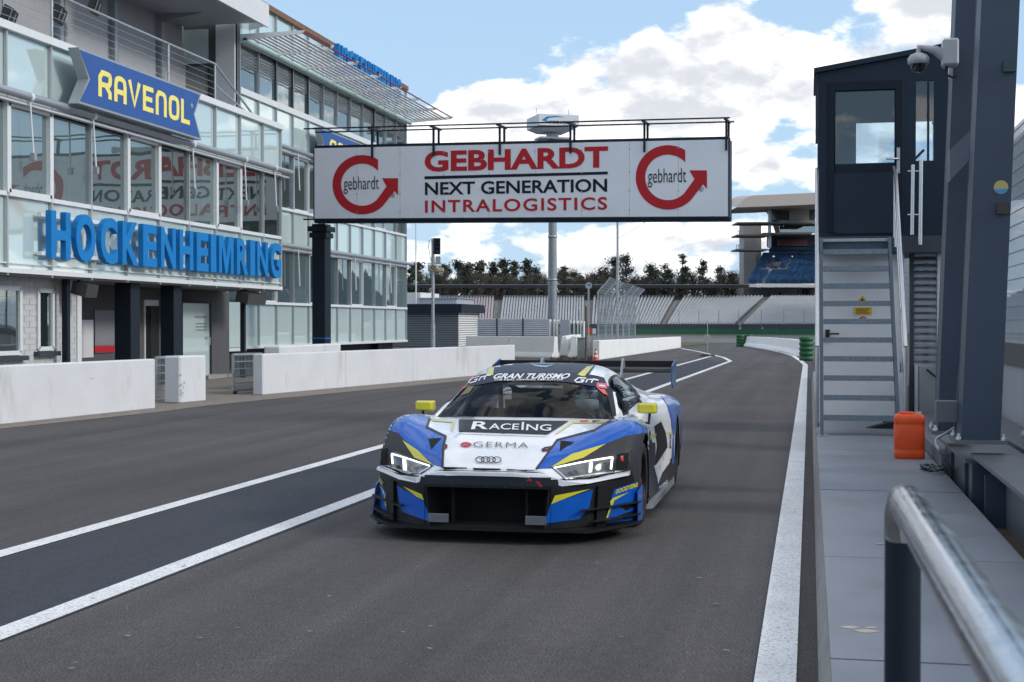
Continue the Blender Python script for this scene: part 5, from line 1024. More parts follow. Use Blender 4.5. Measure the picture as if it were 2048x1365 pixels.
def project(name, m, vs2, fs, lift, parent=None, step=3.5, split=False):
    bm = bmesh.new(); V_ = [bm.verts.new((x, y, 0)) for x, y in vs2]
    for f in fs:
        try: bm.faces.new([V_[i] for i in f])
        except ValueError: pass
    xs_ = [v[0] for v in vs2]; ys_ = [v[1] for v in vs2]; bmesh.ops.triangulate(bm, faces=bm.faces[:])
    for ax_, lo, hi in ((0, min(xs_), max(xs_)), (1, min(ys_), max(ys_))):
        t = math.ceil(lo / step) * step
        while t < hi: co = (t, 0, 0) if ax_ == 0 else (0, t, 0); no = (1, 0, 0) if ax_ == 0 else (0, 1, 0); bmesh.ops.bisect_plane(bm, geom=bm.verts[:] + bm.edges[:] + bm.faces[:], plane_co=co, plane_no=no, dist=1e-4); t += step
    bm.verts.index_update(); pos = []; 
    for v in bm.verts:
        d = ray(v.co.x, v.co.y).normalized(); h, n, idx, dist = BV.ray_cast(EYE, d)
        if h is None: pos.append(None)
        else:
            if n.dot(d) > 0: n = -n
            pos.append((h, dist))
    mb = MB(); used = {}; F_ = []
    for f in bm.faces:
        ids = [v.index for v in f.verts]; pp = [pos[i] for i in ids]
        if any(p is None for p in pp): continue
        ds = [p[1] for p in pp]
        if max(ds) - min(ds) > .28: continue
        F_.append([used.setdefault(i, len(used)) for i in ids])
    if not F_: bm.free(); return None
    vs = [None] * len(used)
    for i, k in used.items(): vs[k] = pos[i][0]
    mb.add(vs, F_, True); o = mb.build(name, m, parent or CAR); bm.free(); bm = bmesh.new(); bm.from_mesh(o.data)
    for f in bm.faces:
        if f.normal.dot(f.calc_center_median() + Vector(o['_o']) - EYE) > 0: f.normal_flip()
    og = Vector(o['_o'])
    for _ in range(3):
        es = [e for e in bm.edges if e.calc_length() > .024]
        if not es: break
        bmesh.ops.subdivide_edges(bm, edges=es, cuts=1); bmesh.ops.triangulate(bm, faces=[f for f in bm.faces if len(f.verts) > 4])
    bm.verts.index_update(); NN = []
    for v in bm.verts: h, n = near(v.co + og); v.co = h + n * lift - og; NN.append(n)
    isl = []; seen = set()
    for f in (bm.faces if split else ()):
        if f in seen: continue
        st_ = [f]; seen.add(f); grp = []
        while st_:
            q = st_.pop(); grp.append(q)
            for v in q.verts:
                for k in v.link_faces:
                    if k not in seen: seen.add(k); st_.append(k)
        isl.append(grp)
    if len(isl) > 1:                # one object per separate patch of paint
        first = None; me0 = o.data
        for gi, grp in enumerate(sorted(isl, key=len, reverse=True)):
            if gi and len(grp) < 6: continue
            ix = {}; pv = []; pf = []; pn = []
            for f in grp:
                q = []
                for v in f.verts:
                    if v.index not in ix: ix[v.index] = len(pv); pv.append(tuple(v.co)); pn.append(tuple(NN[v.index]))
                    q.append(ix[v.index])
                pf.append(q)
            me = bpy.data.meshes.new(name); me.from_pydata(pv, [], pf); me.polygons.foreach_set('use_smooth', [True] * len(pf)); me.normals_split_custom_set_from_vertices(pn); me.materials.append(m)
            if gi == 0: o.data = me
            else: x_ = bpy.data.objects.new(name, me); COL.objects.link(x_); x_.parent = o.parent; x_['_o'] = o['_o']
        bm.free(); return o
    bm.to_mesh(o.data); bm.free(); o.data.polygons.foreach_set('use_smooth', [True] * len(o.data.polygons)); o.data.normals_split_custom_set_from_vertices([tuple(n) for n in NN]); return o
def decal(name, m, poly, lay=1, conv=c1, parent=None): return project(name, m, [conv(p) for p in poly], [tuple(range(len(poly)))], .0014 * lay + .002, parent, split=True)
def band(name, m, pts, w, lay=2, conv=c1, parent=None): v, f = strokes([[tuple(p) for p in pts]], w); return project(name, m, [conv(p) for p in v], f, .0014 * lay + .002, parent)
def word(name, m, s, a, b, h, lay=4, conv=c1, lean=(0, 0), parent=None, **k):
    """a, b baseline ends, h height vector in crop units"""
    vs, fs, _ = text2d(s, **k); P_ = [conv((a[0] + (b[0] - a[0]) * x + h[0] * y, a[1] + (b[1] - a[1]) * x + h[1] * y)) for x, y in vs]; return project(name, m, P_, fs, .0014 * lay + .002, parent)
# fenders and cheeks
decal('fender_livery', P_B, [(150, 560), (170, 500), (245, 440), (330, 430), (440, 448), (415, 474), (395, 530), (515, 585), (497, 640), (497, 770), (440, 752), (270, 610), (225, 566)], 1)
decal('cheek_livery', P_G, [(90, 800), (120, 640), (165, 545), (230, 562), (275, 612), (445, 760), (430, 768), (345, 830), (180, 780), (112, 776)], 2)
band('hood_edge_line', P_G, [(420, 474), (402, 530), (516, 585), (502, 645), (497, 772)], 14, 2)
decal('yellow_flash', P_Y, [(258, 608), (350, 668), (438, 756), (330, 712)], 3)
decal('fender_livery', P_B, [(1065, 780), (1190, 605), (1410, 545), (1512, 486), (1580, 462), (1640, 466), (1720, 500), (1752, 556), (1600, 582), (1478, 628), (1205, 745), (1150, 775)], 1)
decal('cheek_livery', P_G, [(1140, 772), (1205, 742), (1478, 628), (1600, 580), (1748, 556), (1760, 640), (1690, 700), (1640, 780), (1615, 806), (1540, 702), (1240, 846), (1165, 776)], 2)
decal('cheek_livery', P_G, [(1515, 700), (1640, 660), (1640, 800), (1520, 815)], 2)
band('hood_edge_line', P_G, [(1060, 782), (1188, 606), (1410, 548), (1515, 486)], 12, 2)
decal('yellow_flash', P_Y, [(1148, 770), (1275, 690), (1480, 629), (1345, 712)], 3)
decal('fender_vent', PIT_, [(412, 600), (492, 595), (458, 630), (430, 664)], 3); decal('fender_vent', PIT_, [(1208, 610), (1290, 620), (1240, 648), (1203, 674)], 3)
decal('hood_pin', P_G, [(497, 630), (526, 634), (528, 650), (512, 664), (495, 668)], 3); decal('hood_pin', P_G, [(1092, 664), (1112, 650), (1152, 644), (1150, 655), (1128, 674), (1100, 678)], 3); decal('hood_pin_dot', RDD, [(505, 645), (516, 645), (516, 653), (505, 653)], 4); decal('hood_pin_dot', RDD, [(1116, 660), (1132, 657), (1130, 666), (1115, 668)], 4)
# bonnet
decal('hood_vent_panel', P_K, [(608, 482), (1258, 492), (1130, 573), (596, 556)], 2); band('hood_vent_edge', TXW, [(600, 566), (1128, 584)], 5, 3); band('hood_shut_line', P_G, [(570, 590), (615, 556)], 2, 3)
decal('hood_vent_strip', P_G, [(596, 482), (622, 482), (628, 553), (596, 556)], 3)  # dark grey strip along the left edge of the vent panel
YP = mat('car_pale_yellow', (.62, .58, .18), .35, var=.03, coat=.4)
for pl in ([(420, 478), (578, 490), (562, 502), (440, 492)], [(578, 488), (562, 552), (548, 554), (556, 498)], [(1280, 494), (1500, 490), (1472, 503), (1290, 506)], [(1292, 498), (1180, 575), (1172, 572), (1272, 496)]): decal('hood_stripe', YP, pl, 2)
decal('hood_stripe', RDD, [(1318, 490), (1378, 489), (1372, 500), (1330, 500)], 3); decal('hood_stripe', NVY, [(1398, 489), (1455, 490), (1402, 503)], 3)
word('hood_lettering', TXW, 'R', (668, 545), (770, 545), (15, -47), 5, bold=.02); word('hood_lettering', TXW, 'ACE', (775, 546), (955, 548), (6, -36), 5, bold=.01); word('hood_lettering', TXW, 'I', (972, 550), (985, 550), (4, -48), 5, bold=.02); word('hood_lettering', TXW, 'NG', (1000, 552), (1150, 555), (5, -38), 5, bold=.01)
word('hood_lettering', mat('decal_grey', (.06, .065, .08), .4), 'GERMA', (682, 652), (1012, 658), (4, -33), 5, bold=-.012, space=1.15)
decal('sponsor_ball', RDD, [(640 + 33 * math.cos(R(20 * k)), 636 + 14 * math.sin(R(20 * k))) for k in range(18)], 5); band('sponsor_ball_line', mat('decal_pink', (.6, .2, .2), .4), [(622, 645), (660, 628)], 4, 6)
for k in range(4):
    cx_ = 723 + k * 34; v, f = strokes([[(cx_ + 25 * math.cos(R(15 * q)), 728 + k * 1.0 + 17 * math.sin(R(15 * q))) for q in range(24)] + [(cx_ + 25, 728 + k * 1.0)]], 5); project('emblem_ring', INK, [c1(p) for p in v], f, .009 + .001 * k)
for pl in ([(500, 768), (645, 773), (648, 794), (505, 784)], [(680, 775), (848, 779), (845, 799), (692, 796)], [(885, 781), (1050, 785), (1045, 798), (880, 800)]): decal('hood_slot', PIT_, pl, 3)
# headlights
LENS = mat('lamp_lens', (.10, .11, .12), .08, .3, var=.2, vscale=30, coat=1.0); LED = mat('lamp_led', (.9, .9, .9), .3, emit=(1, .97, .92), estr=1.0, var=0); CHR = mat('lamp_bezel', (.55, .56, .58), .2, .6, var=.05)
def lamp(out, led, bars, dim, projs):
    o = decal('headlight', LENS, out, 4)
    for b in dim: band('lamp_bezel', CHR, b, 9, 5, parent=o)
    for b, w in led: band('light_strip', LED, b, w, 6, parent=o)
    for b in bars: decal('light_bar', LED, b, 6, parent=o)
    for b in projs: decal('lamp_module', mat('lamp_dark', (.02, .02, .022), .15, coat=1), b, 5, parent=o)
lamp([(188, 680), (215, 678), (432, 764), (344, 824), (188, 772)], [([(196, 688), (300, 722), (425, 765)], 8), ([(198, 690), (204, 748)], 10)], [[(262, 716), (282, 722), (286, 792), (266, 788)]], [[(192, 770), (343, 818), (426, 768)]], [[(222, 700), (258, 714), (260, 786), (224, 772)], [(292, 740), (350, 760), (345, 806), (294, 796)]])
lamp([(1158, 774), (1505, 702), (1530, 706), (1524, 800), (1240, 845)], [([(1166, 776), (1340, 740), (1520, 709)], 9), ([(1516, 712), (1506, 780)], 12)], [[(1378, 746), (1398, 742), (1392, 800), (1374, 804)]], [[(1172, 780), (1240, 838), (1520, 795)]], [[(1250, 800), (1300, 786), (1322, 824), (1262, 830)], [(1408, 750), (1480, 736), (1476, 786), (1404, 796)]])
decal('towing_recess', PIT_, [(1548, 690), (1618, 682), (1608, 778), (1540, 785)], 5); decal('towing_recess', PIT_, [(135, 660), (172, 655), (165, 755), (128, 758)], 5); decal('tow_mark', RDD, [(1566, 704), (1580, 700), (1586, 730), (1568, 730)], 6)
# lower front
decal('bumper_livery', P_B, [(225, 878), (380, 962), (432, 1086), (400, 1088), (255, 1035), (235, 960)], 1); decal('yellow_flash', P_Y, [(262, 882), (376, 930), (388, 966), (345, 945)], 3)
decal('bumper_livery', P_B, [(1402, 902), (1380, 1010), (1320, 1080), (1108, 1108), (1148, 988)], 1); decal('yellow_flash', P_Y, [(1172, 938), (1388, 898), (1260, 945), (1150, 990)], 3)
decal('bumper_livery', P_B, [(1530, 900), (1668, 855), (1690, 1080), (1480, 1105), (1510, 960)], 1); decal('bumper_livery', P_B, [(72, 900), (120, 855), (160, 920), (170, 1080), (75, 1060)], 1)
decal('yellow_flash', P_Y, [(1502, 975), (1522, 952), (1616, 918), (1528, 968), (1512, 1010)], 3); decal('yellow_flash', P_Y, [(1512, 1010), (1500, 1010), (1480, 1072), (1488, 1072)], 3); decal('yellow_flash', P_Y, [(118, 868), (150, 915), (165, 1000), (156, 1000), (145, 925)], 3)
decal('bumper_dark_wave', P_K, [(1560, 1000), (1680, 960), (1684, 985), (1600, 1030)], 2); decal('bumper_dark_wave', P_K, [(1550, 1060), (1684, 1015), (1686, 1040), (1590, 1082)], 2)  # black slanted bands over the blue bumper corner
word('sponsor_lettering', P_Y, 'GOODYEAR', (1531, 930), (1666, 884), (6, -27), 5, bold=.045, shear=.15); word('sponsor_lettering', P_Y, 'GOOD', (112, 838), (140, 880), (8, -20), 5, bold=.03)
decal('tow_mark', RDD, [(1000, 850), (1022, 832), (1042, 852)], 3); decal('tow_mark', RDD, [(1056, 852), (1076, 852), (1106, 884), (1086, 886)], 3)
# roof and windscreen
decal('roof_livery', NVY, [(760, 215), (775, 165), (880, 136), (1150, 132), (1420, 152), (1375, 218), (1100, 196), (860, 200)], 2); decal('yellow_stripe', P_Y, [(776, 172), (810, 164), (802, 216), (762, 214)], 3); decal('yellow_stripe', P_Y, [(1368, 164), (1408, 158), (1352, 222), (1310, 214)], 3); band('roof_emblem', mat('decal_sky', (.35, .55, .75), .4), [(1020, 146), (1175, 150), (1120, 166), (1060, 160), (1020, 146)], 7, 4)
decal('sun_strip', NVY, [(690, 222), (760, 205), (860, 198), (1050, 194), (1250, 202), (1400, 220), (1470, 235), (1500, 300), (1420, 285), (1250, 258), (1050, 246), (850, 250), (640, 285)], 2)
word('strip_lettering', TXW, 'GRAN TURISMO', (800, 240), (1255, 240), (16, -32), 5, bold=.03, shear=.25); word('strip_lettering', TXW, 'THE REAL DRIVING SIMULATOR', (805, 252), (1225, 250), (2, -10), 5, bold=.01)
for ox, oy, sc_ in ((1292, 262, 1.0), (655, 270, .95)):
    v, f = strokes([[(ox + 70 * sc_, oy - 26), (ox + 25, oy - 28), (ox + 2, oy - 12), (ox + 12, oy - 2), (ox + 48 * sc_, oy - 2), (ox + 56 * sc_, oy - 14), (ox + 36, oy - 14)], [(ox + 66 * sc_, oy), (ox + 78 * sc_, oy - 18), (ox + 105 * sc_, oy - 18)], [(ox + 98 * sc_, oy + 2), (ox + 112 * sc_, oy - 20), (ox + 142 * sc_, oy - 14)]], 7); project('strip_lettering', TXW, [c1((x, y + (0 if ox > 1000 else -(x - ox) * .28 + 0))) for x, y in v], f, .009)
decal('strip_badge', RDD, [(645, 248), (690, 225), (712, 226), (660, 262)], 5); decal('strip_badge', mat('decal_rose', (.55, .12, .18), .4), [(1425, 262), (1488, 268), (1484, 300), (1422, 292)], 5); decal('strip_badge_mark', TXW, [(1438, 276), (1472, 280), (1470, 288), (1437, 284)], 6)
decal('screen_corner', ORR, [(570, 325), (610, 290), (658, 280), (600, 310)], 3); decal('screen_corner', ORR, [(1425, 292), (1472, 302), (1492, 338), (1458, 322)], 3); decal('screen_corner', mat('decal_olive', (.16, .13, .03), .4), [(600, 345), (655, 285), (690, 282), (660, 322), (612, 338)], 3)
decal('pillar_livery', P_K, [(1470, 290), (1525, 300), (1545, 470), (1522, 478), (1500, 380)], 2); decal('pillar_livery', TXW, [(1520, 315), (1535, 318), (1560, 440), (1545, 455)], 3)
band('wiper', P_K, [(480, 462), (560, 464), (690, 474)], 6, 6)
# car's left flank
for k in range(9): band('window_louvre', P_S, [(1556 + k * 7.5, 290 + k * 14), (1576 + k * 7.0, 282 + k * 14.5)], 4, 5)
band('window_post', P_K, [(1600, 235), (1690, 385)], 12, 5)
decal('flank_grey', P_G, [(1160, 480), (1228, 480), (1232, 690), (1270, 765), (1245, 860), (1205, 1090), (1185, 1105), (1150, 800)], 2, c5); decal('flank_grey', P_G, [(1280, 765), (1430, 640), (1445, 760), (1330, 920), (1195, 1100), (1240, 860)], 2, c5)
decal('side_intake', PIT_, [(1222, 330), (1278, 288), (1326, 400), (1338, 520), (1322, 640), (1276, 752), (1225, 685), (1245, 500)], 3, c5)
decal('flank_white', P_W, [(1212, 690), (1228, 686), (1276, 754), (1338, 520), (1372, 540), (1355, 660), (1285, 760), (1250, 860), (1240, 800)], 4, c5)
decal('rear_fender_livery', P_B, [(1296, 66), (1400, 50), (1540, 150), (1540, 660), (1375, 675), (1390, 420), (1372, 260), (1340, 150)], 2, c5)
decal('yellow_flash', P_Y, [(1160, 415), (1236, 400), (1228, 428), (1172, 456)], 4, c5); decal('yellow_flash', P_Y, [(1320, 395), (1382, 375), (1382, 385), (1325, 410)], 5, c5)
decal('shoulder_grey', P_S, [(940, 280), (1015, 222), (1075, 250), (1140, 310), (1130, 335), (1040, 290)], 2, c5); band('shoulder_stripe', P_Y, [(1020, 228), (1085, 262), (1150, 318)], 9, 3, c5)
band('flank_number', P_K, [(1356, 410), (1366, 408), (1360, 530), (1374, 528)], 7, 5, c5); word('sponsor_lettering', TXW, 'RACEING', (1255, 910), (1330, 850), (4, -30), 5, c5, bold=.02)
# ---------------------------------------------------------------- driver
DRV = thing('person', cw((.36, 2.4, .2)), 'driver in a pale helmet with turquoise visor seated behind the windscreen', 'person')
sk = [((.36, 2.42, .38), .16), ((.36, 2.45, .55), .16), ((.36, 2.42, .68), .14), ((.36, 2.36, .78), .065), ((.36, 2.30, .86), .06),
      ((.54, 2.38, .68), .075), ((.60, 2.12, .52), .055), ((.50, 1.85, .70), .042), ((.47, 1.77, .75), .032), ((.18, 2.38, .68), .075), ((.12, 2.12, .52), .055), ((.22, 1.85, .70), .042), ((.25, 1.77, .75), .032),
      ((.47, 2.25, .34), .10), ((.48, 1.85, .46), .075), ((.46, 1.45, .30), .05), ((.46, 1.33, .36), .04), ((.25, 2.25, .34), .10), ((.24, 1.85, .46), .075), ((.26, 1.45, .30), .05), ((.26, 1.33, .36), .04)]
ed = [(0, 1), (1, 2), (2, 3), (3, 4), (2, 5), (5, 6), (6, 7), (7, 8), (2, 9), (9, 10), (10, 11), (11, 12), (0, 13), (13, 14), (14, 15), (15, 16), (0, 17), (17, 18), (18, 19), (19, 20)]
for root, s in ((8, 1), (12, -1)):
    w_ = Vector(sk[root][0])
    for k, (dx, dy, dz, L_) in enumerate(((.01, -.02, .012, .9), (.013, -.022, .004, 1.0), (.012, -.022, -.006, .95), (.008, -.02, -.015, .8), (-.028, -.004, .018, .7))):
        a = w_ + Vector((s * dx, dy, dz)); b = a + Vector((s * .012, -.026 * L_, dz * .4)); c = b + Vector((-s * .012, .004, -.022 * L_)); i0 = len(sk); sk += [(tuple(a), .011), (tuple(b), .010), (tuple(c), .009)]; ed += [(root, i0), (i0, i0 + 1), (i0 + 1, i0 + 2)]
me = bpy.data.meshes.new('body'); org = Vector(DRV['_o']); me.from_pydata([cw(p) - org for p, r in sk], ed, []); ob = bpy.data.objects.new('tmp', me); COL.objects.link(ob); md = ob.modifiers.new('s', 'SKIN'); me.skin_vertices[0].data[0].use_root = True
for i, (p, r) in enumerate(sk): me.skin_vertices[0].data[i].radius = (r, r)
ob.modifiers.new('u', 'SUBSURF').levels = 1; dg = bpy.context.evaluated_depsgraph_get(); bm_ = bpy.data.meshes.new_from_object(ob.evaluated_get(dg)); bpy.data.objects.remove(ob)
bo = bpy.data.objects.new('body', bm_); COL.objects.link(bo); bo.parent = DRV; bo.data.materials.append(mat('race_suit', (.05, .06, .09), .8, var=.2)); bo['_o'] = DRV['_o']
hc = cw((.365, 2.24, .925)); HEL = mat('helmet_pale', (.85, .86, .88), .25, var=.08, vscale=12, coat=.6); rows = []
for i in range(13):
    t = math.pi * i / 12; rr_ = math.sin(t); zz = math.cos(t); rows.append([hc + Vector((.125 * rr_ * math.cos(a), .15 * rr_ * math.sin(a) - (.02 if zz < -.2 and math.sin(a) < 0 else 0) * rr_, .135 * zz)) for a in [R(15 * k) for k in range(25)]])
mb = MB(); mb.grid(rows); HO = mb.build('helmet', HEL, DRV)
def hp(az_, t, k): return hc + Vector((.125 * k * math.sin(t) * math.sin(az_), -.15 * k * math.sin(t) * math.cos(az_), .135 * k * math.cos(t)))
mb = MB(); mb.grid([[hp(R(a), R(t), 1.03) for a in range(-62, 63, 8)] for t in (68, 78, 88, 98, 106)]); mb.build('visor', mat('visor_turquoise', (.01, .10, .16), .08, .6, var=.1, coat=1), HO)
mb = MB(); mb.grid([[hp(R(a), R(t), 1.036) for a in range(-30, -3, 6)] for t in (72, 82, 92, 102)]); mb.build('visor_glint', mat('visor_reflection', (.02, .85, .82), .3, 0.0, var=.1, coat=.5), HO)  # mirrored highlight on the visor, painted on as a bright patch
mb = MB(); mb.grid([[hp(R(a), R(t), 1.015) for a in range(-180, 181, 15)] for t in (20, 40, 60)]); mb.build('helmet_band', P_B, HO)
mb = MB(); mb.grid([[hp(R(a), R(t), 1.02) for a in range(-40, 41, 8)] for t in (126, 132)]); mb.build('chin_vent', P_K, HO)
# ================================================================ raised pit walkway on the right
WZ = .20; SLAB = mat('walkway_slab', (.185, .205, .24), .55, var=.16, vscale=1.3, bump=.15, bscale=50, rvar=.12)
e = thing('walkway', (.6, 20, 0), 'raised grey slab walkway along the pit lane edge', 'walkway'); e['kind'] = 'structure'
ys = [-3.0]; 
for yk in (1320, 1232, 1115, 981, 940): ys.append(aZ(1700, yk, WZ).y)
ys = sorted(set([round(v, 2) for v in ys])); ys = [ys[0], ys[0] + 2.2, ys[0] + 4.4] + [v for v in ys[1:] if v > 2.2]
while ys[-1] < 40: ys.append(ys[-1] + 2.15)
for i in range(len(ys) - 1): MB().box((.085, ys[i] + .006, .14), (1.21, ys[i + 1] - .006, WZ + (.003 if i % 3 == 0 else 0))).build('slab', SLAB, e)
mb = MB(); mb.prism([(.04, -3, 0), (.083, -3, WZ - .01), (.15, -3, WZ - .03), (1.2, -3, .13), (1.2, -3, 0)], (0, 43, 0)); mb.build('kerb', CONC, e)
for (x, yk, s) in ((1730, 1262, .05), (1742, 1255, .03), (1700, 1255, .04), (1785, 1340, .03), (1760, 1088, .03)):
    p = aZ(x, yk, WZ + .0045); MB().poly([p + Vector((s * math.cos(a) * random.uniform(.5, 1.4), .8 * s * math.sin(a) * random.uniform(.5, 1.2), 0)) for a in [k * .7 for k in range(9)]]).build('paint_fleck', mat('fleck', (.42, .38, .33), .8), e)
stain(SLAB, (.13, .125, .12), 2.2, .56, .74, (1, 1, 1), .5)
# ================================================================ steel girder, inclined columns and pit wall
GIR = thing('steel_girder', (1.45, 12, 0), 'low dark steel girder beside the walkway carrying inclined columns', 'girder')
NAVY = mat('column_paint', (.032, .048, .078), .45, var=.08, vscale=2, bump=.05)
RUST = mat('rusty_steel', (.10, .062, .045), .8, var=.35, vscale=9)
GREYS = mat('girder_grey', (.12, .13, .145), .5, var=.12, vscale=4)
mb = MB(); mb.box((1.22, 3, .02), (1.42, 13.2, .05)); mb.build('angle_foot', RUST, GIR)
mb = MB(); mb.box((1.42, 3, 0.02), (1.46, 12.0, .50)); mb.build('girder_web', GREYS, GIR); mb = MB(); mb.box((1.26, 3, .50), (1.78, 11.85, .53)); mb.build('girder_flange', GREYS, GIR)
mb = MB(); mb.box((1.22, 11.9, .44), (1.75, 14.6, .47)); mb.build('girder_flange', GREYS, GIR); mb = MB(); mb.box((1.30, 12.05, .02), (1.34, 14.5, .44)); mb.build('girder_web', GREYS, GIR)
for y in (11.0, 11.85, 12.4, 13.6): MB().box((1.27, y, .02), (1.60, y + .03, .44)).build('girder_stiffener', NAVY, GIR)
for (cyy, zb, xt, nm, lb) in ((11.95, .55, .13, 'near', 'wide dark blue inclined steel column on the girder'), (13.35, .48, .16, 'far', 'dark blue inclined steel column behind the wide one')):
    dl = .20; q = {'near': ((1922, 2001, 880), (1963, 2040)), 'far': ((1875, 1936, 862), (1912, 1976))}[nm]; yf = cyy - dl
    _l, _r, _t, _u = aY(q[0][0], q[0][2], yf), aY(q[0][1], q[0][2], yf), aY(q[1][0], 0, yf), aY(q[1][1], 0, yf)
    xb = (_l.x + _r.x) / 2; wbt = (_r.x - _l.x) / 2; zb = _l.z; k_ = (5.2 - zb) / (_t.z - zb); xtop = xb + ((_t.x + _u.x) / 2 - xb) * k_; wtp = wbt + ((_u.x - _t.x) / 2 - wbt) * k_; ztop = 5.2
    c = thing('steel_column', (xb, cyy, zb), lb, 'column')
    mb = MB()
    for (ya, yb2, ww) in ((cyy - dl, cyy - dl + .022, 1.0), (cyy + dl - .022, cyy + dl, 1.0)):
        mb.add([(xb - wbt, ya, zb), (xb + wbt, ya, zb), (xb + wbt, yb2, zb), (xb - wbt, yb2, zb), (xtop - wtp, ya, ztop), (xtop + wtp, ya, ztop), (xtop + wtp, yb2, ztop), (xtop - wtp, yb2, ztop)], [(0, 3, 2, 1), (4, 5, 6, 7), (0, 1, 5, 4), (1, 2, 6, 5), (2, 3, 7, 6), (3, 0, 4, 7)])
    mb.add([(xb - .012 - wbt * .9, cyy - dl + .02, zb), (xb - wbt * .9 + .012, cyy - dl + .02, zb), (xb - wbt * .9 + .012, cyy + dl - .02, zb), (xb - wbt * .9 - .012, cyy + dl - .02, zb), (xtop - wtp * .9 - .012, cyy - dl + .02, ztop), (xtop - wtp * .9 + .012, cyy - dl + .02, ztop), (xtop - wtp * .9 + .012, cyy + dl - .02, ztop), (xtop - wtp * .9 - .012, cyy + dl - .02, ztop)], [(0, 3, 2, 1), (4, 5, 6, 7), (0, 1, 5, 4), (1, 2, 6, 5), (2, 3, 7, 6), (3, 0, 4, 7)])
    mb.build('column_profile', NAVY, c)
    MB().box((xb - wbt - .05, cyy - dl - .05, zb - .03), (xb + wbt + .05, cyy + dl + .05, zb)).build('base_plate', GREYS, c)
    for sx in (-1, 1):
        for sy in (-1, 1): MB().lathe((xb + sx * (wbt + .02), cyy + sy * (dl + .02), zb), (0, 0, 1), [(.022, 0), (.022, .025), (.012, .026), (.012, .05), (0, .05)], 8).build('bolt', STEEL, c)
    if nm == 'near':
        for (x, y, m) in ((2018, 133, 'g'), (2005, 417, 'k')): p = aY(x, y, cyy - dl - .004); MB().box((p.x - .045, p.y - .03, p.z - .045), (p.x + .045, p.y, p.z + .045)).build('reflector', mat('refl_' + m, (.015, .05, .04) if m == 'g' else (.03, .025, .015), .3), c)
        p = aY(2002, 375, cyy - dl - .003); mb = MB(); mb.lathe(p, (0, -1, 0), [(0, .001), (.055, .001)], 20); mb.build('sticker', mat('sticker_gold', (.42, .36, .14), .5), c)
        mb = MB(); mb.poly([p + Vector((.053 * math.cos(a), -.003, .053 * math.sin(a))) for a in [R(195 + k * 15) for k in range(11)]]); mb.build('sticker_band', mat('sticker_blue', (.06, .25, .5), .5), c)
        MB().prism([aY(x, y, 12.5) for x, y in ((1900, 300), (1952, 250), (1952, 306), (1900, 362))], (0, .25, 0)).build('knee_brace', mat('brace_grey', (.11, .13, .17), .5, var=.06), c)
        MB().bar((xb - .13, cyy + .3, .7), (xb + .02, cyy + .3, 2.6), .05, .05).build('stay_bar', NAVY, c); MB().box((xb - .30, cyy + .25, .75), (xb - .02, cyy + .45, .92)).build('cross_beam', GREYS, c)
# pit wall with steel cap and mesh fence
PWX = 2.28; e = thing('pit_wall', (PWX, 20, 0), 'grey panelled pit wall with dark steel cap beside the columns', 'wall')
for i in range(24): y = 2 + i * 2.4; MB().box((PWX, y + .01, .1), (PWX + .15, y + 2.39, 1.08)).build('wall_panel', mat('pit_panel', (.36, .38, .41), .5, var=.06, vscale=1.5), e)
mb = MB(); mb.box((PWX - .03, 2, 1.085), (PWX + .2, 60, 1.34)); mb.build('steel_cap', mat('cap_steel', (.10, .10, .10), .45, .5, var=.1), e)
for i in range(13): y = 4.6 + i * 4.8; MB().box((PWX - .06, y, .1), (PWX - .005, y + .10, 1.08)).build('wall_post', WHITEP, e)
MB().box((PWX - .02, 10.2, .75), (PWX - .004, 10.5, .98)).build('vent_slot', BLACK, e)
MB().box((1.85, 2, .02), (PWX - .07, 24, .45)).build('ledge', GREYS, e); MB().tube([(1.98, 6, .52), (1.98, 14, .52)], .05, 8).build('pipe', GREYM, e)
f = thing('mesh_fence', (PWX + .1, 20, 1.34), 'wire mesh fence standing on top of the pit wall', 'fence'); mb = MB()
for i in range(900): y = 9 + i * .055; mb.bar((PWX + .1, y, 1.345), (PWX + .1, y, 3.9), .005)
mb.build('vertical_wires', GREYM, f, kind='stuff')
for i in range(16): z = 1.45 + i * .16; MB().bar((PWX + .1, 9, z), (PWX + .1, 58, z), .010).build('horizontal_wire', GREYM, f)
for i in range(11): y = 9.3 + i * 4.8; MB().box((PWX + .06, y, 1.341), (PWX + .14, y + .07, 4.2)).build('fence_post', DARKG, f)
for (x0, y0, x1, y1, yy, m, lb, nm) in ((1838, 732, 1872, 862, 21.0, 'l', 'pale grey cabinet standing beside the stair foot', 'cabinet'),):
    a, b = aY(x0, y1, yy), aY(x1, y0, yy); c = thing(nm, (a.x, a.y, .2), lb, 'cabinet'); MB().box((a.x, a.y, .2), (b.x, a.y + .3, b.z)).build('cabinet_body', mat('cab_l', (.34, .36, .38), .5), c, bevel=.01); MB().box((a.x - .06, a.y + .02, .2), (a.x - .01, a.y + .3, b.z)).build('cabinet_post', WHITEP, c); MB().tube([(a.x + .1, a.y - .01, b.z - .05), (b.x + .05, a.y - .02, b.z - .2), (b.x + .05, a.y - .03, .4)], .012, 5).build('cable', BLACK, c)
MB_ = MB(); MB_.box((1.22, 14.0, .05), (2.2, 20.6, .33)); setting('ledge', MB_, GREYS, 'grey concrete ledge between walkway and pit wall')
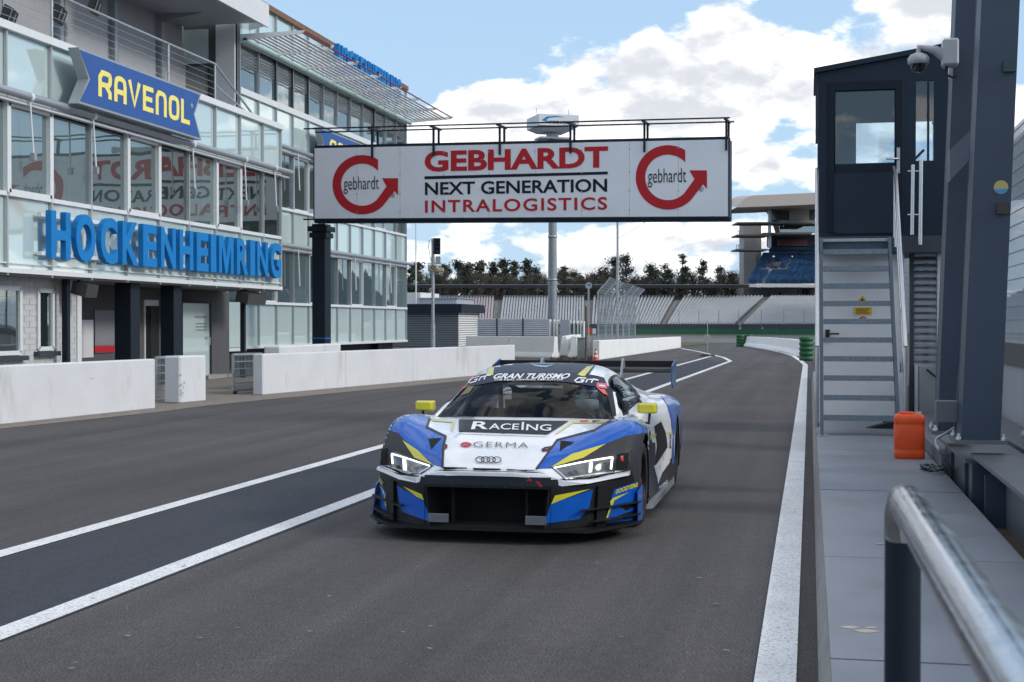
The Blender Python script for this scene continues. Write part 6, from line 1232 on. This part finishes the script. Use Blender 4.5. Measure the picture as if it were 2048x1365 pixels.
# ================================================================ marshal cabin with steel stair
CY0 = aZ(1700, 841, .2).y + .1; CX0, CX1 = .105, 1.88; ZB = 2.80; ZR0, ZR1 = 5.12, 5.42; CD = 1.9; T = .07
C = thing('marshal_cabin', (1, CY0 + 1, .2), 'dark blue marshal cabin with sloping roof raised above a steel stair', 'cabin')
CAB = mat('cabin_paint', (.010, .021, .037), .45, spec=.25, var=.10, vscale=2, bump=.03)
def zr_(x): return ZR0 + (ZR1 - ZR0) * (x - CX0) / (CX1 - CX0)
def pane(a, b): return a, b
def front(x0, y0, x1, y1, nm, m, th=T, dy=0.0, p=C): a, b = aY(x0, y1, CY0), aY(x1, y0, CY0); return MB().box((a.x, CY0 + dy, a.z), (b.x, CY0 + dy + th, b.z)).build(nm, m, p)
wx0, wz1 = aY(1671, 184, CY0).x, aY(1671, 184, CY0).z; wx1, wz0 = aY(1789, 326, CY0).x, aY(1789, 326, CY0).z; sx0, sx1 = aY(1832, 200, CY0).x, aY(1868, 200, CY0).x; sz0, sz1 = aY(1840, 322, CY0).z, aY(1840, 162, CY0).z
mb = MB()
for (xa, xb, za, zb2) in ((CX0, wx0, ZB, 5.0), (wx0, wx1, ZB, wz0), (wx0, wx1, wz1, 5.0), (wx1, sx0, ZB, 5.0), (sx0, sx1, ZB, sz0), (sx0, sx1, sz1, 5.0), (sx1, CX1, ZB, 5.0)): mb.box((xa, CY0, za), (xb, CY0 + T, zb2))
mb.prism([(CX0, CY0, 5.0), (CX1, CY0, 5.0), (CX1, CY0, ZR1), (CX0, CY0, ZR0)], (0, T, 0)); mb.build('front_wall', CAB, C)
_a, _b = aY(1712, 327, CY0 + CD), aY(1790, 244, CY0 + CD); bw0, bw1, bz0, bz1 = _a.x, CX1 - .05, _a.z, _b.z
mb = MB()
for (xa, xb, za, zb2) in ((CX0, bw0, ZB, 5.0), (bw0, bw1, ZB, bz0), (bw0, bw1, bz1, 5.0), (bw1, CX1, ZB, 5.0)): mb.box((xa, CY0 + CD, za), (xb, CY0 + CD + T, zb2))
mb.prism([(CX0, CY0 + CD, 5.0), (CX1, CY0 + CD, 5.0), (CX1, CY0 + CD, ZR1 - .02), (CX0, CY0 + CD, ZR0 - .02)], (0, T, 0))
mb.build('back_wall', mat('cabin_inside', (.20, .20, .22), .6), C)
mb = MB(); mb.box((CX0, CY0 + T, ZB), (CX0 + T, CY0 + CD, ZR0 - .01)); mb.build('side_wall', CAB, C)
mb = MB(); mb.box((CX1 - T, CY0 + T, ZB), (CX1, CY0 + CD, 3.8)); mb.box((CX1 - T, CY0 + T, 4.6), (CX1, CY0 + CD, ZR1 - .02)); mb.build('side_wall', CAB, C)
mb = MB(); mb.prism([(CX0 - .06, CY0 - .06, ZR0 - .01), (CX1 + .06, CY0 - .06, ZR1 - .01), (CX1 + .06, CY0 - .06, ZR1 + .06), (CX0 - .06, CY0 - .06, ZR0 + .06)], (0, CD + .2, 0)); mb.build('roof', CAB, C)
MB().box((CX0 - .035, CY0 - .03, 4.15), (CX0 - .004, CY0 + .3, ZR0 - .02)).build('corner_post', CAB, C)
MB().box((CX0, CY0 - .02, ZB - .24), (CX1, CY0 + CD, ZB - .005)).build('floor_beam', DARKG, C)
DR = mat('door_paint', (.006, .012, .022), .5, spec=.2, var=.08)
mb = MB(); xd0, xd1 = aY(1655, 300, CY0).x, aY(1806, 300, CY0).x; zd1 = aY(1730, 163, CY0).z
for (xa, xb, za, zb2) in ((xd0, wx0 - .006, ZB + .06, zd1), (wx1 + .006, xd1, ZB + .06, zd1), (wx0 - .006, wx1 + .006, wz1 + .006, zd1), (wx0 - .006, wx1 + .006, ZB + .06, wz0 - .006)): mb.box((xa, CY0 - .035, za), (xb, CY0 - .003, zb2))
DO2 = mb.build('door', DR, C, bevel=.006)
front(1668, 345, 1793, 468, 'door_panel', CAB, .012, -.045, DO2)
CG = clear_glass('cabin_glass', (.86, .92, .95), .05)
MB().box((wx0, CY0 + .02, wz0), (wx1, CY0 + .026, wz1)).build('door_pane', CG, DO2); MB().box((sx0, CY0 + .02, sz0), (sx1, CY0 + .026, sz1)).build('side_pane', CG, C); MB().box((bw0, CY0 + CD + .02, bz0), (bw1, CY0 + CD + .026, bz1)).build('back_pane', CG, C)
MB().box((sx0 + (sx1 - sx0) * .62, CY0 - .005, sz0), (sx0 + (sx1 - sx0) * .75, CY0 + .018, sz1)).build('window_bar', CAB, C)
p = aY(1797, 318, CY0 - .08); MB().box((p.x - .022, CY0 - .05, p.z - .20), (p.x + .022, CY0 - .036, p.z + .16)).build('handle_plate', STEEL, DO2); MB().tube([(p.x, CY0 - .05, p.z), (p.x, CY0 - .10, p.z), (p.x - .17, CY0 - .11, p.z)], .014, 6).build('handle', GREYM, DO2)
MB().box((aY(1747, 200, CY0 + CD).x, CY0 + CD - .05, bz1 + .02), (CX1 - .1, CY0 + CD - .02, 5.0)).build('roller_blind', mat('blind_dark', (.05, .055, .06), .7), C)
# base room with pale door
BW = mat('base_white', (.60, .61, .62), .5, var=.04, vscale=1.5); bx0, bx1 = CX0 + .02, 1.30
MB().box((bx0, CY0 + .12, .2), (bx1, CY0 + CD, ZB - .25)).build('base_room', BW, C); MB().box((bx0 + .06, CY0 + .09, .25), (1.17, CY0 + .117, ZB - .35)).build('base_door', mat('base_door', (.68, .68, .68), .45, var=.03), C)
p = aY(1655, 668, CY0 + .08); MB().box((p.x - .03, CY0 + .06, p.z - .12), (p.x + .03, CY0 + .088, p.z + .06)).build('door_lock', BLACK, C); MB().tube([(p.x, CY0 + .05, p.z), (p.x, CY0 + .0, p.z), (p.x + .16, CY0 - .0, p.z)], .014, 6).build('base_handle', BLACK, C)
YEL = mat('warning_yellow', (.70, .42, .02), .5, var=.05)
a, b, c_ = aY(1713, 604, CY0 + .086), aY(1736, 604, CY0 + .086), aY(1725, 592, CY0 + .086); o = MB().prism([a, b, c_], (0, .003, 0)).build('warning_triangle', YEL, C); q = (a + b + c_) / 3; MB().prism([q + Vector((-.03, -.004, -.02)), q + Vector((.03, -.004, -.02)), q + Vector((0, -.004, .025))], (0, .002, 0)).build('warning_mark', INK, o)
a, b = aY(1708, 630, CY0 + .086), aY(1743, 615, CY0 + .086); o = MB().box((a.x, CY0 + .08, a.z), (b.x, CY0 + .086, b.z)).build('warning_plate', YEL, C)
mb = MB(); 
for k in range(3): mb.box((a.x + .03, CY0 + .077, a.z + .02 + k * .028), (b.x - .03 - .02 * (k % 2), CY0 + .0795, a.z + .03 + k * .028))
mb.build('plate_lines', INK, o); a = aY(1726, 641, CY0 + .085); MB().lathe(a, (0, -1, 0), [(.038, 0), (.055, 0), (.055, .004), (.038, .004)], 18).build('prohibition_ring', RED, C)
# louvred side bay
la, lb_ = aY(1828, 500, CY0 + .5), aY(1872, 735, CY0 + .5); mb = MB(); LV = MB()
for k in range(17): z = lb_.z + (la.z - lb_.z) * (k + .5) / 17; MB().obox(((la.x + lb_.x) / 2, CY0 + .5, z), ((lb_.x - la.x) / 2, 0, 0), (0, .07, .03), (0, -.006, .02)).build('louvre_slat', CORR, C)
MB().box((la.x - .06, CY0 + .4, .2), (la.x - .006, CY0 + .6, la.z + .1)).build('louvre_post', DARKG, C); MB().box((lb_.x - .16, CY0 + .56, .2), (lb_.x - .10, CY0 + .64, la.z + .1)).build('louvre_post', DARKG, C); MB().box((lb_.x + .006, CY0 + .4, .2), (lb_.x + .06, CY0 + .6, la.z + .1)).build('louvre_post', WHITEP, C)
# stair
S = thing('steel_stair', (.6, CY0 - 1, .2), 'steep blue grey steel stair with galvanised treads and tubular handrails', 'stair'); TRD = mat('tread_steel', (.20, .235, .27), .5, .5, var=.25, vscale=30, rvar=.1); STR = mat('stringer_blue', (.045, .075, .11), .45, var=.08)
sx_0, sx_1 = .17, 1.02; ty = [835, 795, 753, 714, 677, 642, 607, 572, 538, 503]
YS0 = aZ(1640, 873, .2).y
treads = []
for k, yk in enumerate(ty):
    z = .2 + .235 * (k + 1); p = aZ(1700, yk, z) if abs(z - CH) > .12 else None; y = YS0 + .20 + .205 * k; treads.append((y, z))
    o = MB().box((sx_0, y, z - .055), (sx_1, y + .22, z)).build('tread', TRD, S, bevel=.004)
    MB().box((sx_0, y - .006, z - .055), (sx_1, y - .001, z + .012)).build('tread_nosing', TRD, o)
yt_, zt_ = treads[-1]
for x, th in ((sx_0 - .045, .04), (sx_1 + .006, .04)):
    y0, y1 = YS0, yt_ + .30; mb = MB(); mb.prism([(x, y0 - .02, .2), (x, y0 + .20, .2), (x, y1 + .12, zt_ + .18), (x, y1 - .10, zt_ + .18)], (th, 0, 0)); mb.build('stringer', STR, S); MB().box((x - .02, y0 - .06, .201), (x + th + .05, y0 + .16, .215)).build('foot_plate', STEEL, S)
mb = MB(); mb.box((sx_0 - .03, yt_ + .27, zt_ + .13), (sx_1 + .04, CY0 - .03, zt_ + .17)); mb.build('landing', STEEL, S)
MB().box((sx_0, yt_ + .31, zt_ - .02), (sx_1, yt_ + .34, zt_ + .125)).build('landing_beam', STR, S)
INOX = mat('brushed_tube', (.55, .56, .58), .22, .9, var=.05)
for (x, s_) in ((sx_0 - .085, -1), (sx_1 + .10, 1)):
    pts = [(x, YS0 + .05, .95), (x, YS0 + .05, 1.28), (x, yt_ + .1, zt_ + 1.0), (x, yt_ + .55, zt_ + 1.15)]
    MB().tube([(x, YS0 + .05, .30), (x, YS0 + .05, 1.28)], .022, 8).build('rail_post', INOX, S); MB().tube(pts[1:], .026, 8).build('hand_rail', INOX, S); MB().tube([(x, yt_ + .3, zt_ + .05), (x, yt_ + .3, zt_ + 1.06)], .022, 8).build('rail_post', INOX, S)
    MB().tube([(x, YS0 + .8, .95), (x, YS0 + .8, 1.75)], .020, 8).build('rail_post', INOX, S); MB().tube([(x, YS0 + .06, .34), (x - s_ * .03, YS0 + .06, .34)], .03, 6).build('post_clamp', BLACK, S)
    MB().tube([(x, YS0 + .05, .80), (x, yt_ + .1, zt_ + .52)], .016, 6).build('mid_rail', INOX, S)
for (x, y0, y1) in ((1842, 320, 490), (1826, 330, 470)): a, b = aY(x, y0, CY0 - .3), aY(x - 2, y1, CY0 - .3); MB().tube([a, b], .03, 8).build('landing_post', INOX, S)
a, b = aY(1815, 343, CY0 - .3), aY(1842, 343, CY0 - .3); MB().tube([a, b], .014, 6).build('landing_bar', INOX, S); a, b = aY(1815, 430, CY0 - .3), aY(1842, 430, CY0 - .3); MB().tube([a, b], .014, 6).build('landing_bar', INOX, S)
a, b = aY(1830, 318, CY0 - .3), aY(1848, 300, CY0 - .3); MB().tube([a, b], .02, 6).build('landing_handle', BLACK, S)
# ================================================================ dome camera on the column
yc_ = 13.0; a = aY(1897, 108, yc_); e = thing('dome_camera', (a.x, yc_, a.z), 'white dome security camera on a bracket box high on the steel column', 'camera'); CAMW = mat('camera_white', (.38, .39, .42), .4, var=.03)
p0, p1 = aY(1884, 134, yc_), aY(1916, 80, yc_); MB().box((p0.x, yc_ - .1, p0.z), (p1.x, yc_ + .1, p1.z)).build('mount_box', CAMW, e, bevel=.015)
arm = [aY(1888, 112, yc_), aY(1868, 100, yc_), aY(1838, 95, yc_), aY(1837, 108, yc_)]; MB().tube(arm, [.05, .04, .026, .026], 10).build('bracket_arm', CAMW, e)
p = aY(1837, 118, yc_); MB().lathe(p, (0, 0, 1), [(0, .05), (.03, .05), (.07, .035), (.095, .0), (.09, -.045), (.075, -.05)], 24).build('camera_housing', CAMW, e); MB().lathe(p, (0, 0, -1), [(.072, .045), (.068, .07), (.045, .105), (.02, .12), (0, .122)], 20).build('camera_dome', mat('dome_black', (.01, .01, .012), .06, coat=.5), e)
MB().tube([aY(1893, 134, yc_), aY(1893, 150, yc_), aY(1905, 155, yc_), aY(1912, 152, yc_)], .012, 6).build('cable', BLACK, e)
# ================================================================ orange canister, cables, shoe-like bag
q = aZ(1820, 919, WZ); w, h, dp = .148, .445, .13; e = thing('jerry_can', (q.x, q.y, WZ), 'bright orange plastic canister standing on the walkway', 'canister'); JC = stain(mat('orange_plastic', (.80, .085, .012), .45, var=.10, vscale=9, bump=.04), (.30, .05, .02), 7, .58, .75, (1, 1, 1), .5)
def rrect(cx, cy, hx, hy, r, n=4):
    out = []
    for (sx, sy, a0) in ((1, 1, 0), (-1, 1, 90), (-1, -1, 180), (1, -1, 270)):
        for k in range(n + 1): a = R(a0 + 90 * k / n); out.append((cx + sx * (hx - r) + r * math.cos(a), cy + sy * (hy - r) + r * math.sin(a)))
    return out
prof = [(.90, 0), (1.0, .02), (1.0, .075), (.975, .085), (.975, .095), (1.0, .105), (1.0, .33), (.975, .34), (.975, .35), (1.0, .36), (1.0, .40), (.96, .43), (.86, h)]
rows = [[Vector((x, y, WZ + z + .001)) for x, y in rrect(q.x, q.y + dp, w * s, dp * s, .05)] for s, z in prof]; rows = [r + [r[0]] for r in rows]
mb = MB(); mb.grid(rows, True); mb.poly(rows[-1][:-1]); mb.poly(rows[0][:-1][::-1]); mb.build('body', JC, e)
MB().tube([(q.x - .10, q.y + dp, WZ + h - .01), (q.x - .09, q.y + dp, WZ + h + .012), (q.x + .03, q.y + dp, WZ + h + .012), (q.x + .04, q.y + dp, WZ + h - .01)], .016, 8).build('handle', JC, e); MB().lathe((q.x + .085, q.y + dp, WZ + h - .005), (0, 0, 1), [(.034, 0), (.034, .03), (0, .032)], 14).build('cap', mat('cap_beige', (.42, .34, .22), .5), e)
e = thing('cable_coil', aZ(1880, 940, WZ + .01), 'tangled dark cables lying on the walkway by the girder', 'cable'); random.seed(21)
for k in range(6):
    pts = [aZ(1845 + i * 9 + random.uniform(-4, 4), 936 + 5 * math.sin(i * .9 + k) + random.uniform(-3, 3), WZ + .012 + .006 * k) for i in range(6)]; MB().tube(smoothpts(pts, 3), .010, 6).build('cable', DARKG, e)
pts = [aZ(1905, 940, WZ + .02), aY(1880, 905, 12.6), aY(1872, 880, 12.9), aY(1890, 868, 12.9), aY(1918, 850, 12.75)]; MB().tube(smoothpts(pts, 4), .012, 6).build('cable', GREYM, e)
q = aZ(1775, 858, WZ); e = thing('wheel_chock', q, 'flat black rubber wedge lying beside the stair foot', 'wedge'); MB().prism([q + Vector((-.28, 0, .0)), q + Vector((.22, 0, 0)), q + Vector((.22, 0, .10)), q + Vector((.02, 0, .085))], (0, .25, 0)).build('wedge', BLACK, e, bevel=.01); MB().tube([q + Vector((-.05, .05, .08)), q + Vector((.05, .05, .14)), q + Vector((.18, .05, .11))], .012, 6).build('grip', BLACK, e)
# ================================================================ near handrail
e = thing('hand_rail', (.36, 2.2, WZ), 'thick galvanised tube handrail with a dark post on the walkway', 'railing'); GALV = mat('galvanised_tube', (.52, .54, .56), .17, .9, var=.2, vscale=26, rvar=.09, bump=.06, bscale=90)
D = 2.02; top = aD(1806, 992, D); dr = Vector((.0, -1, 0)); rr = .0255
p_end = aD(2075, 1420, .93)
r_dir = (p_end - top); 
pts = [Vector((top.x, top.y, top.z - .085)), Vector((top.x, top.y - .006, top.z - .035)), Vector((top.x + .0, top.y - .03, top.z - .004))]
mb = MB(); far_ = top + r_dir * 1.0; pts2 = [Vector((top.x, top.y, top.z - .06)), Vector((top.x, top.y - .008, top.z - .022)), top + r_dir * .045 - GU * .003, top + r_dir * .09, far_, top + r_dir * 1.6]
mb.tube(pts2, rr, 20); mb.build('rail_tube', GALV, e); MB().tube([(top.x, top.y, WZ + .003), (top.x, top.y, top.z - .058)], rr * .985, 20).build('rail_post', DARKP, e); MB().lathe((top.x, top.y, WZ), (0, 0, 1), [(0, .012), (.07, .012), (.07, 0)], 20).build('base_flange', DARKP, e)
# ================================================================ big stands beside the main straight
def side_stand(nm, X0, y0, y1, H, label, nrow, depth, seatm):
    e = thing(nm, (X0, (y0 + y1) / 2, 0), label, 'grandstand'); rows = []
    for i in range(nrow):
        for t in (i, i + .999): rows.append([Vector((X0 + depth * t / nrow, y, 2 + (H - 9) * i / nrow)) for y in (y0, y1)])
    MB().grid(rows, False).build('terrace_steps', CONC, e)
    mb = MB()
    for i in range(nrow):
        z = 2 + (H - 9) * i / nrow; x = X0 + depth * (i + .6) / nrow; y = y0 + .3
        while y < y1 - .3: mb.obox((x, y, z + .45), (.04, 0, 0), (0, .2, 0), (0, 0, .25)); y += .55
    mb.build('seat_rows', seatm, e, kind='stuff')
    MB().box((X0 + depth, y0, 0), (X0 + depth + .5, y1, H)).build('back_wall', CONC, e); MB().box((X0 - .3, y0, 0), (X0 - .003, y1, 2)).build('front_wall', CONC, e)
    mb = MB(); mb.prism([(X0 - 3, y0, H - .3), (X0 + depth + 1, y0, H + .6), (X0 + depth + 1, y0, H + 1.2), (X0 - 3, y0, H)], (0, y1 - y0, 0)); mb.build('roof', GREYM, e)
    y = y0 + 4
    while y < y1: MB().box((X0 + depth - 1, y, 3), (X0 + depth - .3, y + .6, H + .2)).build('roof_column', DARKG, e); y += 12
    for y in (y0 - .2, y1): MB().prism([(X0, y, 0), (X0 + depth, y, 0), (X0 + depth, y, H - 8), (X0, y, 2)], (0, .2, 0)).build('end_wall', CONC, e)
side_stand('grandstand', 24, 150, 236, 21, 'blue seated stand seen through the fence behind the columns', 24, 22, SEATB)

# ================================================================ litter on the asphalt
g = MB(); random.seed(9)
for k in range(70):
    p = aZ(random.uniform(100, 1600), random.uniform(770, 1340), .012); 
    if -5.6 < p.x < -.3: s_ = random.uniform(.008, .022); a = random.uniform(0, 6.28); g.poly([p + Vector((math.cos(a + q) * s_, math.sin(a + q) * s_ * random.uniform(.4, 1), .002 * (q > 2))) for q in (0, 1.5, 3.1, 4.7)])
setting('grit', g, mat('grit', (.22, .21, .20), .9, var=.4, vscale=2), 'loose grit and rubber crumbs on the asphalt', 'stuff')
p = aZ(1514, 837, .006); tag(MB().add([p + Vector(v) for v in ((-.09, 0, 0), (-.02, -.06, .015), (.08, -.01, .004), (.03, .07, .02), (-.05, .05, .003))], [(0, 1, 2, 3, 4)]).build('fallen_leaf', mat('leaf_brown', (.16, .06, .025), .8, var=.2), loc=p), 'single brown fallen leaf on the asphalt near the walkway line', 'leaf')
